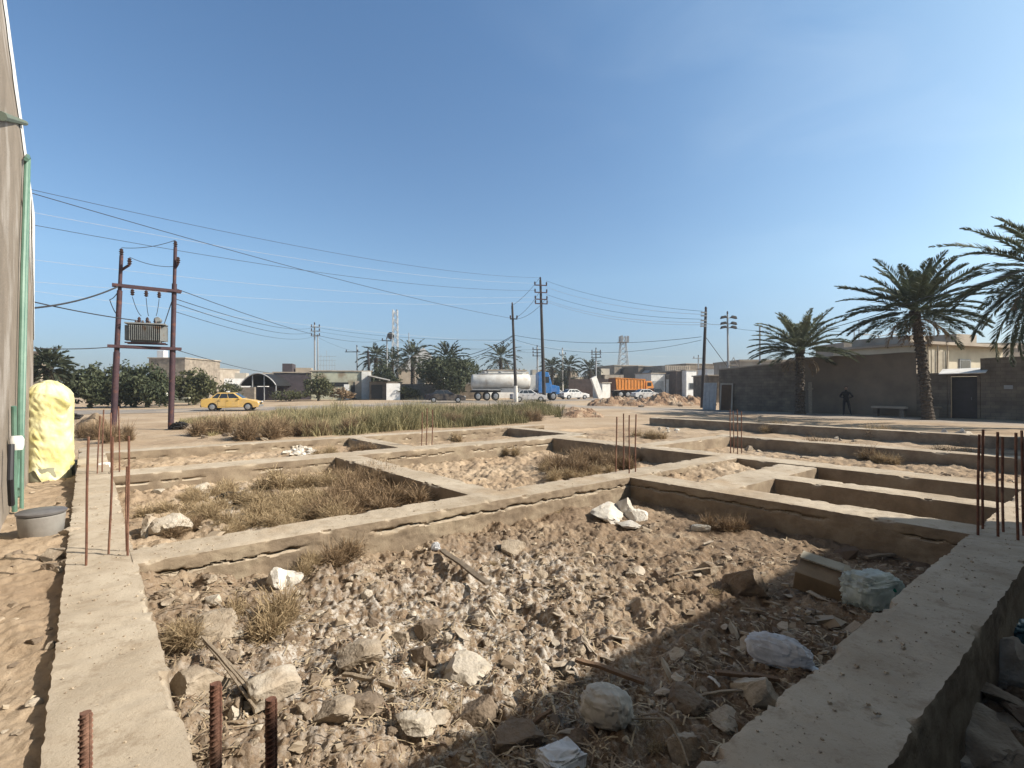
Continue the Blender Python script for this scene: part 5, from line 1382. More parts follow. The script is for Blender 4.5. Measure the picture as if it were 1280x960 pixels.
# tanker lorry
p = P(588, HY, 66)
tk = thing('tanker_truck', 'white tanker lorry with bright blue cab parked beside the road', 'truck', (p.x, 67, RD), R(7))
tk.scale = (.87, .95, 1.05)
M_tankw = mat('tank_white', (.66, .64, .60), (.50, .46, .41), scale=1.1, rough=.5, bump=0, third=((.36, .30, .24), .8, .55, .72), coord='obj')
m = MB(); n = 20
def ell(x, a, b, zc): return [(x, a * math.cos(2 * math.pi * k / n), zc + b * math.sin(2 * math.pi * k / n)) for k in range(n)]
rings = [ell(0, .6, .5, 2.25), ell(.12, 1.02, .86, 2.25), ell(.3, 1.15, .98, 2.25), ell(8.6, 1.15, .98, 2.3), ell(8.78, 1.02, .86, 2.3), ell(8.9, .6, .5, 2.3)]
vv = [q for r_ in rings for q in r_]
m.add(vv, [(i * n + k, i * n + (k + 1) % n, (i + 1) * n + (k + 1) % n, (i + 1) * n + k) for i in range(5) for k in range(n)] + [tuple(range(n)), tuple(5 * n + k for k in range(n))])
m.build('tank', M_tankw, tk, smooth=True)
m = MB(); m.box((4.4, 0, 3.34), (6.6, .7, .1)); cw = m.build('catwalk', M_steel, tk)
for x in (2, 4.4, 6.8):
    m = MB(); m.lathe([(.3, 0), (.32, .12), (.24, .2)], (x, 0, 3.38), 12); m.build('hatch', M_steel, cw, smooth=True)
m = MB(); m.box((5.2, .5, 1.12), (10.6, .14, .22)); m.box((5.2, -.5, 1.12), (10.6, .14, .22)); m.box((2.3, 0, 1.2), (4.4, 2.2, .12)); m.build('chassis', M_black, tk)
m = MB(); m.box((2.3, -1.14, 1.36), (8.0 - 3.6, .05, .14)); m.box((5.8, -1.14, 1.25), (3, .05, .5)); m.build('side_rail', M_steel, tk)
for x in (1.0, 2.3, 3.6, 8.1, 9.3, 12.2):
    for s in (-1, 1): wheel(tk, x, s * .95, .52, .32)
for s in (-1, 1):
    m = MB(); m.box((6.6, s * .8, .6), (.16, .16, 1.1)); m.build('landing_leg', M_steel, tk)
M_blue = paint('truck_blue', (.035, .20, .52))
m = MB(); m.prism([(9.95, .9), (9.95, 3.35), (10.4, 3.6), (11.5, 3.45), (11.95, 2.1), (12.0, .9)], -1.2, 1.2, 'XZ'); m.build('cab', M_blue, tk, bevel=.06)
m = MB(); m.prism([(12.0, .75), (12.0, 1.95), (13.2, 1.75), (13.3, .75)], -.85, .85, 'XZ'); bn_ = m.build('bonnet', M_blue, tk, bevel=.06)
m = MB(); m.box((13.32, 0, 1.25), (.04, 1.0, .6)); m.build('grille', M_black, bn_)
m = MB(); m.box((13.4, 0, .72), (.16, 2.2, .3)); m.build('bumper', M_chrome, tk)
for s in (-1, 1):
    m = MB(); m.box((11.1, s * 1.205, 2.55), (.9, .02, .75)); m.build('side_window', M_glass, tk)
    m = MB(); m.box((12.2, s * .97, 1.1), (1.35, .42, .1)); m.build('mudguard', M_blue, tk)
m = MB(); m.add([(11.97, -1.05, 2.2), (11.97, 1.05, 2.2), (11.55, 1.05, 3.35), (11.55, -1.05, 3.35)], [(0, 1, 2, 3)]); m.build('windscreen', M_glass, tk)
# orange tipper
p = P(766, HY, 86)
tp = thing('tipper_truck', 'orange high sided tipper truck with ribbed body parked facing right', 'truck', (p.x, 86, RD), R(16))
M_orange = mat('tipper_orange', (.72, .27, .05), (.58, .21, .04), scale=1.5, rough=.5, bump=0, third=((.36, .17, .08), 1.2, .58, .72), coord='obj')
m = MB(); m.prism([(.1, 1.25), (-.1, 3.3), (5.4, 3.05), (5.2, 1.25)], -1.22, 1.22, 'XZ'); bd = m.build('cargo_body', M_orange, tp)
m = MB()
for k in range(9):
    for s in (-1, 1): m.box((.45 + .58 * k, s * 1.25, 2.2), (.09, .07, 1.85))
for s in (-1, 1):
    m.box((2.65, s * 1.26, 3.12), (5.4, .08, .12), rot=(0, R(2.5), 0)); m.box((2.65, s * 1.26, 1.34), (5.1, .09, .14))
m.build('body_rib', M_orange, bd)
m = MB(); m.box((-.12, 0, 2.2), (.1, 2.3, 1.9), rot=(0, R(-5.5), 0)); m.build('tailgate', mat('tipper_rust', (.16, .07, .045), bump=.1), tp)
m = MB(); m.box((3.3, .45, 1.0), (6.8, .14, .26)); m.box((3.3, -.45, 1.0), (6.8, .14, .26)); m.build('chassis', M_black, tp)
m = MB(); m.prism([(5.5, .9), (5.5, 2.75), (6.6, 2.75), (6.95, 1.9), (7.0, .9)], -1.15, 1.15, 'XZ'); m.build('cab', M_orange, tp, bevel=.05)
for s in (-1, 1):
    m = MB(); m.box((6.15, s * 1.155, 2.2), (.75, .02, .6)); m.build('side_window', M_glass, tp)
    m = MB(); m.box((7.02, s * .85, 1.15), (.06, .3, .2)); m.build('headlight', M_lampclear, tp)
m = MB(); m.add([(6.96, -1.0, 1.98), (6.96, 1.0, 1.98), (6.66, 1.0, 2.7), (6.66, -1.0, 2.7)], [(0, 1, 2, 3)]); m.build('windscreen', M_glass, tp)
m = MB(); m.box((7.08, 0, .72), (.16, 2.2, .3)); m.build('bumper', M_chrome, tp)
for x in (.9, 2.2, 6.2):
    for s in (-1, 1): wheel(tp, x, s * .95, .53, .34)
# ------------------------------------------------------------------ yellow wrapped tank and tub by the house
c = P(56, 594, 1.5 * FPX / (594 - HY)); tx, ty = c.x - .68, c.y + .85; tz = gz(tx, ty)
yt = thing('wrapped_water_tank', 'tall water tank wrapped in crumpled yellow plastic sheet beside the house', 'water tank', (tx, ty, tz - .02))
M_tankbody = mat('tank_base', (.30, .29, .20), (.22, .21, .15), bump=.05)
m = MB(); m.lathe([(.33, 0), (.36, .02), (.36, .25), (.34, .28)], (0, 0, 0), 28); m.build('tank_base', M_tankbody, yt, smooth=True)
M_yfilm = bpy.data.materials.new('yellow_plastic_film'); M_yfilm.use_nodes = True
_n = M_yfilm.node_tree.nodes; _l = M_yfilm.node_tree.links; _b = _n['Principled BSDF']
_t = _n.new('ShaderNodeTexNoise'); _t.inputs['Scale'].default_value = 3.2; _t.inputs['Detail'].default_value = 5
_tc = _n.new('ShaderNodeTexCoord'); _l.new(_tc.outputs['Object'], _t.inputs['Vector'])
_r = _n.new('ShaderNodeValToRGB'); _l.new(_t.outputs['Fac'], _r.inputs['Fac'])
_r.color_ramp.elements[0].position = .38; _r.color_ramp.elements[1].position = .66
_r.color_ramp.elements[0].color = (.70, .62, .25, 1); _r.color_ramp.elements[1].color = (.85, .80, .50, 1)
_l.new(_r.outputs[0], _b.inputs['Base Color']); _b.inputs['Roughness'].default_value = .32; _b.inputs['Specular IOR Level'].default_value = .5
_t2 = _n.new('ShaderNodeTexNoise'); _t2.inputs['Scale'].default_value = 7; _t2.inputs['Detail'].default_value = 3; _t2.inputs['Distortion'].default_value = 1.5
_l.new(_tc.outputs['Object'], _t2.inputs['Vector'])
_bp = _n.new('ShaderNodeBump'); _bp.inputs['Strength'].default_value = .35; _bp.inputs['Distance'].default_value = .03; _l.new(_t2.outputs['Fac'], _bp.inputs['Height']); _l.new(_bp.outputs[0], _b.inputs['Normal'])
na, nz_ = 120, 110
q = np.linspace(0, 2 * np.pi, na, endpoint=False); zz = np.linspace(0, 1, nz_); Q, Zq = np.meshgrid(q, zz)
prof_r = np.interp(Zq, [0, .05, .6, .80, .88, .93, .97, 1], [.365, .352, .345, .352, .335, .28, .20, .10])
cr_ = np.abs(fbm(Q * 1.4, Zq * 5, 400, 3)) ; cr_[:, -8:] = cr_[:, :8][:, ::-1] * .5 + cr_[:, -8:] * .5
fold = .014 * fbm(np.cos(Q) * 1.6 + 5, np.sin(Q) * 1.6 + Zq * 3.2, 401, 2) + .014 * np.abs(vnoise(np.cos(Q) * 2.2 + Zq * 3, np.sin(Q) * 2.2 + Zq * 6, 402)) + .010 * np.abs(vnoise(np.cos(Q) * 4 - Zq * 8, np.sin(Q) * 4 + Zq * 11, 409)) + .014 * np.sin(Zq * 60 + 6 * vnoise(np.cos(Q) * 2, np.sin(Q) * 2, 403)) * np.abs(vnoise(np.cos(Q) * 1.5, np.sin(Q) * 1.5 + Zq * 3, 404))
flap = .10 * np.exp(-((Q - 5.95) / .22) ** 2) * (.3 + .7 * np.exp(-((Zq - .83) / .06) ** 2)) + .09 * np.exp(-((Q - 6.1) / .2) ** 2) * np.exp(-((Zq - .78) / .05) ** 2)
Rr = prof_r + fold + flap
zlow = .20 - .19 * sst(np.sin(Q - 4.97), -.05, .25) + .03 * vnoise(np.cos(Q) * 5, np.sin(Q) * 5, 405)
Zz = zlow + (1.82 - zlow) * Zq + .02 * fbm(np.cos(Q) * 3, np.sin(Q) * 3 + Zq * 4, 406, 3)
V = np.stack([Rr * np.cos(Q), Rr * np.sin(Q), Zz], -1).reshape(-1, 3)
ix = np.arange(na * nz_).reshape(nz_, na); nx_ = np.roll(ix, -1, 1)
F = np.stack([ix[:-1], nx_[:-1], nx_[1:], ix[1:]], -1).reshape(-1, 4)
me = raw_mesh('plastic_wrap', np.concatenate([V, [[0, 0, 1.83]]]), F, smooth=True); link_mesh('plastic_wrap', me, M_yfilm, yt)
m = MB(); m.lathe([(.13, 0), (.13, .03), (.02, .06)], (0, 0, 1.80), 16); m.build('lid', M_yfilm, yt, smooth=True)

g = gpx(51, 672); M_tub = mat('tub_grey', (.33, .31, .28), (.25, .23, .21), scale=5, rough=.7, bump=.1)
tb = thing('round_tub', 'grey round tub with dark flat lid on the dirt by the house', 'tub', (g.x - .13, g.y + .16, g.z - .02))
tb.scale = (.8, .8, .85)
m = MB(); m.lathe([(.20, 0), (.215, .02), (.235, .24), (.225, .25)], (0, 0, 0), 32); m.build('tub_body', M_tub, tb, smooth=True)
m = MB(); m.lathe([(.02, .252), (.22, .252), (.245, .262), (.25, .285), (.235, .295), (.03, .30)], (0, 0, 0), 32); m.build('lid', mat('lid_dark', (.17, .165, .16), (.11, .10, .10), scale=4, rough=.5, bump=.1), tb, smooth=True)
m = MB(); m.box((-.22, .04, .12), (.12, .25, .22)); 

# ------------------------------------------------------------------ starter bars standing out of the foundation
def rebar(px, py_b, py_t, Y, label, group, r=.009, ribbed=False, tilt=(0, 0), zb=None):
    b = P(px, py_b, Y); top = P(px, py_t, Y).z; z0 = (b.z if zb is None else zb) - .05; h = top - z0
    m = MB()
    if ribbed:
        pts = [(tilt[0] * f, tilt[1] * f, h * f) for f in np.linspace(0, 1, 2)]
        m.tube(pts, r * .88, 12)
        k = 0; z = .01; st = .0085
        while z < h - .006:      # oblique ribs on both flanks
            for s in (0, math.pi):
                ring = []
                for j in range(7):
                    a = s + .25 + j / 6 * (math.pi - .5); ring.append((r * .95 * math.cos(a) + tilt[0] * z / h, r * .95 * math.sin(a) + tilt[1] * z / h, z + (j - 3) * .0016))
                m.tube(ring, [r * .08, r * .2, r * .24, r * .25, r * .24, r * .2, r * .08], 5, caps=False)
            z += st * 1.25; k += 1
        for s in (0, math.pi): m.tube([(r * .95 * math.cos(s), r * .95 * math.sin(s), 0), (r * .95 * math.cos(s) + tilt[0], r * .95 * math.sin(s) + tilt[1], h)], r * .16, 4)
    else:
        n = 8; m.tube([(tilt[0] * f + .004 * math.sin(f * 5 + px), tilt[1] * f, h * f) for f in np.linspace(0, 1, n)], r, 8)
    o = m.build('rebar_rod', M_rust, smooth=ribbed); o.location = (b.x, Y, z0)
    return tag(o, label, 'rebar', group)
RB = .35
for px, pt_, lab in ((109, 889, 'leftmost of the three thick ribbed rusty bars at the bottom edge'), (273, 853, 'middle thick ribbed rusty bar at the bottom edge'), (343, 872, 'rightmost thick ribbed rusty bar at the bottom edge')):
    rebar(px, 1100, pt_, 1.0, lab, 'thick ribbed bars in the foreground', .0105, True, tilt=((109 - px) * .00002, 0), zb=RB)
Yc = 1.4 * FPX / (698 - HY)
for px, pb, pt_, lab, tl in ((108, 706, 546, 'leftmost thin bar of the near left bundle', .02), (137, 692, 546, 'middle thin bar of the near left bundle', .03), (161, 694, 545, 'tall right bar of the near left bundle', .0), (159, 688, 583, 'shortest bar of the near left bundle', .0)):
    rebar(px, pb, pt_, 1.4 * FPX / (pb - HY), lab, 'thin bars on the left strip', .0085, tilt=(tl, 0))
for px, pb, pt_, lab in ((770, 590, 521, 'leftmost bar of the four at the middle junction'), (779, 588, 517, 'second bar from left at the middle junction'), (786, 592, 519, 'third bar from left at the middle junction'), (794, 590, 518, 'rightmost bar of the four at the middle junction')):
    rebar(px, pb, pt_, 1.4 * FPX / (pb - HY), lab, 'bars at the middle junction', .011, tilt=(.01, 0))
for px, pb, pt_, lab in ((527, 556, 515, 'leftmost of three far bars behind the weeds pit'), (533, 554, 510, 'middle of three far bars behind the weeds pit'), (540, 556, 512, 'rightmost of three far bars behind the weeds pit')):
    rebar(px, pb, pt_, 1.4 * FPX / (pb - HY), lab, 'far bars before the weeds', .012, tilt=(.02, 0))
for k, (px, pb) in enumerate(((913, 565), (917, 563), (922, 566), (927, 564))):
    rebar(px, pb, 512 + 2 * (k % 2), 1.4 * FPX / (pb - HY), ('first', 'second', 'third', 'fourth')[k] + ' from left of four bars before the lane', 'bars before the lane', .011, tilt=(-.01, 0))
for k, (px, pb, pt_) in enumerate(((1221, 668, 543), (1227, 660, 537), (1246, 670, 540), (1253, 664, 546), (1271, 674, 541), (1279, 668, 538))):
    rebar(px, pb, pt_, 1.4 * FPX / (pb - HY), ('first', 'second', 'third', 'fourth', 'fifth', 'sixth')[k] + ' from left of six dark bars at the right edge', 'bars at the right edge', .011, tilt=(.02 - .008 * k, 0))
# loose bent tie wires and a rusty bar bundle farther along the left strip
for k, (px, pb, pt_) in enumerate(((122, 592, 520), (128, 590, 512), (139, 592, 516), (150, 590, 508))):
    rebar(px, pb, pt_, 1.4 * FPX / (pb - HY), ('first', 'second', 'third', 'fourth')[k] + ' from left of bars beyond the near left bundle', 'bars farther along the left strip', .010, tilt=(.04 - .02 * k, 0))

# ------------------------------------------------------------------ stones
def stone_mesh(name, seed, flat=1.0, sub=4, cuts=9, rough=.085):
    rg = np.random.default_rng(seed)
    bm = bmesh.new(); bmesh.ops.create_icosphere(bm, subdivisions=sub, radius=1)
    co = np.array([v.co[:] for v in bm.verts])
    for k in range(cuts):
        n = rg.normal(size=3); n /= np.linalg.norm(n); d = rg.uniform(.42, .82)
        s = co @ n - d; co = np.where(s[:, None] > 0, co - n * s[:, None] * .97, co)
    co *= (1 + rough * fbm(co[:, 0] * 2.2 + seed, co[:, 1] * 2.2 + co[:, 2] * 1.9, seed, 3))[:, None]
    co *= (1 + rough * .7 * fbm(co[:, 0] * 6 + seed, co[:, 1] * 6 + co[:, 2] * 5, seed + 3, 3, .6))[:, None]
    co[:, 2] *= flat
    for v, c_ in zip(bm.verts, co): v.co = c_
    me = bpy.data.meshes.new(name); bm.to_mesh(me); bm.free()
    for p_ in me.polygons: p_.use_smooth = True
    me.set_sharp_from_angle(angle=R(24))
    return me
M_stone = mat('rubble_stone', (.42, .35, .27), (.30, .24, .175), scale=7, bump=.5, bscale=50, third=((.22, .165, .115), 3, .52, .66))
M_stone_pale = mat('pale_concrete_lump', (.54, .48, .40), (.42, .36, .28), scale=6, bump=.5, bscale=45, third=((.36, .28, .20), 2.5, .52, .68))
M_stone_dark = mat('grey_brown_clod', (.24, .185, .135), (.16, .12, .085), scale=8, bump=.6, bscale=40)
M_limewhite = mat('white_gypsum', (.66, .62, .56), (.50, .45, .38), scale=8, bump=.4, bscale=50)
M_brickred = mat('brick_reddish', (.33, .19, .12), (.25, .15, .10), scale=8, bump=.4, bscale=50, third=((.42, .35, .27), 5, .5, .65))
SM = {}
for nm, mt in (('stone', M_stone), ('pale', M_stone_pale), ('dark', M_stone_dark), ('lime', M_limewhite)):
    SM[nm] = []
    for k in range(6):
        me = stone_mesh('stone', 500 + k * 13 + len(nm), flat=(.75, .55, .9, .45, .65, .35)[k]); me.materials.append(mt); SM[nm].append(me)
def stone(px, py, wpx, label, kind='stone', var=0, flat=1.0, rz=0.0, name='stone', group=None, cat='stone', me=None, tilt=0., sink=.15, asp=1.0):
    g = gpx(px, py); s = wpx / FPX * math.hypot(g.x, g.y) / 1.5
    o = bpy.data.objects.new(name, me or SM[kind][var]); COL.objects.link(o)
    o.scale = (s, s * asp, s * flat); o.rotation_euler = (tilt, tilt * .5, rz); o.location = (g.x, g.y + s * .25, g.z + s * flat * sink)
    return tag(o, label, cat, group)
stone(582, 846, 50, 'pale angular concrete lump in the sunlit rubble, brightest of the near stones', 'pale', 0, .85, .4)
stone(515, 912, 46, 'flat wedge shaped pale slab lying just above the shadow edge', 'pale', 3, .8, .9)
stone(545, 903, 30, 'small cream flat tile just right of the wedge slab', 'pale', 5, .9, 2.1)
stone(452, 832, 54, 'broad tan slab buried in rubble behind the broken block', 'stone', 3, 1., .5)
stone(500, 800, 20, 'small tan stone right of the broad tan slab', 'stone', 2)
stone(262, 795, 42, 'grey brown stone with dark shadow beside the dry tuft', 'stone', 0, 1., 1.2)
stone(238, 868, 58, 'large rounded dirt clod against the left strip', 'stone', 4, .9, .3)
stone(535, 790, 26, 'brown clod in the middle of the rubble', 'dark', 0, 1., 2)
stone(525, 830, 36, 'big dark clod left of the pale concrete lump', 'dark', 2, .9, 1)
stone(420, 900, 46, 'flat grey stone in front of the broken block', 'stone', 3, 1., .2)
stone(450, 890, 40, 'dark grey flat stone between block and wedge slab', 'dark', 3, 1., 1.2)
stone(935, 742, 44, 'grey rough clod at the shadow edge left of the cardboard', 'dark', 2, 1., .7)
stone(858, 885, 40, 'dark grey stone right of the grey sack in shade', 'dark', 0, 1., .2)
stone(948, 880, 44, 'reddish cream stone touching the shaded strip', 'pale', 2, 1., .9)
stone(905, 905, 32, 'rounded grey stone below the reddish stone', 'pale', 4)
stone(1030, 945, 42, 'cream lump at the foot of the wide shaded strip', 'pale', 0, 1., .3)
stone(1255, 850, 60, 'pale jagged lump in the dark trench at the right edge', 'pale', 2, 1., .5)
stone(1225, 940, 60, 'tan lump low in the dark trench corner', 'stone', 0, 1., .8)
stone(1190, 955, 46, 'pale lump at the bottom edge by the wide strip', 'pale', 1, 1., 1.8)
stone(850, 945, 36, 'upright tan stone piece in the shaded litter', 'stone', 2, 1.3, .4)
stone(715, 935, 34, 'round brown clod left of white foam piece', 'dark', 4)
stone(640, 935, 60, 'broad dark clod in the shade at bottom middle', 'dark', 1, 1., .5)
stone(600, 905, 50, 'dark clod just inside the shadow edge', 'dark', 2, .9, 2.)
stone(797, 716, 15, 'small cream stone in sunny middle of front pit', 'pale', 4)
stone(885, 715, 22, 'tan stone among straw right of the front pit', 'stone', 4)
stone(640, 690, 30, 'grey tan stone below the cracked strip', 'stone', 1)
stone(1130, 648, 34, 'bright white plaster block between two right strips', 'lime', 0, .8, .3, name='plaster_block', cat='block')
stone(758, 648, 38, 'largest white lump below the middle junction', 'lime', 4, 1., .2, name='plaster_lump', cat='rubble')
stone(780, 642, 24, 'upright white lump in the pile below middle junction', 'lime', 2, 1.2, .9, name='plaster_lump', cat='rubble')
stone(795, 648, 22, 'white lump at the right of the pile below middle junction', 'lime', 0, 1., 1.9, name='plaster_lump', cat='rubble')
stone(785, 658, 26, 'thin flat white shard before the pile below middle junction', 'lime', 5, .7, .4, name='plaster_lump', cat='rubble')
stone(344, 730, 30, 'white lump left of dry brush below the cracked strip', 'lime', 2, 1., .3)
stone(362, 728, 22, 'second white lump left of dry brush below the cracked strip', 'lime', 0, 1., 1.3)
stone(188, 668, 30, 'cream stone tucked in corner beside the left strip', 'pale', 2)
stone(210, 664, 30, 'pale stone next to the corner stone by the left strip', 'pale', 0)
stone(200, 612, 15, 'small upright cream stone in the far left weedy pit', 'pale', 2, 1.2)
stone(250, 612, 13, 'small pointed stone in the far left weedy pit', 'pale', 4, 1.2)
stone(68, 700, 24, 'tan stone on dirt left of the long strip', 'stone', 1)
stone(85, 668, 16, 'grey stone right of the tub', 'stone', 3)
# piles of white rubble
def pile(px0, px1, py0, py1, n, wmin, wmax, label, group, kinds, seed):
    rg = np.random.default_rng(seed)
    for k in range(n):
        stone(rg.uniform(px0, px1), rg.uniform(py0, py1), rg.uniform(wmin, wmax), label, kinds[k % len(kinds)], int(rg.integers(0, 6)), rg.uniform(.7, 1.2), rg.uniform(0, 6), group=group, asp=rg.uniform(.6, 1.1), name='rubble_stone', cat='rubble', tilt=rg.uniform(-.4, .4))
pile(355, 395, 560, 571, 26, 4, 10, 'white plaster chunk in the small bright heap beyond the left pits', 'white rubble heap', ('lime', 'lime', 'pale'), 1)
pile(1170, 1215, 543, 554, 16, 5, 13, 'pale rubble chunk in the heap behind the far right strip', 'pale heap behind right strip', ('lime', 'pale', 'stone'), 2)
pile(1040, 1075, 540, 552, 14, 2, 6, 'small pale stone behind the far right strip', 'stones behind the far right strip', ('pale', 'stone'), 3)
pile(820, 850, 535, 541, 10, 2, 5, 'small pale stone at the end of the farthest strip', 'stones at the farthest strip end', ('pale', 'lime'), 4)
pile(250, 330, 538, 552, 12, 4, 10, 'stone on bare dirt before the weed band', 'stones before the weed band', ('stone', 'pale', 'dark'), 6)
pile(190, 420, 700, 960, 60, 5, 17, 'irregular tan stone in the left half of the front pit', 'stones in left front pit', ('stone', 'dark', 'pale', 'stone'), 8)
pile(420, 800, 690, 930, 66, 4, 14, 'irregular stone in the middle of the front pit', 'stones in middle front pit', ('stone', 'dark', 'stone', 'pale'), 9)
pile(700, 1000, 760, 950, 30, 6, 17, 'stone lying in the shaded part of the front pit', 'stones in shaded front pit', ('stone', 'dark', 'pale'), 10)
pile(1180, 1279, 800, 958, 16, 14, 44, 'stone lying in the dark trench right of the wide strip', 'stones in dark trench', ('stone', 'dark', 'pale'), 11)
pile(5, 90, 690, 930, 18, 5, 14, 'small stone on the dirt left of the long strip', 'stones on left dirt', ('stone', 'pale', 'dark'), 12)
pile(185, 560, 590, 665, 18, 5, 16, 'stone lying in the weedy left pit', 'stones in weedy left pit', ('stone', 'pale', 'dark'), 13)
pile(870, 1160, 562, 580, 8, 4, 10, 'stone on the sunlit soil between right strips', 'stones between right strips', ('pale', 'stone'), 14)
# chips and crumbs too many to count
rg = np.random.default_rng(21); n = 32000
pxs = rg.uniform(-40, 1320, n); pys = 560 + 420 * rg.random(n) ** .75
Yg = 1.72 * FPX / (pys - HY); Xg = (pxs - 640) / FPX * Yg
u, v, fr, ri, pi = masks(Xg, Yg)
k = rg.random(n) < sst(fbm(Xg * .9, Yg * .9, 460, 3), -.55, .35) * (.10 * (u < -.1) + fr * .95 + ri * .6 + (pi * (1 - fr)) * .75); k &= (np.abs(v - .83) > .3) & (np.abs(v - 5.3) > .3) & ~((u > -.2) & (u < .4))
k &= ~((u > 6.4) & (u < 7.1) & (v < 5.1))
Xg, Yg, u, v = Xg[k], Yg[k], u[k], v[k]; n = len(Xg); Zg = height(Xg, Yg)
s = (.004 + .016 * rg.random(n) ** 3) * np.clip(np.hypot(Xg, Yg) / 3.2, .8, 2.2)
cube = np.array([(-1, -1, -.6), (1, -.8, -.6), (.9, 1, -.6), (-.8, .9, -.6), (-.6, -.7, .5), (.7, -.5, .6), (.5, .6, .4), (-.7, .5, .6)])
fc = np.array([(0, 3, 2, 1), (4, 5, 6, 7), (0, 1, 5, 4), (1, 2, 6, 5), (2, 3, 7, 6), (3, 0, 4, 7)])
k_big = rg.random(n) < .05; s = np.where(k_big, s * rg.uniform(1.6, 3.0, n), s); a = rg.uniform(0, 6.28, n); ca, sa = np.cos(a), np.sin(a)
jit = cube[None] * rg.uniform(.55, 1.3, (n, 8, 3)) * np.stack([s * rg.uniform(.7, 1.6, n), s, s * rg.uniform(.3, .9, n)], -1)[:, None, :]
tl = rg.uniform(-.5, .5, n)[:, None]; jz = jit[..., 2] + jit[..., 0] * tl
V = np.stack([Xg[:, None] + jit[..., 0] * ca[:, None] - jit[..., 1] * sa[:, None], Yg[:, None] + jit[..., 0] * sa[:, None] + jit[..., 1] * ca[:, None], Zg[:, None] + jz + s[:, None] * .2], -1).reshape(-1, 3)
F = (np.arange(n)[:, None, None] * 8 + fc[None]).reshape(-1, 4)
L_chip = leaf_mat('chip', (.52, .425, .31), (.12, .08, .052), 0)
# crumbs lying on the strips
nb_ = 1300; uu = np.concatenate([rg.uniform(-.1, .3, 450), rg.uniform(.3, 10, 450), rg.uniform(.4, 9, 400)]); vv_ = np.concatenate([rg.uniform(.9, 9, 450), rg.uniform(.63, 1.03, 450), rg.uniform(5.08, 5.53, 400)])
Xc, Yc2 = xy(uu, vv_); sc_ = .0025 + .008 * rg.random(nb_) ** 4
jb = cube[None] * rg.uniform(.55, 1.3, (nb_, 8, 3)) * sc_[:, None, None]
Vb = np.stack([Xc[:, None] + jb[..., 0], Yc2[:, None] + jb[..., 1], .352 + jb[..., 2]], -1).reshape(-1, 3)
F = np.concatenate([F, (np.arange(nb_)[:, None, None] * 8 + fc[None]).reshape(-1, 4) + len(V)]); V = np.concatenate([V, Vb]); n += nb_
o = tri_mesh('rubble_chips', V, F, np.repeat(np.concatenate([np.clip(rg.beta(1.6, 1.9, n - nb_), 0, 1), rg.uniform(.35, .95, nb_)]), 8), L_chip); tag(o, 'countless small chips and crumbs of rubble over the pit floor', 'rubble chips', kind='stuff')
# straw, splinters and scraps of palm leaf
n = 9000; pxs = rg.uniform(185, 1180, n); pys = 640 + 330 * rg.random(n) ** .8
Yg = 1.72 * FPX / (pys - HY); Xg = (pxs - 640) / FPX * Yg; u, v, fr, ri, pi = masks(Xg, Yg)
k = (fr > .9) & (rg.random(n) < .25 + .75 * (fbm(Xg * 1.1, Yg * 1.1, 450, 2) > .05)); Xg, Yg = Xg[k], Yg[k]; n = len(Xg); Zg = height(Xg, Yg) + .008
ln = .012 + .075 * rg.random(n) ** 2.2; a = rg.uniform(0, 6.28, n) ; wd = rg.uniform(.0015, .005, n); up = rg.normal(.0, .22, n)
d = np.stack([np.cos(a), np.sin(a), up], -1) * ln[:, None]; sd = np.stack([-np.sin(a), np.cos(a), 0 * a], -1) * wd[:, None]; hh = np.stack([0 * a, 0 * a, wd * 1.2], -1)
C = np.stack([Xg, Yg, Zg + np.abs(d[:, 2]) * .5], -1); bend = np.stack([0 * a, 0 * a, rg.uniform(-.1, .25, n) * ln], -1)
V = np.stack([C - d - sd, C - d + sd, C + bend - sd + hh, C + bend + sd + hh, C + d - sd, C + d + sd], 1).reshape(-1, 3)
b = np.arange(n)[:, None] * 6; F = np.concatenate([b + np.array((0, 1, 3, 2)), b + np.array((2, 3, 5, 4))])
o = tri_mesh('straw_litter', V, F, np.repeat(rg.random(n), 6), leaf_mat('straw', (.55, .44, .29), (.17, .11, .07), 0)); tag(o, 'straw, splinters and leaf scraps strewn over the front pit', 'straw litter', kind='stuff')

# ------------------------------------------------------------------ single pieces of rubbish
def place(name, label, cat, px, py, rz=0, rot=None, dz=0.0):
    g = gpx(px, py); return thing(name, label, cat, (g.x, g.y, g.z + dz), rz, rot=rot), math.hypot(g.x, g.y) / FPX
# hollow concrete block
t, k = place('broken_block', 'broken concrete block lying tilted in the sunlit rubble by the laths', 'block', 345, 864, rot=(R(10), R(-8), R(38)), dz=-.01)
def rough_block(name, L, W, H, seed, mt, parent):
    bm = bmesh.new(); bmesh.ops.create_cube(bm, size=1); bmesh.ops.subdivide_edges(bm, edges=bm.edges, cuts=14, use_grid_fill=True)
    co = np.array([v.co[:] for v in bm.verts]) * (L, W, H)
    q = np.abs(co) / (L / 2, W / 2, H / 2); cnr = np.sort(q, 1)[:, 1]
    n1 = fbm(co[:, 0] * 14 + seed, co[:, 1] * 14 + co[:, 2] * 11, seed, 4, .6); wear = np.clip((cnr - .72) / .28, 0, 1) * (.10 + .16 * np.clip(fbm(co[:, 0] * 7, co[:, 1] * 7 + co[:, 2] * 6, seed + 4, 3) + .2, 0, 1))
    co = co * (1 - wear[:, None]) + co / np.linalg.norm(co, axis=1)[:, None] * (n1 * .006)[:, None]
    co[:, 2] -= np.where(co[:, 0] > L * .22, np.clip(co[:, 0] - L * .22, 0, 1) * .45 * (co[:, 2] > 0), 0)
    for v, c_ in zip(bm.verts, co): v.co = c_
    me = bpy.data.meshes.new(name); bm.to_mesh(me); bm.free()
    for p_ in me.polygons: p_.use_smooth = True
    me.set_sharp_from_angle(angle=R(30)); return link_mesh(name, me, mt, parent)
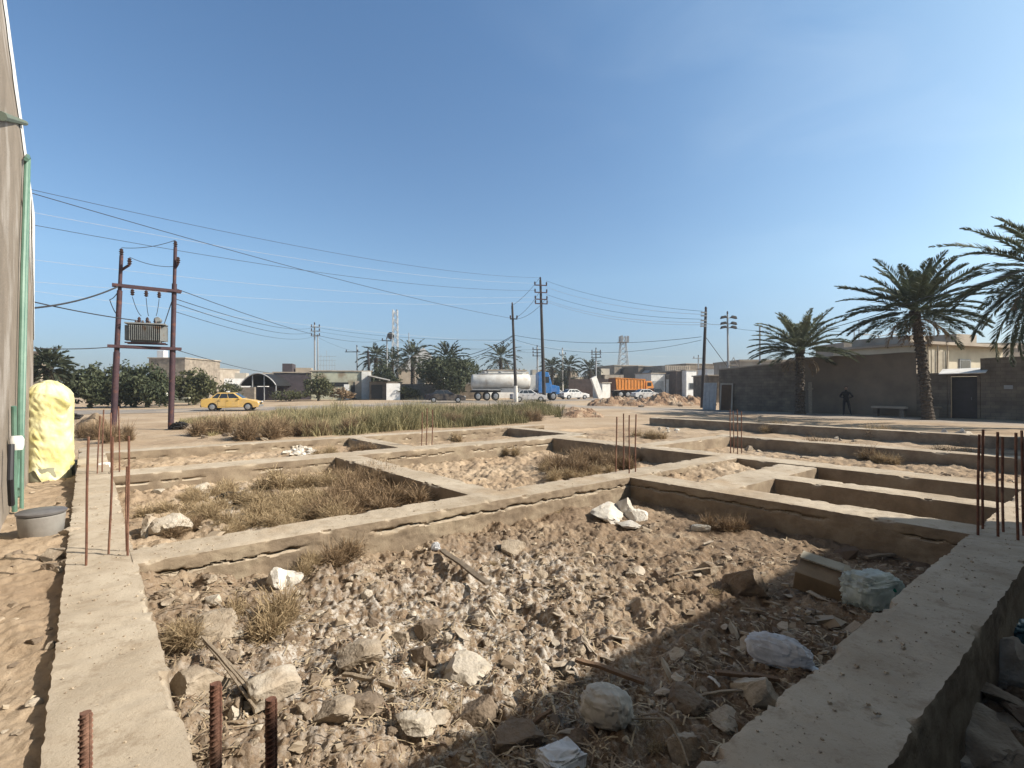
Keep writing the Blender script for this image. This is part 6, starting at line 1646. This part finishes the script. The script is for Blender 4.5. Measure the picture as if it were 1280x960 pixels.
o = rough_block('block_body', .25, .15, .13, 3, M_stone_pale, t); o.location = (0, 0, .05)
t, k = place('tar_scrap', 'crumpled black scrap beside the broken block', 'scrap', 316, 866)
me = stone_mesh('scrap', 77, .8, 3, 4, .45); me.materials.append(mat('black_scrap', (.03, .028, .027), bump=.3, rough=.6)); o = bpy.data.objects.new('crumpled_sheet', me); COL.objects.link(o); o.parent = t; o.scale = (.07, .06, .05); o.location = (0, 0, .03)
def stick(px0, py0, px1, py1, w_, h_, label, mt=M_wood, name='plank', cat='plank', lift=.03, n=1):
    a, b = gpx(px0, py0), gpx(px1, py1); c = (a + b) / 2; d = b - a; L = d.length
    t = thing(name, label, cat, c + Vector((0, 0, lift)), rot=(0, -math.asin(max(-1, min(1, d.z / L))), math.atan2(d.y, d.x)))
    m = MB(); rg = random.Random(int(px0 * 7 + py0))
    for k in range(n):
        segs = 6; prev = None; off = (k - (n - 1) / 2) * w_ * 1.15
        sh = rg.uniform(-.06, .06) * L
        pts = [(-L / 2 + L * i / segs + sh, off + rg.uniform(-.15, .15) * w_ + (k - n / 2) * .02 * (i / segs - .5), h_ / 2 + .01 * math.sin(3 * i / segs) + rg.uniform(-.1, .1) * h_ + (k % 2) * h_ * .7) for i in range(segs + 1)]
        vs_ = []; 
        for p in pts: vs_ += [(p[0], p[1] - w_ / 2, p[2] - h_ / 2), (p[0], p[1] + w_ / 2, p[2] - h_ / 2), (p[0], p[1] + w_ / 2, p[2] + h_ / 2), (p[0], p[1] - w_ / 2, p[2] + h_ / 2)]
        fs_ = [(4 * i + j, 4 * i + (j + 1) % 4, 4 * i + 4 + (j + 1) % 4, 4 * i + 4 + j) for i in range(segs) for j in range(4)] + [(3, 2, 1, 0), (4 * segs, 4 * segs + 1, 4 * segs + 2, 4 * segs + 3)]
        m.add(vs_, fs_)
    m.build('wood', mt, t, bevel=.002)
    return t
stick(255, 812, 328, 896, .014, .009, 'bundle of long weathered laths left of the broken block', n=3, name='lath_bundle', cat='wood', lift=.06)
stick(428, 850, 494, 866, .028, .018, 'short weathered plank right of the broken block', lift=.03)
stick(552, 694, 612, 738, .06, .02, 'dark weathered board near the cracked strip', mat('wood_grey', (.22, .175, .13), (.14, .11, .08), scale=12, bump=.4), lift=.04)
stick(714, 834, 800, 862, .035, .02, 'long brown plank lying across the shadow edge', mat('wood_brown', (.22, .14, .085), (.15, .095, .06), scale=12, bump=.4), lift=.04)
stick(898, 850, 975, 858, .035, .02, 'plank lying level in the shade near the white bag', bpy.data.materials['wood_brown'], lift=.03)
stick(872, 878, 925, 870, .018, .012, 'thin pale stick in the shade below the level plank', lift=.03)
stick(884, 850, 900, 862, .022, .006, 'small white plastic strip in the shade', M_white, name='plastic_strip', cat='strip', lift=.02)
stick(238, 902, 262, 882, .012, .01, 'small pale stick near the left strip', lift=.03)
stick(845, 722, 905, 712, .02, .008, 'pale palm stalk in the straw near the sunny edge', name='palm_stalk', cat='stalk', lift=.03)
stick(955, 757, 975, 762, .03, .015, 'short pale wood piece in the shade', lift=.02)
stick(1080, 702, 1115, 698, .05, .02, 'pale board end under the shaded cracked strip', lift=.03)
stick(655, 930, 690, 902, .02, .02, 'dark stick lying among the shaded clods', bpy.data.materials['wood_brown'], lift=.04)
# crumpled bags
def film(name, c, trans=.35, rough=.3):
    m = bpy.data.materials.new(name); m.use_nodes = True; n = m.node_tree.nodes; l = m.node_tree.links; b = n['Principled BSDF']
    b.inputs['Base Color'].default_value = (*c, 1); b.inputs['Roughness'].default_value = rough
    t = n.new('ShaderNodeTexNoise'); t.inputs['Scale'].default_value = 9; t.inputs['Detail'].default_value = 5; t.inputs['Distortion'].default_value = 1.2
    tc = n.new('ShaderNodeTexCoord'); l.new(tc.outputs['Object'], t.inputs['Vector'])
    r = n.new('ShaderNodeValToRGB'); r.color_ramp.elements[0].position = .35; r.color_ramp.elements[1].position = .65
    r.color_ramp.elements[0].color = (*[k * .7 for k in c], 1); r.color_ramp.elements[1].color = (*c, 1); l.new(t.outputs['Fac'], r.inputs['Fac']); l.new(r.outputs[0], b.inputs['Base Color'])
    bp = n.new('ShaderNodeBump'); bp.inputs['Strength'].default_value = .35; bp.inputs['Distance'].default_value = .02; l.new(t.outputs['Fac'], bp.inputs['Height']); l.new(bp.outputs[0], b.inputs['Normal'])
    tr = n.new('ShaderNodeBsdfTranslucent'); l.new(r.outputs[0], tr.inputs['Color']); ms = n.new('ShaderNodeMixShader'); ms.inputs[0].default_value = trans
    l.new(b.outputs[0], ms.inputs[1]); l.new(tr.outputs[0], ms.inputs[2]); l.new(ms.outputs[0], n['Material Output'].inputs['Surface'])
    return m
def crease(me):
    me.set_sharp_from_angle(angle=R(32)); return me
def bag(name, label, cat, px, py, wx, wy, hz, rz, mt, seed, rot=None, crump=.16, sq=.8, part='film', taper=0.):
    t, k = place(name, label, cat, px, py, rot=rot or (0, 0, rz))
    rg = np.random.default_rng(seed); na_, nb_ = 72, 40
    A, B = np.meshgrid(np.linspace(0, 2 * np.pi, na_, endpoint=False), np.linspace(-np.pi / 2, np.pi / 2, nb_))
    x = np.cos(B) * np.cos(A); y = np.cos(B) * np.sin(A); z = np.sin(B)
    pw = lambda q: np.sign(q) * np.abs(q) ** sq
    f = 1 + crump * fbm(x * 1.5 + seed, y * 1.5 + z * 1.7, seed, 3) - crump * .8 * np.abs(vnoise(x * 2.2 + z * 1.3 + seed, y * 2.2 - z * 1.6, seed + 3)) + crump * .25 * vnoise(x * 8 + z * 3, y * 8 + z * 2, seed + 5) - .16 * np.abs(vnoise(x * 2.6 + y * 1.9 + seed, z * 2.4 - y * 1.2, seed + 8)) - .05 * np.abs(vnoise(x * 5.3 - y * 3.1 + seed, z * 5 + y * 2.2, seed + 11))
    if part == 'film':
        ph = np.arctan2(z, y); f = f - .11 * np.abs(vnoise(np.cos(ph) * 3.2 + seed, np.sin(ph) * 3.2 + x * .9)) - .025 * np.abs(vnoise(np.cos(ph) * 8 + seed, np.sin(ph) * 8 + x * 2.2))
    x2 = pw(x) * f * wx; y2 = pw(y) * f * wy * (1 - taper * (x * .5 + .5)); z2 = (pw(z) * f * (1 - taper * .8 * (x * .5 + .5)) * .5 + .42) * hz
    z2 = np.where(z2 < 0, z2 * .25, z2)
    V = np.stack([x2, y2, z2], -1).reshape(-1, 3); ix = np.arange(na_ * nb_).reshape(nb_, na_); nx_ = np.roll(ix, -1, 1)
    F = np.stack([ix[:-1], nx_[:-1], nx_[1:], ix[1:]], -1).reshape(-1, 4)
    link_mesh(part, crease(raw_mesh(part, V, F, smooth=True)), mt, t)
    return t
M_bagw = film('white_bag_film', (.93, .94, .97), .45); M_bagg = film('pale_green_film', (.82, .86, .78), .5); M_sack = film('grey_sack_cloth', (.58, .54, .47), .05, .8)
t = bag('plastic_bag', 'milky white plastic bag slumped against the wide shaded strip', 'plastic bag', 972, 832, .20, .12, .22, R(-32), M_bagw, 3, taper=.22, crump=.07)
m = MB(); m.add([(.12, -.02, .05), (.26, -.035, .012), (.27, .02, .010), (.13, .03, .06), (.12, -.02, .056), (.26, -.035, .018), (.27, .02, .016), (.13, .03, .066)], [(0, 1, 2, 3), (7, 6, 5, 4), (0, 4, 5, 1), (1, 5, 6, 2), (2, 6, 7, 3), (3, 7, 4, 0)]); m.build('bag_mouth', M_bagw, t)
t = bag('plastic_bag', 'pale green translucent bag lying against the strip near the cardboard', 'plastic bag', 1088, 756, .25, .17, .30, R(20), M_bagg, 8, crump=.10, sq=.6)
m = MB(); 
for q in (0, 1): m.tube([(.05 + .06 * q, -.05, .23), (.09 + .05 * q, -.10, .20), (.08 + .05 * q, -.13, .14)], .018, 6)
m.build('green_print', mat('green_print', (.05, .30, .20), bump=0), t)
bag('cloth_sack', 'stuffed grey sack in the shaded front of the pit', 'sack', 757, 900, .14, .115, .19, R(-30), M_sack, 12, crump=.06, part='cloth')
bag('foam_piece', 'white foam scrap at the bottom edge in the shade', 'foam', 700, 966, .11, .085, .13, R(35), film('foam_white', (.80, .80, .80), .1, .6), 15, crump=.14, sq=.45, part='foam')
bag('crumpled_bag', 'crumpled pale bag at the right end of the dark trench', 'plastic bag', 1272, 800, .16, .12, .16, .4, film('teal_bag', (.16, .28, .30), .2), 18, crump=.25)
bag('turquoise_sheet', 'torn turquoise plastic sheet by the far left strip', 'plastic sheet', 196, 608, .42, .16, .06, .3, film('turquoise_film', (.26, .50, .52), .2), 22, crump=.3)
bag('white_carton', 'small white carton on the left strip near thin bars', 'carton', 131, 592, .10, .09, .22, .2, M_whiteplaster, 24, crump=.05, sq=.35, part='carton')
bag('plastic_bottle', 'cream plastic bottle lying on its side before dry tuft', 'bottle', 876, 664, .12, .045, .09, R(-8), film('cream_plastic', (.72, .68, .60), .2, .35), 27, crump=.04, sq=.6, part='bottle_body')
bag('black_scrap_heap', 'dark bundle of rags in the weedy far left pit', 'rags', 292, 628, .2, .12, .16, .2, bpy.data.materials['black_scrap'], 29, crump=.4, part='cloth')
bag('black_scrap_heap', 'dark rubbish bundle by the right transformer pole foot', 'rags', 224, 537, .3, .2, .36, .2, bpy.data.materials['black_scrap'], 31, crump=.3, part='cloth')
bag('black_scrap_heap', 'dark rag on the dirt right of the wrapped tank', 'rags', 93, 524, .35, .25, .34, .2, bpy.data.materials['black_scrap'], 35, crump=.4, part='cloth')
bag('white_bag_scrap', 'small crumpled white bag below the cracked strip', 'plastic bag', 545, 688, .05, .04, .09, .3, M_bagw, 37, crump=.3)
# open cardboard box on its side
t, k = place('cardboard_box', 'brown flattened cardboard box tilted beside the green bag', 'box', 1022, 742, rot=(R(20), R(10), R(-38)), dz=.04)
M_card = mat('cardboard', (.29, .215, .14), (.20, .15, .10), scale=4, bump=.1); M_cardp = mat('cardboard_pale', (.40, .36, .28), (.30, .27, .21), scale=4, bump=.1)
m = MB(); m.box((0, 0, .09), (.36, .20, .18)); m.build('carton', M_card, t, bevel=.006)
m = MB(); m.box((.0, .15, .19), (.36, .16, .008), rot=(R(-14), 0, 0)); m.box((.19, .03, .21), (.10, .24, .008), rot=(0, R(25), 0)); m.build('flap', M_cardp, t)
# thin flat scraps of card and shingle in the sun
M_scrap = mat('faded_card', (.50, .43, .34), (.37, .30, .23), scale=9, bump=.2)
rg = np.random.default_rng(64)
for k in range(46):
    px, py = (rg.uniform(440, 960), rg.uniform(680, 850)) if k < 32 else (rg.uniform(680, 1080), rg.uniform(740, 930))
    t = None; g = gpx(px, py); L = rg.uniform(.04, .10); W = rg.uniform(.015, .045)
    m = MB(); n_ = 7; pts = []
    for j in range(n_):
        q = 2 * math.pi * j / n_; rr_ = rg.uniform(.7, 1.15); pts.append((L * rr_ * math.cos(q), W * rr_ * math.sin(q)))
    zc = [rg.uniform(-.008, .012) for _ in pts]
    m.add([(a, b, z) for (a, b), z in zip(pts, zc)] + [(a, b, z + .005) for (a, b), z in zip(pts, zc)] + [(0, 0, -.004), (0, 0, .012)],
          [(j, (j + 1) % n_, n_ + (j + 1) % n_, n_ + j) for j in range(n_)] + [(n_ + j, n_ + (j + 1) % n_, 2 * n_ + 1) for j in range(n_)] + [((j + 1) % n_, j, 2 * n_) for j in range(n_)])
    o = m.build('flat_scrap', M_scrap); o.location = (g.x, g.y, g.z + .02); o.rotation_euler = (rg.normal(0, .3), rg.normal(0, .3), rg.uniform(0, 6))
    tag(o, 'curled flat scrap of faded wood or card in the ' + ('sunlit middle of the front pit' if k < 32 else 'shaded right of the front pit'), 'scrap', 'flat scraps in sun' if k < 32 else 'flat scraps in shade')

# ------------------------------------------------------------------ spoil heaps near the road
def heap(px0, px1, yb, ytop, Y, label, mt, seed, depth=2.2):
    a, b = P(px0, HY, Y), P(px1, HY, Y); L = (b.x - a.x) / 2; H = (yb - ytop) / FPX * Y
    nx_, ny_ = 180, 60; A, B = np.meshgrid(np.linspace(-1, 1, nx_), np.linspace(-1, 1, ny_))
    e = np.clip(1 - A ** 2, 0, 1) ** .5 * np.clip(1 - B ** 2, 0, 1) ** .7
    z = e * H * (.7 + .7 * fbm(A * L * .5 + seed, B * 2, seed, 3)) + e * .20 * H * fbm(A * L * 1.3, B * depth * 1.3, seed + 2, 4, .5) + e * .16 * np.clip(.6 - worley(A * L * 2.2, B * depth * 2.2, seed + 7)[0], 0, 1) * 2 * H - .12 * (1 - e)
    V = np.stack([A * L, B * depth * (1 + .2 * vnoise(A * L * .6, B, seed + 4)), z], -1).reshape(-1, 3)
    ix = np.arange(nx_ * ny_).reshape(ny_, nx_); F = np.stack([ix[:-1, :-1], ix[:-1, 1:], ix[1:, 1:], ix[1:, :-1]], -1).reshape(-1, 4)
    o = link_mesh('soil_heap', raw_mesh('soil_heap', V, F), mt); o.location = ((a.x + b.x) / 2, Y, gz((a.x + b.x) / 2, Y))
    return tag(o, label, 'soil heap')
M_spoil = mat('spoil_brown', (.36, .235, .145), (.20, .12, .075), scale=2.2, bump=.8, bscale=9, dist=.15, third=((.48, .36, .25), 1.2, .5, .64))
heap(792, 880, 506, 494, 51, 'largest long spoil heap before the white shops', M_spoil, 3, 2.4)
heap(734, 806, 508, 498, 49, 'low red brown spoil heap left of the largest heap', M_spoil, 9, 1.6)
heap(698, 754, 525, 514, 31, 'nearest low clod heap at the right end of the weeds', M_spoil, 15, 1.2)
heap(90, 135, 545, 527, 20.5, 'small dry mound behind the wrapped tank', mat('mound_dry', (.33, .25, .17), (.24, .17, .11), scale=3, bump=.6, bscale=20), 25, .8)
pile(795, 878, 500, 509, 14, 3, 8, 'brown clod rolled off the largest spoil heap', 'clods of the largest spoil heap', ('dark', 'stone'), 31)

# ------------------------------------------------------------------ dry bushes
bushV = {}
for kd, (n, R_, H, mt, w_, sd) in {'straw': (1000, .30, .30, L_dry, .0045, 1), 'brown': (1500, .42, .38, L_drydark, .006, 2), 'fine': (1300, .45, .30, L_dry, .005, 3), 'tuft': (420, .20, .22, L_dry, .004, 4)}.items():
    V, F, T = twiggy(n, R_, H, np.random.default_rng(sd), w_)
    me = raw_mesh('dry_bush', V, F, cols={'tint': T}); me.materials.append(mt); bushV[kd] = me
def bush(px, py, wpx, kd, label, group=None, zs=1.0, name='dry_bush'):
    g = gpx(px, py); o = bpy.data.objects.new(name, bushV[kd]); COL.objects.link(o)
    base = {'straw': .8, 'brown': 1.15, 'fine': 1.2, 'tuft': .55}[kd]; s = wpx / FPX * math.hypot(g.x, g.y) / base
    o.location = (g.x, g.y, g.z - .01); o.scale = (s, s, s * zs); o.rotation_euler = (0, 0, random.uniform(0, 6.28))
    return tag(o, label, 'dry bush', group)
bush(335, 785, 120, 'straw', 'largest straw coloured tuft in the front pit by the white lumps', zs=.9)
bush(240, 795, 80, 'straw', 'dry tuft between the left strip and the largest straw tuft', zs=.7)
bush(290, 775, 70, 'tuft', 'small straw tuft touching the largest straw tuft on its left')
bush(440, 700, 90, 'brown', 'brown twiggy bush leaning on the cracked strip, leftmost', zs=.9)
bush(395, 705, 60, 'fine', 'pale fine tuft under the crack left of the brown twiggy bush')
bush(905, 664, 62, 'brown', 'brown tuft at the foot of the shaded cracked strip', zs=.85)
for k, (px, py, wd, kd) in enumerate(((480, 636, 90, 'brown'), (425, 640, 90, 'brown'), (440, 622, 80, 'brown'), (490, 614, 70, 'brown'), (525, 624, 60, 'brown'), (400, 634, 90, 'fine'), (360, 650, 90, 'fine'), (380, 610, 90, 'fine'), (460, 596, 70, 'brown'), (430, 600, 60, 'brown'), (415, 606, 70, 'fine'), (452, 640, 110, 'brown'), (500, 628, 90, 'brown'), (540, 618, 70, 'brown'), (410, 648, 90, 'fine'), (372, 640, 90, 'fine'), (345, 655, 80, 'fine'), (470, 608, 80, 'brown'), (510, 606, 60, 'brown'), (430, 615, 70, 'brown'), (390, 622, 70, 'fine'))):
    bush(px, py, wd, kd, 'brown dry bush in the thick clump left of the second cross strip' if kd == 'brown' else 'pale fine bush at the left of the thick brown clump', 'thick clump in weedy left pit' if kd == 'brown' else 'pale bushes by the thick clump', zs=.8)
for k, (px, py, wd, kd) in enumerate(((330, 648, 80, 'fine'), (205, 640, 60, 'fine'), (215, 657, 70, 'fine'), (252, 645, 70, 'fine'), (300, 662, 50, 'fine'), (225, 665, 50, 'brown'), (235, 628, 60, 'fine'), (320, 632, 80, 'fine'), (290, 615, 60, 'fine'), (345, 608, 60, 'tuft'))):
    bush(px, py, wd, kd, 'pale fine dry bush in the corner of the weedy pit by the left strip', 'pale bushes in weedy left pit', zs=.9)
for px, py, wd, kd in ((770, 585, 50, 'brown'), (680, 588, 46, 'fine'), (735, 576, 50, 'brown'), (712, 592, 60, 'brown'), (700, 585, 60, 'brown'), (725, 582, 56, 'brown'), (755, 582, 56, 'brown'), (740, 592, 50, 'fine'), (690, 598, 50, 'fine'), (800, 575, 30, 'brown'), (715, 600, 50, 'fine')):
    bush(px, py, wd, kd, 'dry bush in the middle pit before the long shaded face', 'dry bushes in middle pit')
for px, py, wd, kd in ((1030, 565, 46, 'brown'), (1055, 570, 50, 'fine'), (1080, 574, 40, 'brown'), (1100, 578, 40, 'fine'), (1005, 566, 36, 'fine')):
    bush(px, py, wd, kd, 'dry bush between the two long right hand strips', 'dry bushes between right strips')
for px, py, wd, kd in ((970, 537, 40, 'fine'), (1085, 544, 40, 'fine'), (1108, 546, 44, 'fine'), (815, 549, 46, 'fine'), (975, 540, 34, 'fine')):
    bush(px, py, wd, kd, 'pale dry bush by the farthest strip near the lane', 'dry bushes near the lane')
for px, py, wd, kd in ((130, 548, 34, 'brown'), (145, 552, 34, 'brown'), (120, 546, 30, 'brown')):
    bush(px, py, wd, kd, 'brown dry brush around the left transformer pole foot', 'dry brush at left transformer pole', zs=1.6)
for px, py, wd, kd in ((415, 568, 40, 'fine'), (455, 566, 36, 'brown'), (570, 552, 30, 'tuft'), (640, 568, 30, 'tuft'), (1215, 585, 50, 'brown'), (1180, 575, 40, 'brown')):
    bush(px, py, wd, kd, 'small dry tuft against a far foundation strip', 'small far tufts')
for px, py, wd, kd in ((700, 640, 26, 'tuft'), (620, 705, 40, 'tuft'), (900, 740, 46, 'tuft'), (940, 720, 40, 'tuft'), (560, 880, 60, 'tuft'), (800, 900, 70, 'tuft'), (830, 930, 60, 'tuft')):
    bush(px, py, wd, kd, 'flattened straw tuft lying on the front pit rubble', 'flattened straw tufts', zs=.35)
for px, py, wd, kd in ((262, 543, 50, 'brown'), (300, 549, 60, 'brown'), (338, 547, 60, 'brown'), (385, 545, 50, 'brown'), (440, 540, 50, 'brown'), (285, 536, 50, 'fine'), (320, 538, 60, 'fine'), (500, 534, 40, 'brown'), (560, 531, 40, 'brown'), (610, 528, 40, 'brown'), (660, 527, 40, 'brown')):
    bush(px, py, wd, kd, 'brown twiggy shrub at the front edge of the weed band', 'shrubs at weed band edge', zs=1.2)
# wiry dead stems sprawling in the shade
t, k = place('dead_stem', 'bare curling root in the shade right of the grey sack', 'root', 838, 925)
m = MB(); m.tube([(-.12, .12, .05), (-.05, .06, .10), (.0, .0, .08), (.02, -.1, .05), (.02, -.2, .02)], [.004, .006, .007, .006, .004], 6); m.tube([(-.02, .03, .09), (-.1, .02, .10), (-.18, .06, .07)], [.006, .005, .003], 6); m.build('root', M_wood, t, smooth=True)

# ------------------------------------------------------------------ person by the wall
def skin_figure(name, joints, bones, mt, parent):
    keys = list(joints); me = bpy.data.meshes.new(name)
    me.from_pydata([joints[k][0] for k in keys], [(keys.index(a), keys.index(b)) for a, b in bones], [])
    o = link_mesh(name, me, mt, parent)
    sk = o.modifiers.new('skin', 'SKIN'); sk.use_smooth_shade = True
    for i, k in enumerate(keys):
        r_ = joints[k][1]; me.skin_vertices[0].data[i].radius = (r_, r_) if not isinstance(r_, tuple) else r_
        me.skin_vertices[0].data[i].use_root = (i == 0)
    sb_ = o.modifiers.new('sub', 'SUBSURF'); sb_.levels = 2; sb_.render_levels = 2
    return o
x, y = wp(.522, .75)
pr = thing('person', 'person in dark clothes standing with bent arms by the plastered wall', 'person', (x, y, gz(x, y)), R(-40))
M_cloth = mat('dark_clothes', (.018, .018, .022), bump=.1); M_skin = mat('skin', (.28, .17, .115), bump=0, rough=.6); M_hair = mat('dark_hair', (.012, .011, .01), bump=.1)
J = {'hip': ((0, 0, .95), (.15, .11)), 'waist': ((0, 0, 1.1), (.145, .10)), 'chest': ((0, 0, 1.3), (.17, .115)), 'neck': ((0, .0, 1.46), .065), 'throat': ((0, .01, 1.53), .055), 'chin': ((0, -.01, 1.60), (.072, .085)), 'crown': ((0, 0, 1.72), (.078, .092)),
     'sl': ((-.19, 0, 1.39), .07), 'el': ((-.34, .05, 1.15), .05), 'wl': ((-.17, -.16, 1.08), .036), 'pl': ((-.10, -.19, 1.09), .034),
     'sr': ((.19, 0, 1.39), .07), 'er': ((.36, .04, 1.14), .05), 'wr': ((.19, -.15, 1.06), .036), 'pr': ((.12, -.18, 1.07), .034),
     'hl': ((-.10, 0, .88), .10), 'kl': ((-.12, -.02, .49), .07), 'al': ((-.13, .0, .09), .045), 'tl': ((-.15, -.15, .04), .04),
     'hr': ((.10, 0, .88), .10), 'kr': ((.17, -.03, .49), .07), 'ar': ((.24, .0, .09), .045), 'tr': ((.29, -.14, .04), .04)}
Bn = [('hip', 'waist'), ('waist', 'chest'), ('chest', 'neck'), ('neck', 'throat'), ('throat', 'chin'), ('chin', 'crown'), ('chest', 'sl'), ('sl', 'el'), ('el', 'wl'), ('wl', 'pl'), ('chest', 'sr'), ('sr', 'er'), ('er', 'wr'), ('wr', 'pr'), ('hip', 'hl'), ('hl', 'kl'), ('kl', 'al'), ('al', 'tl'), ('hip', 'hr'), ('hr', 'kr'), ('kr', 'ar'), ('ar', 'tr')]
for s, wk in ((-1, 'pl'), (1, 'pr')):
    bx, by, bz = J[wk][0]
    for f in range(4):
        a = f'f{s}{f}a'; b_ = f'f{s}{f}b'; L_ = (.05, .06, .056, .044)[f]
        J[a] = ((bx - s * (.03 + L_ * .5), by - .02 + .008 * f, bz + .028 - .019 * f), .010); J[b_] = ((bx - s * (.03 + L_), by + .005 + .008 * f, bz + .022 - .019 * f), .008)
        Bn += [(wk, a), (a, b_)]
    J[f't{s}'] = ((bx - s * .015, by - .03, bz + .06), .010); Bn.append((wk, f't{s}'))
body = skin_figure('body', J, Bn, M_cloth, pr)
m = MB(); m.lathe([(.02, -.11), (.07, -.09), (.088, -.03), (.09, .03), (.075, .09), (.02, .115)], (0, -.012, 1.655), 16); m.lathe([(.006, -.03), (.016, -.02), (.008, .03)], (0, -.108, 1.65), 8); hd_ = m.build('face', M_skin, pr, smooth=True)
m = MB(); m.lathe([(.098, -.01), (.104, .03), (.09, .085), (.03, .125), (.004, .128)], (0, .012, 1.665), 16); m.build('hair', M_hair, pr, smooth=True)
for s in (-1, 1):
    m = MB(); m.lathe([(.002, -.01), (.011, 0), (.002, .01)], (s * .035, -.096, 1.672), 8); m.build('eye', M_hair, hd_, smooth=True)
    m = MB(); m.lathe([(.004, -.03), (.02, 0), (.004, .03)], (s * .092, 0, 1.655), 8); m.build('ear', M_skin, hd_, smooth=True)
m = MB(); m.box((0, -.1, 1.61), (.045, .012, .01)); m.build('mouth', M_brickred, hd_)
# a pulled up bucket-sized stone by the person and a few wall foot stones
for k, (px, py) in enumerate(((996, 513), (1100, 519), (1145, 519), (1205, 523), (1010, 515))):
    stone(px, py, (15, 8, 10, 9, 8)[k], ('large grey stone at the wall foot under the small palm', 'stone at the wall foot right of the person', 'stone at the wall foot by the tall palm', 'stone before the dark doorway', 'small stone beside the large wall foot stone')[k], 'dark', k)
# ------------------------------------------------------------------ dusty air
m = MB(); m.box((0, 0, 14.0), (13000, 13000, 32.0))
M_haze = bpy.data.materials.new('dusty_air'); M_haze.use_nodes = True
_n = M_haze.node_tree.nodes; _n.remove(_n['Principled BSDF'])
_v = _n.new('ShaderNodeVolumePrincipled'); _v.inputs['Color'].default_value = (.86, .90, .96, 1); _v.inputs['Density'].default_value = .0006; _v.inputs['Anisotropy'].default_value = .2
M_haze.node_tree.links.new(_v.outputs[0], _n['Material Output'].inputs['Volume'])
tag(m.build('haze', M_haze), kind='stuff')
